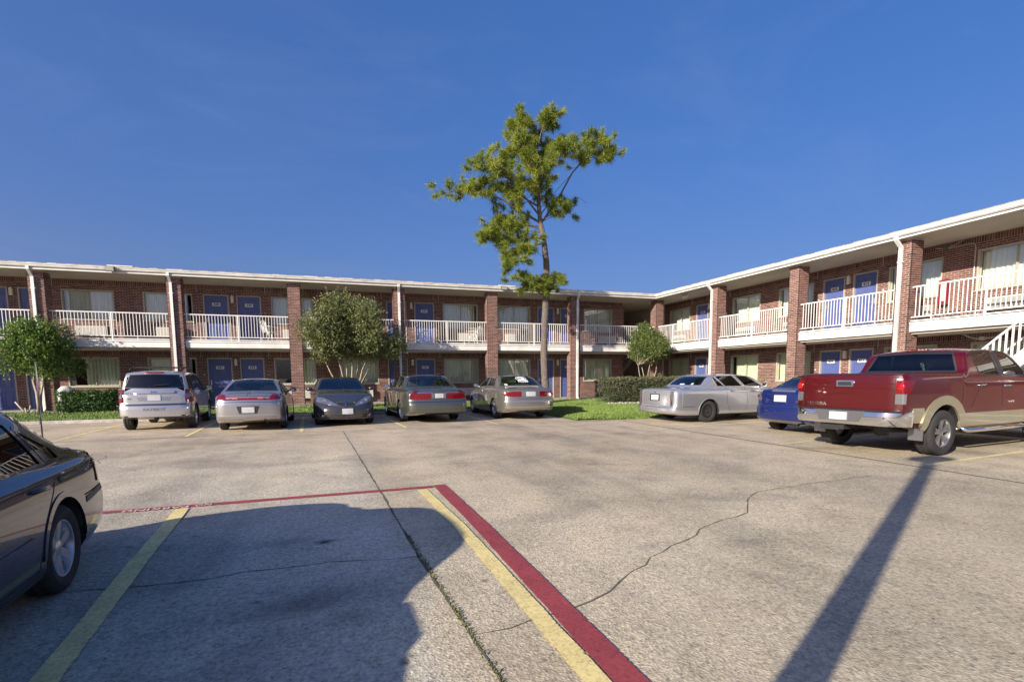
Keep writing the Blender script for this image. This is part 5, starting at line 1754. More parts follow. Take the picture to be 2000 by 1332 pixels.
def mir(pl):
    return [(-a, b) for a, b in pl]
P_SILV = paint('silver_metallic_paint', (0.56, 0.56, 0.57), 0.72, 0.24)
P_SILV2 = paint('pale_silver_paint', (0.42, 0.41, 0.43), 0.75, 0.24)
P_GREY = paint('dark_grey_metallic_paint', (0.075, 0.072, 0.078), 0.6, 0.24)
P_GRNG = paint('grey_green_metallic_paint', (0.115, 0.12, 0.105), 0.6, 0.24)
P_BEIGE = paint('beige_silver_paint', (0.27, 0.25, 0.22), 0.65, 0.24)
P_CADI = paint('light_grey_metallic_paint', (0.52, 0.52, 0.54), 0.7, 0.24)
P_BLUE = paint('deep_blue_paint', (0.008, 0.018, 0.12), 0.3, 0.24)
P_RED = paint('candy_red_paint', (0.065, 0.0005, 0.001), 0.0, 0.3)
P_RED.node_tree.nodes['Principled BSDF'].inputs['Coat Weight'].default_value = 0.6
P_NAVY = paint('near_black_navy_paint', (0.008, 0.009, 0.022), 0.2, 0.25)
P_GOLD = paint('champagne_cladding', (0.40, 0.37, 0.24), 0.6, 0.38)

def sedan_trim(c, seams, handles, hm, hz):
    for pl in seams: c.seam(pl)
    for x in handles: c.handle(x, hz, hm)

# ---------- silver wagon-like sport utility ----------
sp = dict(L=4.41, W=1.80, wb=2.635, ro=0.86, R=0.345, tw=0.215, rim=0.225, style='five', arch=0.06, wheelin=0.03,
    deck=[(0, 1.02), (0.1, 1.06), (0.5, 1.08), (3.2, 1.09), (3.6, 1.05), (4.1, 1.0), (4.3, 0.94), (4.41, 0.8)],
    bot=[(0, 0.40), (0.2, 0.36), (0.6, 0.30), (3.8, 0.28), (4.41, 0.34)],
    w=[(0, 0.80), (0.05, 0.84), (0.2, 0.875), (0.6, 0.895), (1.2, 0.90), (3.3, 0.90), (4.0, 0.87), (4.3, 0.78), (4.41, 0.66)],
    sh=[(0, 0.99), (0.3, 1.04), (1.5, 1.03), (3.3, 1.02), (4.1, 0.95), (4.41, 0.78)],
    roof=[(0.02, 1.05), (0.10, 1.22), (0.24, 1.58), (0.34, 1.655), (0.7, 1.68), (1.6, 1.69), (2.4, 1.66), (2.65, 1.60), (3.05, 1.32), (3.38, 1.07)],
    rear=[(0.3, 0.05), (0.42, 0.0), (0.68, 0.0), (0.74, 0.06), (1.0, 0.07), (1.2, 0.08), (1.7, 0.08)], front=[(0.3, 0.05), (0.5, 0), (0.7, 0), (1.0, 0.1)],
    bow=(0.10, 0.2), tum=0.26, inset=0.06, cbow=(0.03, 0.12), cav=(0.20, 0.3), seatz=0.12)
c = Car('sport_utility_vehicle', 'boxy silver sport utility vehicle with roof rails, leftmost of the row by the building', sp, (-21.58, -7.15), 94, P_SILV, M_CGLD, 'car', group='cars parked by the long wing')
c.end_window('B', [(-0.58, 1.55), (0, 1.575), (0.58, 1.55)], [(-0.70, 1.20), (0, 1.19), (0.70, 1.20)], 'rear_window', tw=0.025)
c.end_window('F', [(-0.55, 1.58), (0.55, 1.58)], [(-0.70, 1.14), (0.70, 1.14)], 'windscreen')
c.side_window([(0.50, 1.53), (1.02, 1.56)], [(0.36, 1.13), (1.02, 1.12)]); c.side_window([(1.10, 1.56), (1.85, 1.57)], [(1.10, 1.12), (1.95, 1.11)]); c.side_window([(1.93, 1.57), (2.42, 1.54)], [(2.03, 1.11), (3.0, 1.10)])
c.finish()
for sg in (1, -1):
    f = (lambda p: p) if sg > 0 else mir
    a = f([(0.865, 1.14), (0.72, 1.155)]); b = f([(0.885, 0.80), (0.73, 0.79)])
    t = c.patch('B', a, b, M_TAIL, 'tail_lamp', off=0.012, nu=6, nv=6)
    c.patch('B', f([(0.84, 1.03), (0.745, 1.035)]), f([(0.85, 0.92), (0.75, 0.92)]), M_CLEAR, 'reversing_lamp', off=0.016, nu=3, nv=2, parent=t)
    c.patch('B', f([(0.86, 0.44), (0.62, 0.44)]), f([(0.86, 0.38), (0.64, 0.38)]), M_PLAS, 'bumper_vent', off=0.004, nu=3, nv=2)
c.strip('B', [(-0.75, 0.735), (0.75, 0.735)], 0.05, M_PLAS, 'bumper_step', off=0.004)
c.patch('B', [(-0.48, 1.11), (0.48, 1.11)], [(-0.47, 1.035), (0.47, 1.035)], P_SILV, 'tailgate_bar', off=0.03, nu=8, nv=2)
c.patch('B', [(-0.45, 1.03), (0.45, 1.03)], [(-0.36, 0.84), (0.36, 0.84)], P_SILV2, 'plate_recess', off=0.003, nu=6, nv=2)
c.plate('B', 0, 0.925, off=0.016)
c.letters('B', 'Jeep', 0.0, 1.075, 0.085, M_CHROME, off=0.034); c.letters('B', 'PATRIOT', 0.0, 0.60, 0.10, M_ALLOYD, sx=1.3, off=0.004); c.letters('B', '4x4', 0.58, 0.90, 0.06, M_ALLOYD); c.letters('B', 'LIMITED', 0.6, 1.05, 0.03, M_ALLOYD)
c.patch('B', [(-0.2, 1.635), (0.2, 1.635)], [(-0.24, 1.60), (0.24, 1.60)], M_TAIL, 'high_brake_lamp', off=0.01, nu=4, nv=2)
q = MB(); p, n = c.hit('B', 0.02, 1.25); q.tube([p + n * 0.02, p + n * 0.03 + Vector((0, -0.34, 0.03))], [0.012, 0.008], 5); q.build('rear_wiper', M_PLAS, c.root)
for sg in (1, -1):
    q = MB(); q.tube([(c.X(0.5), sg * 0.60, 1.70), (c.X(0.6), sg * 0.60, 1.755), (c.X(1.6), sg * 0.60, 1.775), (c.X(2.4), sg * 0.58, 1.74), (c.X(2.5), sg * 0.58, 1.68)], 0.02, 6); q.build('roof_rail', M_PLAS, c.root, smooth=True)
for x in (0.8, 1.9):
    q = MB(); q.tube([(c.X(x), -0.6, 1.77), (c.X(x), 0, 1.785), (c.X(x), 0.6, 1.77)], 0.018, 6); q.build('roof_bar', M_PLAS, c.root)
sedan_trim(c, [[(1.03, 1.1), (1.03, 0.95), (1.3, 0.42)], [(1.98, 1.1), (1.98, 0.42)], [(3.1, 1.0), (3.1, 0.42)]], (1.25, 2.25), P_SILV, 0.98)
c.mirror(2.85, 1.10, M_PLAS, w=0.2, h=0.17)
for v in 'LR':
    for (x0, x1) in ((0.4, 0.42),): c.strip(v, [(0.45, 0.48), (0.42, 0.34)], 0.1, M_PLAS, 'mud_flap', off=0.0)
    c.strip(v, [(1.35, 0.42), (3.0, 0.42)], 0.10, P_SILV2, 'sill_cladding', off=0.012)
q = MB(); q.box(c.X(0.12), c.X(0.3), -0.04, 0.04, 0.30, 0.37); q.build('tow_hitch', M_RIMD, c.root)
c.exhaust(-0.45, 0.03, 0.30)

# ---------- silver coupe ----------
sp = dict(L=4.745, W=1.79, wb=2.67, ro=1.05, R=0.315, tw=0.195, rim=0.195, style='seven', arch=0.045,
    deck=[(0, 0.95), (0.06, 1.0), (0.2, 1.045), (0.8, 1.06), (3.4, 1.0), (3.65, 0.97), (4.2, 0.88), (4.6, 0.76), (4.745, 0.62)],
    bot=[(0, 0.36), (0.15, 0.29), (0.6, 0.22), (4.0, 0.2), (4.55, 0.2), (4.745, 0.27)],
    w=[(0, 0.74), (0.05, 0.79), (0.2, 0.84), (0.6, 0.882), (1.2, 0.895), (3.4, 0.895), (4.1, 0.87), (4.5, 0.80), (4.68, 0.70), (4.745, 0.60)],
    sh=[(0, 0.90), (0.2, 0.97), (0.6, 0.985), (1.5, 0.965), (3.4, 0.92), (4.2, 0.80), (4.745, 0.58)],
    roof=[(0.74, 1.055), (1.0, 1.18), (1.5, 1.385), (1.85, 1.435), (2.25, 1.44), (2.7, 1.39), (3.2, 1.18), (3.64, 0.97)],
    rear=[(0.28, 0.07), (0.40, 0.01), (0.6, 0.0), (0.78, 0.0), (0.82, 0.03), (0.95, 0.05), (1.06, 0.09)], front=[(0.2, 0.08), (0.45, 0), (0.6, 0.02), (0.8, 0.15)],
    bow=(0.13, 0.24), tum=0.50, inset=0.09)
c = Car('coupe', 'silver two-door coupe with a full-width red tail lamp band, second in the row', sp, (-19.0, -8.3), 90, P_SILV2, M_CGL, 'car', group='cars parked by the long wing')
c.end_window('B', [(-0.50, 1.375), (0, 1.40), (0.50, 1.375)], [(-0.67, 1.09), (0, 1.10), (0.67, 1.09)], 'rear_window', tw=0.022)
c.end_window('F', [(-0.52, 1.34), (0.52, 1.34)], [(-0.70, 1.02), (0.70, 1.02)], 'windscreen')
c.side_window([(1.42, 1.26), (1.80, 1.33)], [(1.15, 1.05), (1.85, 1.03)]); c.side_window([(1.90, 1.34), (2.62, 1.33)], [(1.95, 1.03), (3.15, 1.0)])
c.finish()
c.strip('B', [(-0.58, 0.905), (0, 0.915), (0.58, 0.905)], 0.095, M_TAIL, 'tail_lamp_band', off=0.010)
for sg in (1, -1):
    f = (lambda p: p) if sg > 0 else mir
    c.patch('B', f([(0.70, 1.02), (0.58, 1.0)]), f([(0.79, 0.865), (0.50, 0.862)]), M_TAIL, 'tail_lamp', off=0.012, nu=6, nv=5)
    c.patch('B', f([(0.38, 0.935), (0.24, 0.938)]), f([(0.38, 0.89), (0.24, 0.892)]), M_AMBER, 'reversing_lamp', off=0.015, nu=3, nv=2)
c.strip('B', [(-0.76, 0.80), (0, 0.815), (0.76, 0.80)], 0.014, M_SEAM, 'bumper_gap', off=0.002); c.strip('B', [(-0.74, 0.45), (0, 0.445), (0.74, 0.45)], 0.02, P_SILV, 'bumper_edge', off=0.012)
c.patch('B', [(-0.28, 0.70), (0.28, 0.70)], [(-0.22, 0.50), (0.22, 0.50)], M_RIMD, 'plate_recess', off=0.002, nu=6, nv=2); c.plate('B', 0, 0.60, off=0.012)
c.letters('B', 'H', 0, 1.0, 0.085, M_ALLOYD)
sedan_trim(c, [[(1.87, 1.02), (1.86, 0.30)], [(3.28, 0.95), (3.28, 0.30)], [(1.87, 0.33), (3.28, 0.31)]], (2.1,), P_SILV2, 0.90)
c.mirror(2.98, 1.02, M_PLAS); c.exhaust(-0.38, 0.028, 0.27)
c.strip('R', [(0.25, 0.52), (0.30, 0.52)], 0.04, M_SEAM, 'bumper_scuff')
for v in 'LR': c.strip(v, [(1.4, 0.34), (3.3, 0.33)], 0.012, P_SILV, 'sill_line', off=0.006)

# ---------- dark grey sedan, nose to the camera ----------
sp = dict(L=4.80, W=1.80, wb=2.85, ro=1.0, R=0.33, tw=0.22, rim=0.21, style='five', arch=0.05,
    deck=[(0, 0.95), (0.1, 1.0), (0.7, 1.04), (3.3, 1.04), (3.6, 1.02), (4.1, 0.93), (4.5, 0.80), (4.72, 0.70), (4.80, 0.60)],
    bot=[(0, 0.32), (0.2, 0.26), (0.6, 0.2), (4.0, 0.18), (4.6, 0.18), (4.80, 0.22)],
    w=[(0, 0.72), (0.06, 0.78), (0.25, 0.85), (0.7, 0.89), (1.3, 0.90), (3.5, 0.90), (4.2, 0.88), (4.55, 0.82), (4.72, 0.74), (4.80, 0.64)],
    sh=[(0, 0.90), (0.3, 0.97), (1.2, 0.99), (3.3, 0.96), (4.1, 0.87), (4.5, 0.76), (4.80, 0.56)],
    roof=[(0.68, 1.04), (0.95, 1.18), (1.4, 1.41), (1.8, 1.46), (2.2, 1.465), (2.55, 1.43), (3.0, 1.26), (3.55, 1.02)],
    rear=[(0.3, 0.05), (0.5, 0), (0.75, 0.02), (1.0, 0.08)], front=[(0.18, 0.06), (0.32, 0.0), (0.45, 0.0), (0.6, 0.05), (0.75, 0.14), (0.9, 0.22)],
    bow=(0.14, 0.26), tum=0.46, inset=0.09, cbow=(0.07, 0.14))
c = Car('sedan', 'dark grey sedan parked nose out towards the camera, middle of the row', sp, (-16.53, -7.65), 274, P_GREY, M_CGLD, 'car', 'front', group='cars parked by the long wing')
c.end_window('F', [(-0.55, 1.40), (0, 1.425), (0.55, 1.40)], [(-0.73, 1.06), (0, 1.055), (0.73, 1.06)], 'windscreen', tw=0.025)
c.end_window('B', [(-0.5, 1.37), (0.5, 1.37)], [(-0.65, 1.09), (0.65, 1.09)], 'rear_window')
c.side_window([(1.30, 1.32), (1.98, 1.38)], [(1.05, 1.08), (2.0, 1.06)]); c.side_window([(2.06, 1.38), (2.5, 1.36)], [(2.08, 1.06), (3.1, 1.04)])
c.finish()
for sg in (1, -1):
    f = (lambda p: p) if sg > 0 else mir
    h = c.patch('F', f([(0.79, 0.86), (0.62, 0.845), (0.40, 0.73), (0.26, 0.64)]), f([(0.81, 0.72), (0.6, 0.67), (0.42, 0.62), (0.26, 0.60)]), M_CLEAR, 'headlamp', off=0.008, nu=12, nv=6)
    for (yy, zz, r) in ((0.60, 0.745, 0.05), (0.44, 0.67, 0.04)):
        p, n = c.hit('F', yy * sg, zz)
        q = MB(); q.lathe([(0.0, 0.012), (r * 0.55, 0.010), (r * 0.6, 0.016), (r, 0.014)], 14, (p.x, p.y, p.z), 'x'); q.build('headlamp_bulb', M_CHROME, h, smooth=True)
    g = c.patch('F', f([(0.05, 0.70), (0.20, 0.705), (0.27, 0.68)]), f([(0.05, 0.585), (0.16, 0.58), (0.25, 0.65)]), M_PLAS, 'grille', off=0.002, nu=8, nv=4)
    c.strip('F', f([(0.04, 0.71), (0.20, 0.715), (0.285, 0.685), (0.26, 0.63), (0.17, 0.575), (0.05, 0.57)]), 0.014, M_ALLOYD, 'grille_surround', off=0.010)
    c.patch('F', f([(0.80, 0.37), (0.46, 0.36)]), f([(0.76, 0.25), (0.46, 0.25)]), M_PLAS, 'fog_lamp_recess', off=0.002, nu=5, nv=3)
    p, n = c.hit('F', 0.66 * sg, 0.315); q = MB(); q.lathe([(0.0, 0.02), (0.035, 0.018), (0.042, 0.0)], 12, (p.x, p.y, p.z), 'x'); q.build('fog_lamp', M_CLEAR, c.root, smooth=True)
c.patch('F', [(-0.44, 0.36), (-0.03, 0.355)], [(-0.44, 0.255), (-0.03, 0.25)], M_PLAS, 'lower_intake', off=0.002, nu=6, nv=2); c.patch('F', [(0.03, 0.355), (0.44, 0.36)], [(0.03, 0.25), (0.44, 0.255)], P_GREY, 'lower_intake', off=-0.001, nu=6, nv=2)
c.strip('F', [(-0.80, 0.40), (-0.7, 0.235), (-0.3, 0.215), (0, 0.21), (0.3, 0.215), (0.7, 0.235), (0.80, 0.40)], 0.02, M_ALLOYD, 'intake_trim', off=0.008)
c.strip('F', [(0, 0.36), (0, 0.20)], 0.07, P_GREY, 'nose_blade', off=0.012)
c.strip('F', [(-0.035, 0.72), (0, 0.57), (0.035, 0.72)], 0.022, M_CHROME, 'nose_badge', off=0.02)
c.plate('F', 0.02, 0.44, off=0.03)
c.strip('F', [(-0.72, 0.885), (-0.28, 0.735), (0, 0.725), (0.28, 0.735), (0.72, 0.885)], 0.010, M_SEAM, 'bonnet_gap', off=0.0015)
c.mirror(3.0, 1.03, P_GREY)
for sg in (1, -1):
    q = MB(); q.tube([(c.X(3.62), 0.28 * sg + 0.1, 1.03), (c.X(3.52), 0.28 * sg - 0.28, 1.075)], 0.011, 5); q.build('wiper', M_PLAS, c.root)
q = MB(); q.tube([(c.X(2.52), 0, 1.33), (c.X(2.52), 0.0, 1.14)], [0.006, 0.006], 5); q.lathe([(0, 0.05), (0.025, 0.02), (0.02, -0.02), (0.03, -0.04), (0.0, -0.06)], 8, (c.X(2.52), 0, 1.22)); q.box(c.X(2.5), c.X(2.53), -0.11, 0.11, 1.325, 1.355); q.build('hanging_air_freshener', M_DECAL, c.root)
sedan_trim(c, [[(1.15, 1.05), (1.35, 0.6), (1.45, 0.3)], [(2.03, 1.05), (2.05, 0.3)], [(3.2, 0.98), (3.2, 0.3)]], (1.35, 2.35), P_GREY, 0.90)

# ---------- grey-green full-size sedan ----------
sp = dict(L=5.39, W=1.99, wb=2.91, ro=1.46, R=0.345, tw=0.225, rim=0.21, style='many', arch=0.045, rimm=M_CHROME,
    deck=[(0, 1.0), (0.05, 1.05), (0.2, 1.085), (1.0, 1.10), (3.9, 1.05), (4.15, 1.02), (4.8, 0.95), (5.2, 0.86), (5.39, 0.72)],
    bot=[(0, 0.34), (0.2, 0.28), (0.8, 0.22), (4.6, 0.2), (5.2, 0.22), (5.39, 0.3)],
    w=[(0, 0.90), (0.05, 0.935), (0.2, 0.965), (0.6, 0.985), (1.2, 0.995), (4.0, 0.995), (4.8, 0.97), (5.2, 0.88), (5.39, 0.76)],
    sh=[(0, 0.955), (0.2, 1.02), (1.0, 1.02), (4.0, 0.98), (4.8, 0.9), (5.39, 0.68)],
    roof=[(1.02, 1.095), (1.25, 1.22), (1.75, 1.47), (2.05, 1.515), (2.5, 1.525), (3.0, 1.50), (3.3, 1.44), (3.75, 1.22), (4.13, 1.02)],
    rear=[(0.28, 0.06), (0.38, 0.0), (0.66, 0.0), (0.70, 0.07), (0.95, 0.085), (1.05, 0.12)], front=[(0.2, 0.06), (0.4, 0), (0.6, 0.03), (0.9, 0.1)],
    bow=(0.13, 0.2), tum=0.46, inset=0.09, int=M_INTT)
c = Car('full_size_sedan', 'grey-green full-size sedan with wide red tail lamps, fourth in the row', sp, (-13.83, -7.45), 93.5, P_GRNG, M_CGLM, 'car', group='cars parked by the long wing')
c.end_window('B', [(-0.56, 1.46), (0, 1.485), (0.56, 1.46)], [(-0.76, 1.135), (0, 1.135), (0.76, 1.135)], 'rear_window', tw=0.03)
c.end_window('F', [(-0.55, 1.42), (0.55, 1.42)], [(-0.75, 1.07), (0.75, 1.07)], 'windscreen')
c.side_window([(1.72, 1.39), (2.48, 1.45)], [(1.55, 1.12), (2.5, 1.10)], M_CHROME); c.side_window([(2.56, 1.45), (3.12, 1.43)], [(2.58, 1.10), (3.65, 1.07)], M_CHROME)
c.finish()
for sg in (1, -1):
    f = (lambda p: p) if sg > 0 else mir
    t = c.patch('B', f([(0.86, 0.945), (0.24, 0.945)]), f([(0.88, 0.755), (0.24, 0.765)]), M_TAIL, 'tail_lamp', off=0.012, nu=9, nv=4)
    c.patch('B', f([(0.72, 1.045), (0.66, 1.03)]), f([(0.90, 0.80), (0.62, 0.945)]), M_TAILD, 'tail_lamp_corner', off=0.014, nu=5, nv=5)
    c.strip('B', f([(0.66, 0.953), (0.22, 0.953), (0.22, 0.76)]), 0.014, M_CHROME, 'lamp_trim', off=0.016)
    c.patch('B', f([(0.225, 0.945), (0.155, 0.945)]), f([(0.225, 0.78), (0.155, 0.78)]), M_CLEAR, 'reversing_lamp', off=0.012, nu=2, nv=2)
    for v in 'LR': pass
c.strip('B', [(-0.90, 0.675), (0.90, 0.675)], 0.02, M_SEAM, 'bumper_gap', off=0.002); c.strip('B', [(-0.9, 0.655), (0.9, 0.655)], 0.014, M_CHROME, 'bumper_trim', off=0.006)
c.patch('B', [(-0.16, 0.94), (0.16, 0.94)], [(-0.16, 0.77), (0.16, 0.77)], M_RIMD, 'plate_recess', off=0.002, nu=3, nv=2); c.plate('B', -0.01, 0.86, w=0.27, h=0.14, off=0.014)
c.strip('B', [(-0.03, 1.03), (0.03, 1.01)], 0.04, M_CHROME, 'trunk_badge', off=0.006)
c.strip('B', [(-0.9, 0.44), (0.9, 0.44)], 0.008, M_SEAM, 'bumper_crease', off=0.001)
sedan_trim(c, [[(1.6, 1.1), (1.62, 0.85), (1.85, 0.35)], [(2.52, 1.1), (2.54, 0.33)], [(3.75, 1.03), (3.75, 0.33)]], (1.8, 2.8), M_CHROME, 0.93)
for v in 'LR': c.strip(v, [(1.95, 0.60), (3.9, 0.58)], 0.03, P_GRNG, 'side_moulding', off=0.014); c.strip(v, [(1.85, 0.27), (3.95, 0.26)], 0.05, M_CHROME, 'sill_moulding', off=0.005)
c.mirror(3.55, 1.08, P_GRNG)

# ---------- beige-silver rounded sedan ----------
sp = dict(L=5.08, W=1.89, wb=2.85, ro=1.24, R=0.335, tw=0.215, rim=0.205, style='five', arch=0.045,
    deck=[(0, 0.98), (0.05, 1.03), (0.2, 1.065), (0.9, 1.09), (3.6, 1.04), (3.85, 1.01), (4.5, 0.92), (4.9, 0.80), (5.08, 0.66)],
    bot=[(0, 0.33), (0.2, 0.27), (0.7, 0.22), (4.3, 0.2), (4.9, 0.22), (5.08, 0.3)],
    w=[(0, 0.84), (0.05, 0.88), (0.2, 0.915), (0.6, 0.94), (1.2, 0.945), (3.7, 0.945), (4.4, 0.92), (4.85, 0.82), (5.08, 0.66)],
    sh=[(0, 0.93), (0.2, 0.99), (1.0, 1.0), (3.7, 0.96), (4.4, 0.87), (5.08, 0.62)],
    roof=[(0.88, 1.09), (1.1, 1.20), (1.55, 1.42), (1.9, 1.47), (2.35, 1.48), (2.8, 1.44), (3.35, 1.22), (3.82, 1.01)],
    rear=[(0.28, 0.07), (0.38, 0.0), (0.55, -0.005), (0.70, 0.02), (0.75, 0.05), (0.95, 0.06), (1.06, 0.10)], front=[(0.2, 0.06), (0.4, 0), (0.6, 0.03), (0.9, 0.15)],
    bow=(0.17, 0.24), tum=0.48, inset=0.09, int=M_INTT)
c = Car('rounded_sedan', 'beige-silver rounded sedan with an oval decal on its rear window, by the lawn', sp, (-10.70, -7.62), 90.5, P_BEIGE, M_CGLM, 'car', group='cars parked by the long wing')
gw = c.end_window('B', [(-0.52, 1.42), (0, 1.445), (0.52, 1.42)], [(-0.71, 1.125), (0, 1.13), (0.71, 1.125)], 'rear_window', tw=0.025)
c.end_window('F', [(-0.55, 1.38), (0.55, 1.38)], [(-0.72, 1.06), (0.72, 1.06)], 'windscreen')
c.side_window([(1.62, 1.36), (2.28, 1.42)], [(1.42, 1.11), (2.3, 1.09)], P_BEIGE); c.side_window([(2.36, 1.42), (2.78, 1.40)], [(2.38, 1.09), (3.3, 1.06)], P_BEIGE)
c.finish()
for sg in (1, -1):
    f = (lambda p: p) if sg > 0 else mir
    t = c.patch('B', f([(0.84, 0.93), (0.6, 0.945), (0.32, 0.945)]), f([(0.87, 0.80), (0.6, 0.775), (0.32, 0.77)]), M_TAIL, 'tail_lamp', off=0.014, nu=9, nv=4)
    c.patch('B', f([(0.315, 0.945), (0.20, 0.945)]), f([(0.315, 0.775), (0.20, 0.775)]), M_CLEAR, 'reversing_lamp', off=0.012, nu=3, nv=2)
c.plate('B', 0, 0.86, w=0.33, h=0.15, off=0.012)
c.strip('B', [(-0.45, 0.74), (-0.38, 0.705), (0.38, 0.705), (0.45, 0.74)], 0.012, M_SEAM, 'trunk_gap', off=0.002)
c.strip('B', [(-0.86, 0.62), (0, 0.625), (0.86, 0.62)], 0.010, P_SILV, 'bumper_crease', off=0.006); c.strip('B', [(-0.86, 0.43), (0, 0.43), (0.86, 0.43)], 0.012, P_SILV, 'bumper_crease', off=0.006)
# football club decal: an oval holding a G, the name under it, and a small round sticker
def ell(cx, cz, rx, rz, w, a0=0, a1=2 * pi, n=26):
    return [(cx + rx * cos(a0 + (a1 - a0) * i / n), cz + rz * sin(a0 + (a1 - a0) * i / n)) for i in range(n + 1)]
c.strip('B', ell(-0.14, 1.355, 0.195, 0.052, 0.012), 0.02, M_DECAL, 'decal_oval', off=0.004, thick=0, n=40, parent=gw)
c.strip('B', ell(-0.14, 1.355, 0.125, 0.030, 0.01, -0.6, -2 * pi + 0.15), 0.024, M_DECAL, 'decal_letter', off=0.004, thick=0, n=30, parent=gw); c.strip('B', [(-0.22, 1.352), (-0.13, 1.352)], 0.016, M_DECAL, 'decal_letter', off=0.004, thick=0, parent=gw)
c.letters('B', 'PACKERS', -0.17, 1.265, 0.105, M_DECAL, off=0.004, sx=0.88, name='decal_lettering', parent=gw)
c.strip('B', ell(0.52, 1.155, 0.045, 0.018, 0.01), 0.02, M_DECAL, 'round_sticker', off=0.004, thick=0, n=20, parent=gw)
c.letters('B', 'LeSabre', -0.62, 0.80, 0.045, M_CHROME, off=0.018)
sedan_trim(c, [[(1.48, 1.09), (1.5, 0.85), (1.66, 0.35)], [(2.33, 1.09), (2.35, 0.33)], [(3.45, 1.01), (3.45, 0.33)]], (1.68, 2.58), P_BEIGE, 0.93)
for v in 'LR': c.strip(v, [(1.6, 0.58), (3.6, 0.56)], 0.03, P_BEIGE, 'side_moulding', off=0.012)
c.mirror(3.2, 1.06, P_BEIGE); c.exhaust(-0.55, 0.03, 0.27)

# ---------- light grey luxury sedan, broadside ----------
sp = dict(L=5.33, W=1.95, wb=2.89, ro=1.34, R=0.335, tw=0.20, rim=0.20, style='steel', arch=0.055, rimm=M_RIMD, wheelin=0.045,
    deck=[(0, 0.98), (0.04, 1.02), (0.2, 1.045), (1.0, 1.07), (3.9, 1.03), (4.15, 1.0), (4.8, 0.94), (5.2, 0.84), (5.33, 0.72)],
    bot=[(0, 0.30), (0.2, 0.24), (0.8, 0.22), (4.6, 0.22), (5.2, 0.24), (5.33, 0.3)],
    w=[(0, 0.90), (0.05, 0.935), (0.2, 0.955), (0.6, 0.97), (1.2, 0.975), (4.0, 0.975), (4.8, 0.95), (5.15, 0.88), (5.33, 0.78)],
    sh=[(0, 0.96), (0.2, 1.0), (1.0, 1.0), (4.0, 0.97), (4.8, 0.9), (5.33, 0.68)],
    roof=[(0.98, 1.07), (1.12, 1.16), (1.5, 1.40), (1.7, 1.455), (2.2, 1.475), (2.8, 1.465), (3.2, 1.41), (3.7, 1.20), (4.12, 1.0)],
    rear=[(0.25, 0.07), (0.34, 0.0), (0.46, 0.0), (0.50, 0.05), (0.9, 0.07), (1.05, 0.10)], front=[(0.2, 0.06), (0.4, 0), (0.6, 0.03), (0.9, 0.08)],
    bow=(0.10, 0.18), tum=0.44, inset=0.085, int=M_INT)
c = Car('luxury_sedan', 'light grey luxury sedan seen broadside with a black spare wheel, beside the corner lawn', sp, (-6.12, -10.88), 3.0, P_CADI, M_CGLD, 'car', group='vehicles parked by the right wing')
gw = c.end_window('B', [(-0.60, 1.405), (0.60, 1.405)], [(-0.76, 1.115), (0.76, 1.115)], 'rear_window', P_CADI, tw=0.02)
c.end_window('F', [(-0.55, 1.39), (0.55, 1.39)], [(-0.74, 1.06), (0.74, 1.06)], 'windscreen')
c.side_window([(1.60, 1.37), (1.66, 1.385)], [(1.72, 1.09), (2.0, 1.085)], P_CADI, nu=5); c.side_window([(1.72, 1.395), (2.42, 1.42)], [(2.03, 1.085), (2.72, 1.08)], P_CADI); c.side_window([(2.52, 1.42), (3.02, 1.39)], [(2.84, 1.08), (3.6, 1.055)], P_CADI)
c.finish()
for sg in (1, -1):
    f = (lambda p: p) if sg > 0 else mir
    c.patch('B', f([(0.80, 0.96), (0.69, 0.955)]), f([(0.80, 0.50), (0.72, 0.50)]), M_CLEAR, 'tail_lamp', off=0.012, nu=3, nv=6)
    c.strip('B', f([(0.685, 0.955), (0.70, 0.7), (0.715, 0.50)]), 0.016, M_CHROME, 'lamp_trim', off=0.018)
    c.strip('B', f([(0.745, 0.75), (0.735, 0.51)]), 0.03, M_TAILD, 'lamp_slot', off=0.016)
    v = 'L' if sg > 0 else 'R'
    c.strip(v, [(0.36, 0.97), (0.36, 0.52)], 0.018, P_SILV, 'wing_edge', off=0.008)
    c.strip(v, [(0.36, 0.50), (0.80, 0.50)], 0.012, M_SEAM, 'bumper_gap', off=0.002)
c.plate('B', 0, 0.76, w=0.34, h=0.16, off=0.014); c.patch('B', [(-0.24, 0.865), (0.24, 0.865)], [(-0.24, 0.66), (0.24, 0.66)], M_CHROME, 'plate_frame', off=0.006, nu=4, nv=2)
c.strip('B', [(-0.68, 0.56), (0.68, 0.56)], 0.03, P_CADI, 'trunk_moulding', off=0.014); c.strip('B', [(-0.88, 0.475), (0.88, 0.475)], 0.012, M_SEAM, 'bumper_gap', off=0.002)
c.strip('B', [(-0.88, 0.30), (0.88, 0.30)], 0.07, M_PLAS, 'bumper_valance', off=0.004)
c.strip('B', [(0.03, 0.93), (-0.03, 0.91)], 0.03, M_PLAS, 'trunk_badge', off=0.006); c.strip('B', [(0.1, 1.15), (-0.1, 1.15)], 0.03, M_DECAL, 'window_sticker', off=0.004, thick=0, parent=gw); c.letters('B', 'Ms.', -0.42, 1.16, 0.07, M_DECAL, off=0.004, parent=gw)
sedan_trim(c, [[(1.70, 1.36), (2.02, 1.06), (2.04, 0.8), (2.02, 0.62), (2.18, 0.28)], [(2.80, 1.06), (2.86, 0.62), (2.82, 0.28)], [(3.85, 1.0), (3.85, 0.28)]], (2.22, 3.05), M_CHROME, 0.935)
for v in 'LR':
    c.strip(v, [(2.0, 0.50), (3.9, 0.49)], 0.02, P_SILV, 'side_moulding', off=0.008); c.strip(v, [(1.72, 0.235), (4.0, 0.235)], 0.035, M_PLAS, 'sill_moulding', off=0.004)
c.mirror(3.55, 1.08, P_CADI)
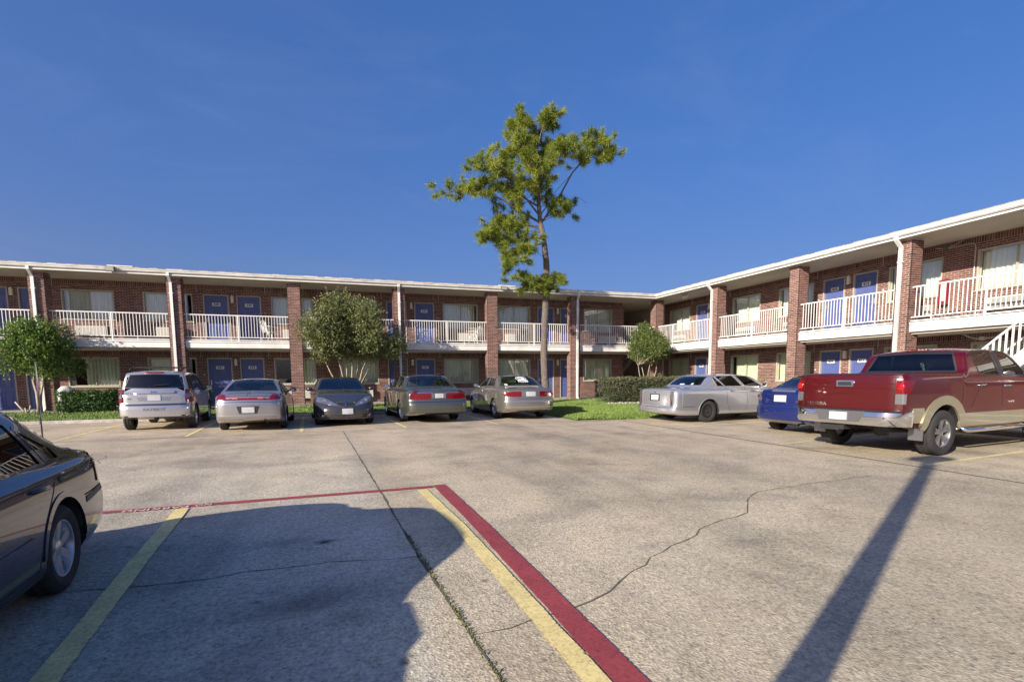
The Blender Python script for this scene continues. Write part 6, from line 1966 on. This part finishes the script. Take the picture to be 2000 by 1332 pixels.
pts = [(c.X(c.ax[0] + 0.395 * cos(t * pi / 12)), 0.335 + 0.395 * sin(t * pi / 12)) for t in range(0, 13)]
for v in 'LR': c.strip(v, [(a + c.L / 2, b) for a, b in pts], 0.022, P_SILV, 'wheel_arch_trim', off=0.010)

# ---------- blue compact sedan ----------
sp = dict(L=4.50, W=1.76, wb=2.70, ro=0.94, R=0.315, tw=0.205, rim=0.205, style='five', arch=0.045,
    deck=[(0, 0.98), (0.04, 1.05), (0.15, 1.09), (0.6, 1.10), (3.2, 1.06), (3.5, 1.02), (4.0, 0.92), (4.35, 0.78), (4.50, 0.62)],
    bot=[(0, 0.34), (0.15, 0.27), (0.6, 0.2), (4.0, 0.19), (4.50, 0.25)],
    w=[(0, 0.74), (0.05, 0.79), (0.2, 0.84), (0.6, 0.875), (1.2, 0.88), (3.4, 0.88), (4.0, 0.85), (4.35, 0.75), (4.50, 0.6)],
    sh=[(0, 0.93), (0.2, 1.01), (1.0, 1.0), (3.3, 0.96), (4.0, 0.86), (4.50, 0.58)],
    roof=[(0.52, 1.10), (0.8, 1.21), (1.3, 1.41), (1.7, 1.45), (2.1, 1.45), (2.45, 1.41), (3.0, 1.20), (3.6, 0.99)],
    rear=[(0.28, 0.06), (0.4, 0.0), (0.62, 0.0), (0.68, 0.04), (0.9, 0.05), (1.08, 0.10)], front=[(0.2, 0.06), (0.4, 0), (0.6, 0.05), (0.9, 0.2)],
    bow=(0.16, 0.26), tum=0.48, inset=0.09)
c = Car('compact_sedan', 'deep blue compact sedan half hidden behind the red pickup', sp, (-5.72, -14.92), 5.0, P_BLUE, M_CGLD, 'car', group='vehicles parked by the right wing')
c.end_window('B', [(-0.5, 1.385), (0, 1.405), (0.5, 1.385)], [(-0.66, 1.135), (0, 1.14), (0.66, 1.135)], 'rear_window', tw=0.022)
c.end_window('F', [(-0.53, 1.36), (0.53, 1.36)], [(-0.70, 1.06), (0.70, 1.06)], 'windscreen')
c.side_window([(1.25, 1.33), (1.82, 1.37)], [(0.95, 1.11), (1.85, 1.08)]); c.side_window([(1.90, 1.37), (2.42, 1.34)], [(1.93, 1.08), (3.1, 1.04)])
c.finish()
for sg in (1, -1):
    f = (lambda p: p) if sg > 0 else mir
    t = c.patch('B', f([(0.76, 1.0), (0.66, 1.0)]), f([(0.79, 0.82), (0.60, 0.79)]), M_CLEAR, 'tail_lamp', off=0.012, nu=5, nv=5)
    p, n = c.hit('B', 0.70 * sg, 0.90); q = MB(); q.lathe([(0.0, -0.018), (0.04, -0.016), (0.05, -0.01)], 14, (p.x, p.y, p.z), 'x'); q.build('brake_lens', M_TAIL, t, smooth=True)
c.strip('B', [(-0.32, 1.035), (0.32, 1.035)], 0.035, M_ALLOY, 'trunk_trim', off=0.014); c.strip('B', [(-0.30, 0.975), (0.30, 0.975)], 0.05, M_PLAS, 'trunk_handle_recess', off=0.003); c.plate('B', 0.02, 0.86, w=0.33, off=0.012)
c.strip('B', [(-0.74, 0.665), (0.74, 0.665)], 0.012, M_SEAM, 'bumper_gap', off=0.001)
c.letters('B', 'LX', -0.42, 0.80, 0.06, M_CHROME); c.exhaust(-0.50, 0.03, 0.27); c.mirror(2.95, 1.06, P_BLUE)
sedan_trim(c, [[(1.1, 1.06), (1.3, 0.5), (1.4, 0.3)], [(1.87, 1.07), (1.9, 0.3)], [(3.15, 0.98), (3.15, 0.3)]], (1.3, 2.15), P_BLUE, 0.90)

# ---------- red crew cab pickup ----------
sp = dict(L=5.75, W=2.03, wb=3.70, ro=1.16, R=0.40, tw=0.275, rim=0.245, style='twin', arch=0.10, rimm=M_ALLOYD, wheelin=-0.005,
    deck=[(0, 1.42), (0.04, 1.445), (0.1, 1.45), (1.72, 1.45), (4.1, 1.38), (4.4, 1.36), (5.1, 1.30), (5.55, 1.18), (5.75, 1.0)],
    bot=[(0, 0.62), (0.3, 0.60), (0.7, 0.46), (4.9, 0.44), (5.5, 0.45), (5.75, 0.5)],
    w=[(0, 0.965), (0.04, 0.985), (0.15, 1.0), (0.8, 1.012), (2.0, 1.015), (4.4, 1.015), (5.1, 1.0), (5.5, 0.92), (5.75, 0.8)],
    sh=[(0, 1.40), (0.1, 1.43), (1.7, 1.43), (1.78, 1.33), (4.2, 1.30), (5.1, 1.22), (5.75, 0.95)],
    roof=[(1.74, 1.44), (1.84, 1.50), (1.96, 1.80), (2.08, 1.88), (2.5, 1.925), (3.0, 1.93), (3.5, 1.88), (3.9, 1.68), (4.38, 1.36)],
    rear=[(0.5, 0.10), (0.75, 0.0), (1.2, 0.0), (1.45, 0.02)], front=[(0.4, 0.06), (0.7, 0), (1.0, 0.03), (1.3, 0.1)],
    bow=(0.05, 0.16), tum=0.30, inset=0.05, bulge=0.03, cbow=(0.02, 0.14), cav=(0.26, 0.35), seatz=0.32, seatx=1.75)
c = Car('pickup_truck', 'large shiny red crew cab pickup with champagne lower cladding and chrome bumper', sp, (-6.86, -17.66), 5.0, P_RED, M_CGLD, 'pickup truck', group='vehicles parked by the right wing')
c.end_window('B', [(-0.66, 1.81), (0, 1.83), (0.66, 1.81)], [(-0.80, 1.475), (0.80, 1.475)], 'rear_window', tw=0.03)
c.end_window('F', [(-0.66, 1.82), (0.66, 1.82)], [(-0.82, 1.44), (0.82, 1.44)], 'windscreen')
c.side_window([(2.18, 1.76), (2.28, 1.83), (2.86, 1.85)], [(2.30, 1.45), (2.5, 1.41), (2.98, 1.40)], M_PLAS, 0.03); c.side_window([(3.06, 1.85), (3.42, 1.82)], [(3.14, 1.40), (4.05, 1.38)], M_PLAS, 0.03)
bed = MB(); bed.box(c.X(0.13), c.X(1.66), -0.86, 0.86, 0.85, 1.7, mi=1)
c.finish(bed)
for sg in (1, -1):
    f = (lambda p: p) if sg > 0 else mir; v = 'L' if sg > 0 else 'R'
    # tail lamps wrap the corner: one face behind, one on the flank
    for (a, b, m, nm) in (((1.325, 1.325), (1.105, 1.105), M_TAIL, 'tail_lamp'), ((1.10, 1.10), (0.93, 0.93), M_CLEAR, 'reversing_lamp')):
        c.patch('B', f([(0.975, a[0]), (0.84, a[1])]), f([(0.975, b[0]), (0.84, b[1])]), m, nm, off=0.010, nu=6, nv=4)
    c.patch(v, [(0.05, 1.325), (0.30, 1.315)], [(0.05, 1.10), (0.16, 1.10)], M_TAIL, 'tail_lamp_side', off=0.010, nu=6, nv=4)
    p, n = c.hit('B', 0.91 * sg, 1.22); q = MB(); q.lathe([(0.0, -0.022), (0.05, -0.02), (0.062, -0.01)], 16, (p.x, p.y, p.z), 'x'); q.build('brake_lens', M_BRAKE, c.root, smooth=True)
    c.strip('B', f([(0.825, 1.44), (0.825, 0.80)]), 0.012, M_SEAM, 'tailgate_gap', off=0.002)
    # champagne cladding: doors, flares and mud flaps
    c.patch(v, [(1.66, 0.735), (4.35, 0.735)], [(1.60, 0.50), (4.35, 0.50)], P_GOLD, 'door_cladding', off=0.018, nu=20, nv=3)
    c.patch(v, [(0.27, 0.86), (0.56, 0.86)], [(0.27, 0.62), (0.62, 0.60)], P_GOLD, 'bed_cladding', off=0.012, nu=6, nv=3)
    for ax in c.ax:
        R0, R1 = 0.505, 0.66
        top = []; bot = []
        for k in range(0, 15):
            t = pi * (1.06 - 1.12 * k / 14)
            sq = 1 + 0.06 * abs(sin(2 * t))
            top.append((ax + R1 * sq * cos(t), 0.40 + R1 * sin(t))); bot.append((ax + R0 * cos(t), 0.40 + R0 * sin(t)))
        c.patch(v, top, bot, P_GOLD, 'wheel_arch_flare', off=0.030, nu=28, nv=3, thick=0.05)
    q = MB(); q.box(c.X(0.60), c.X(0.625), 0.76 if sg > 0 else -0.985, 0.985 if sg > 0 else -0.76, 0.29, 0.60); q.build('mud_flap', M_ALLOYD, c.root)
    q = MB(); q.tube([(c.X(1.75), sg * 0.96, 0.46), (c.X(1.85), sg * 1.05, 0.42), (c.X(4.1), sg * 1.05, 0.42), (c.X(4.2), sg * 0.96, 0.46)], 0.042, 8); q.build('side_step', M_CHROME, c.root, smooth=True)
    c.strip(v, [(1.72, 1.30), (1.72, 1.1), (1.66, 0.82)], 0.014, M_SEAM, 'cab_gap', off=0.002)
    c.strip(v, [(2.22, 1.29), (2.20, 1.1), (1.98, 0.82)], 0.010, M_SEAM, 'panel_gap', off=0.002)
    c.strip(v, [(3.02, 1.28), (3.04, 0.82)], 0.010, M_SEAM, 'panel_gap', off=0.002)
    c.handle(2.30, 1.22, M_CHROME, v, 0.24); c.handle(3.22, 1.20, M_CHROME, v, 0.24)
    c.strip(v, [(2.97, 1.84), (3.06, 1.40)], 0.10, M_PLAS, 'door_pillar', off=0.002)
c.letters('R', 'LIMITED', 3.34, 0.90, 0.06, M_CHROME, off=0.012)
c.strip('B', [(-0.82, 1.27), (0.82, 1.27)], 0.010, P_RED, 'tailgate_crease', off=0.006); c.strip('B', [(-0.83, 1.435), (0.83, 1.435)], 0.02, M_PLAS, 'tailgate_cap', off=0.004)
c.letters('B', 'TUNDRA', 0.54, 0.89, 0.085, M_CHROME, sx=1.15, off=0.008)
hd = c.patch('B', [(-0.16, 1.325), (0.16, 1.325)], [(-0.15, 1.215), (0.15, 1.215)], M_CHROME, 'tailgate_handle', off=0.016, nu=4, nv=2); c.patch('B', [(-0.125, 1.30), (0.125, 1.30)], [(-0.12, 1.235), (0.12, 1.235)], M_PLAS, 'handle_cup', off=0.022, nu=4, nv=2, parent=hd)
c.patch('B', [(-0.18, 1.905), (0.18, 1.905)], [(-0.18, 1.872), (0.18, 1.872)], M_TAIL, 'high_brake_lamp', off=0.012, nu=4, nv=1)
# chrome step bumper, swept round the corners
def sweep_bumper(c, mb, prof, half, x0, cor, n=22):
    rows = []
    for i in range(n + 1):
        t = -1 + 2 * i / n; y = t * half
        back = cor * max(0, (abs(t) - 0.72) / 0.28) ** 2
        dip = -0.02 if 0.28 < abs(t) else 0.0
        rows.append([(c.X(x0 + back + dx), y * (1 - 0.0 * dx), z) for dx, z in prof])
    for i in range(n):
        for k in range(len(prof) - 1):
            mb.v += [rows[i][k], rows[i + 1][k], rows[i + 1][k + 1], rows[i][k + 1]]
            b = len(mb.v) - 4; mb.f.append((b, b + 1, b + 2, b + 3)); mb.a.append(None); mb.mi.append(0)
    mb.face(rows[0][::-1]); mb.face(rows[-1])
    return mb
prof = [(0.16, 0.80), (0.0, 0.80), (-0.03, 0.785), (-0.045, 0.70), (-0.04, 0.60), (-0.01, 0.55), (0.10, 0.54)]
bm_ = sweep_bumper(c, MB(), prof, 1.0, -0.10, 0.26)
me = bm_.mesh('rear_bumper', M_CHROME)
bm = bmesh.new(); bm.from_mesh(me); bmesh.ops.remove_doubles(bm, verts=bm.verts, dist=0.0005); bmesh.ops.recalc_face_normals(bm, faces=bm.faces); bm.to_mesh(me); bm.free()
me.polygons.foreach_set('use_smooth', [True] * len(me.polygons)); me.set_sharp_from_angle(angle=radians(40))
bmp = inst('rear_bumper', me, (0, 0, 0), c.root)
q = MB(); q.prism([(-0.46, 0.795), (-0.36, 0.60), (0.36, 0.60), (0.46, 0.795)], 'x', c.X(-0.152), c.X(-0.10)); q.build('plate_recess', M_ALLOYD, bmp, fix=True)
q = MB(); q.box(c.X(-0.17), c.X(-0.1525), -0.165, 0.155, 0.625, 0.765); q.build('licence_plate', M_LIC, bmp)
q = MB(); q.box(c.X(-0.105), c.X(0.1), -0.95, 0.95, 0.801, 0.815); q.build('bumper_step', M_PLAS, bmp)
q = MB(); q.box(c.X(-0.05), c.X(0.35), -0.05, 0.05, 0.44, 0.54); q.box(c.X(-0.02), c.X(0.1), 0.06, 0.42, 0.42, 0.53); q.build('tow_hitch', M_RIMD, c.root)
q = MB(); q.tube([(c.X(0.3), -0.55, 0.47), (c.X(0.9), -0.55, 0.47)], 0.09, 12); q.build('exhaust_pipe', M_RIMD, c.root, smooth=40)
q = MB(); q.tube([(c.X(c.ax[0]), -0.8, 0.42), (c.X(c.ax[0]), 0.8, 0.42)], 0.06, 10); q.lathe([(0.0, -0.14), (0.15, -0.1), (0.17, 0), (0.15, 0.1), (0, 0.14)], 14, (c.X(c.ax[0]), 0, 0.42), 'y'); q.build('rear_axle', M_RIMD, c.root, smooth=True)
c.mirror(3.85, 1.42, M_CHROME, w=0.24, h=0.22)

# ---------- near-black sedan at the left edge of the picture ----------
sp = dict(L=4.72, W=1.77, wb=2.66, ro=1.08, R=0.300, tw=0.205, rim=0.195, style='six', arch=0.05, wheelin=0.03,
    deck=[(0, 0.85), (0.04, 0.90), (0.15, 0.93), (0.55, 0.955), (3.3, 0.93), (3.55, 0.95), (4.2, 0.87), (4.6, 0.76), (4.72, 0.62)],
    bot=[(0, 0.30), (0.12, 0.24), (0.5, 0.20), (4.0, 0.2), (4.5, 0.2), (4.72, 0.28)],
    w=[(0, 0.80), (0.04, 0.835), (0.15, 0.86), (0.6, 0.88), (1.2, 0.885), (3.5, 0.885), (4.1, 0.86), (4.5, 0.78), (4.72, 0.66)],
    sh=[(0, 0.80), (0.15, 0.85), (0.8, 0.85), (3.4, 0.845), (4.2, 0.82), (4.72, 0.6)],
    roof=[(0.55, 0.955), (0.70, 1.01), (0.86, 1.10), (1.2, 1.29), (1.5, 1.375), (2.0, 1.405), (2.45, 1.395), (2.75, 1.33), (3.1, 1.13), (3.42, 0.94)],
    rear=[(0.22, 0.12), (0.32, 0.04), (0.44, 0.0), (0.55, 0.0), (0.595, 0.06), (0.9, 0.08), (1.0, 0.11)], front=[(0.2, 0.06), (0.4, 0), (0.6, 0.03), (0.9, 0.1)],
    bow=(0.14, 0.2), tum=0.40, inset=0.075, bulge=0.03)
c = Car('dark_sedan', 'near-black navy sedan with six-spoke wheels cut off by the left picture edge', sp, (-19.45, -20.5), 274, P_NAVY, M_CGLD, 'car')
c.end_window('B', [(-0.47, 1.32), (0.47, 1.32)], [(-0.57, 1.035), (0.57, 1.035)], 'rear_window')
c.end_window('F', [(-0.54, 1.33), (0.54, 1.33)], [(-0.70, 1.0), (0.70, 1.0)], 'windscreen')
c.side_window([(0.94, 0.98), (1.27, 1.15)], [(0.88, 0.90), (1.10, 0.895)], P_NAVY, nu=6); c.side_window([(1.34, 1.18), (1.6, 1.27), (2.20, 1.30)], [(1.17, 0.895), (2.22, 0.90)], P_NAVY); c.side_window([(2.28, 1.295), (2.70, 1.26)], [(2.30, 0.90), (3.05, 0.905)], P_NAVY)
c.finish()
for sg in (1, -1):
    f = (lambda p: p) if sg > 0 else mir; v = 'L' if sg > 0 else 'R'
    c.patch('B', f([(0.83, 0.86), (0.56, 0.86)]), f([(0.85, 0.64), (0.56, 0.64)]), M_TAIL, 'tail_lamp', off=0.008, nu=5, nv=4)
    c.strip(v, [(0.14, 0.575), (0.35, 0.575), (0.68, 0.55)], 0.045, M_PLAS, 'bumper_strip', off=0.004, thick=0.006)
    c.strip(v, [(0.05, 0.605), (0.70, 0.59)], 0.010, M_SEAM, 'bumper_gap', off=0.002)
    c.strip(v, [(1.58, 0.48), (3.35, 0.46)], 0.055, P_NAVY, 'side_moulding', off=0.016); c.strip(v, [(1.46, 0.255), (3.4, 0.245)], 0.05, M_PLAS, 'sill_moulding', off=0.012)
    c.strip(v, [(0.10, 0.80), (0.9, 0.81), (1.6, 0.81), (3.3, 0.80)], 0.010, P_NAVY, 'shoulder_crease', off=0.004)
    R0, R1 = 0.348, 0.39
    top = []; bot = []
    for k in range(15):
        t = pi * (1.0 - k / 14 * 0.98)
        top.append((c.ax[0] + R1 * cos(t), 0.300 + R1 * sin(t))); bot.append((c.ax[0] + R0 * cos(t), 0.300 + R0 * sin(t)))
    c.patch(v, top, bot, P_NAVY, 'wheel_arch_lip', off=0.007, nu=26, nv=2, thick=0.02)
    p, n = c.hit(v, 1.08, 0.78); q = MB(); q.lathe([(0.0, 0.008), (0.02, 0.008), (0.026, 0.0)], 12, (p.x, p.y, p.z), 'y'); q.build('filler_lock', M_PLAS, c.root, smooth=True)
sedan_trim(c, [[(1.15, 0.84), (1.19, 0.74), (1.34, 0.60), (1.52, 0.30)], [(2.24, 0.98), (2.25, 0.30)], [(3.3, 0.93), (3.3, 0.30)]], (1.42, 2.52), P_NAVY, 0.765)
c.strip('B', [(-0.8, 0.64), (0.8, 0.64)], 0.012, M_SEAM, 'bumper_gap', off=0.002); c.plate('B', 0, 0.78)
tp, tn_ = c.hit('T', 0.42, 0.56)
q = MB(); q.lathe([(0.03, -0.01), (0.03, 0.006), (0.012, 0.03), (0.0, 0.035)], 12, tuple(tp)); b_ = q.build('aerial_base', M_PLAS, c.root, smooth=50, fix=True)
q = MB(); q.tube([(c.X(0.44), 0.56, tp.z), (c.X(0.44), 0.56, 1.58), (c.X(0.44), 0.56, 1.585)], [0.006, 0.005, 0.007], 6); q.build('aerial', M_CHROME, c.root)
# ================= small things =================
M_PVC = mat('white_pvc', (0.66, 0.64, 0.60), 0.5, var=0.15, vscale=8)
M_PLW = mat('white_plastic', (0.72, 0.71, 0.69), 0.4)
M_MESH = mat('grey_chair_metal', (0.36, 0.37, 0.38), 0.45, metal=0.5)
# gooseneck vent by the left myrtle
g = thing('vent_pipe', (-26.60, -0.55, 0.18), 'white gooseneck vent pipe standing beside the clipped left hedge', 'vent pipe')
q = MB(); q.tube([(0, 0, -0.05), (0, 0, 0.52)], 0.075, 14); q.tube([(0, 0, 0.0), (0, 0, 0.05)], 0.10, 14); q.build('riser', M_PVC, g, smooth=40)
q = MB(); q.tube([(0, 0, 0.45), (0, 0, 0.72), (0.02, 0.01, 0.82), (0.08, 0.03, 0.89), (0.16, 0.05, 0.90), (0.23, 0.08, 0.86), (0.26, 0.09, 0.80)], [0.13, 0.13, 0.135, 0.14, 0.14, 0.135, 0.13], 16); q.build('hood', M_PVC, g, smooth=50)
# concrete wheel stop
q = MB(); q.prism([(-0.09, 0), (-0.065, 0.13), (0.065, 0.13), (0.09, 0)], 'x', -0.9, 0.9)
o = q.build('wheel_stop', M_KERB, fix=True); o.location = (-27.0, -3.55, 0.0); o.rotation_euler = (0, 0, 0.05)
bv = o.modifiers.new('round', 'BEVEL'); bv.width = 0.02; bv.segments = 2
tag(o, 'low concrete wheel stop at the lawn edge on the far left', 'wheel stop')

def plastic_chair(loc, rz, label):
    c = thing('plastic_chair', loc, label, 'chair', 'white plastic chairs on the balcony', rz=rz)
    q = MB(); q.box(-0.23, 0.23, -0.22, 0.22, 0.40, 0.425); q.build('seat', M_PLW, c)
    # rounded back with upright slots
    for (x, w) in ((-0.19, 0.03), (-0.10, 0.03), (0.0, 0.035), (0.10, 0.03), (0.19, 0.03)):
        m = MB(); m.obox((x, 0.265, 0.62), (1, 0, 0), (0, 0.98, -0.2), (0, 0.2, 0.98), w, 0.012, 0.21); m.build('back_slat', M_PLW, c)
    m = MB(); m.tube([(-0.23, 0.22, 0.42), (-0.235, 0.28, 0.70), (-0.17, 0.315, 0.84), (0, 0.325, 0.88), (0.17, 0.315, 0.84), (0.235, 0.28, 0.70), (0.23, 0.22, 0.42)], 0.022, 6); m.build('back_frame', M_PLW, c, smooth=True)
    for sx in (-1, 1):
        for sy in (-1, 1):
            m = MB(); m.tube([(sx * 0.22, sy * 0.2, 0.41), (sx * 0.26, sy * 0.25, 0.0)], [0.03, 0.022], 6); m.build('leg', M_PLW, c)
        m = MB(); m.tube([(sx * 0.25, -0.22, 0.42), (sx * 0.27, -0.23, 0.62), (sx * 0.27, 0.1, 0.645), (sx * 0.24, 0.27, 0.66)], 0.02, 6); m.build('armrest', M_PLW, c, smooth=True)
plastic_chair((-19.40, 0.85, F1), 2.2, 'white plastic chair on the upper balcony left of the large crape myrtle')
plastic_chair((-9.95, 0.80, F1), -2.4, 'white plastic chair on the upper balcony beside the middle brick pillar')
c = thing('metal_chair', (-3.15, 0.85, F1), 'grey mesh-back metal chair on the upper balcony above the corner hedge', 'chair', rz=0.3)
q = MB()
for x in [i * 0.05 - 0.22 for i in range(10)]: q.box(x - 0.004, x + 0.004, 0.22, 0.228, 0.45, 0.88)
for z in [0.45 + i * 0.06 for i in range(8)]: q.box(-0.23, 0.23, 0.219, 0.229, z - 0.004, z + 0.004)
q.build('back_mesh', M_MESH, c)
q = MB(); q.box(-0.24, 0.24, -0.22, 0.22, 0.42, 0.45); q.build('seat', M_MESH, c)
for sx in (-1, 1):
    for sy in (-1, 1):
        q = MB(); q.tube([(sx * 0.23, sy * 0.21, 0.43), (sx * 0.25, sy * 0.24, 0)], 0.013, 6); q.build('leg', M_MESH, c)
    q = MB(); q.tube([(sx * 0.24, 0.23, 0.4), (sx * 0.24, 0.25, 0.9)], 0.014, 6); q.build('back_post', M_MESH, c)
# lamp post behind the photographer; its shadow crosses the lot
lp = thing('lamp_post', (-18.33, -24.95, 0), 'square lamp post behind the viewpoint that throws the long shadow towards the pickup', 'lamp post')
q = MB(); q.box(-0.075, 0.075, -0.075, 0.075, 0.6, 4.75); q.build('pole', M_FLOOD, lp)
q = MB(); q.lathe([(0.0, 0.0), (0.3, 0.0), (0.3, 0.6), (0.27, 0.63), (0.0, 0.63)], 20); q.build('base', M_KERB, lp, fix=True)
q = MB(); q.box(-0.3, 0.3, -0.18, 0.18, 4.76, 4.92); q.build('lamp_head', M_FLOOD, lp)
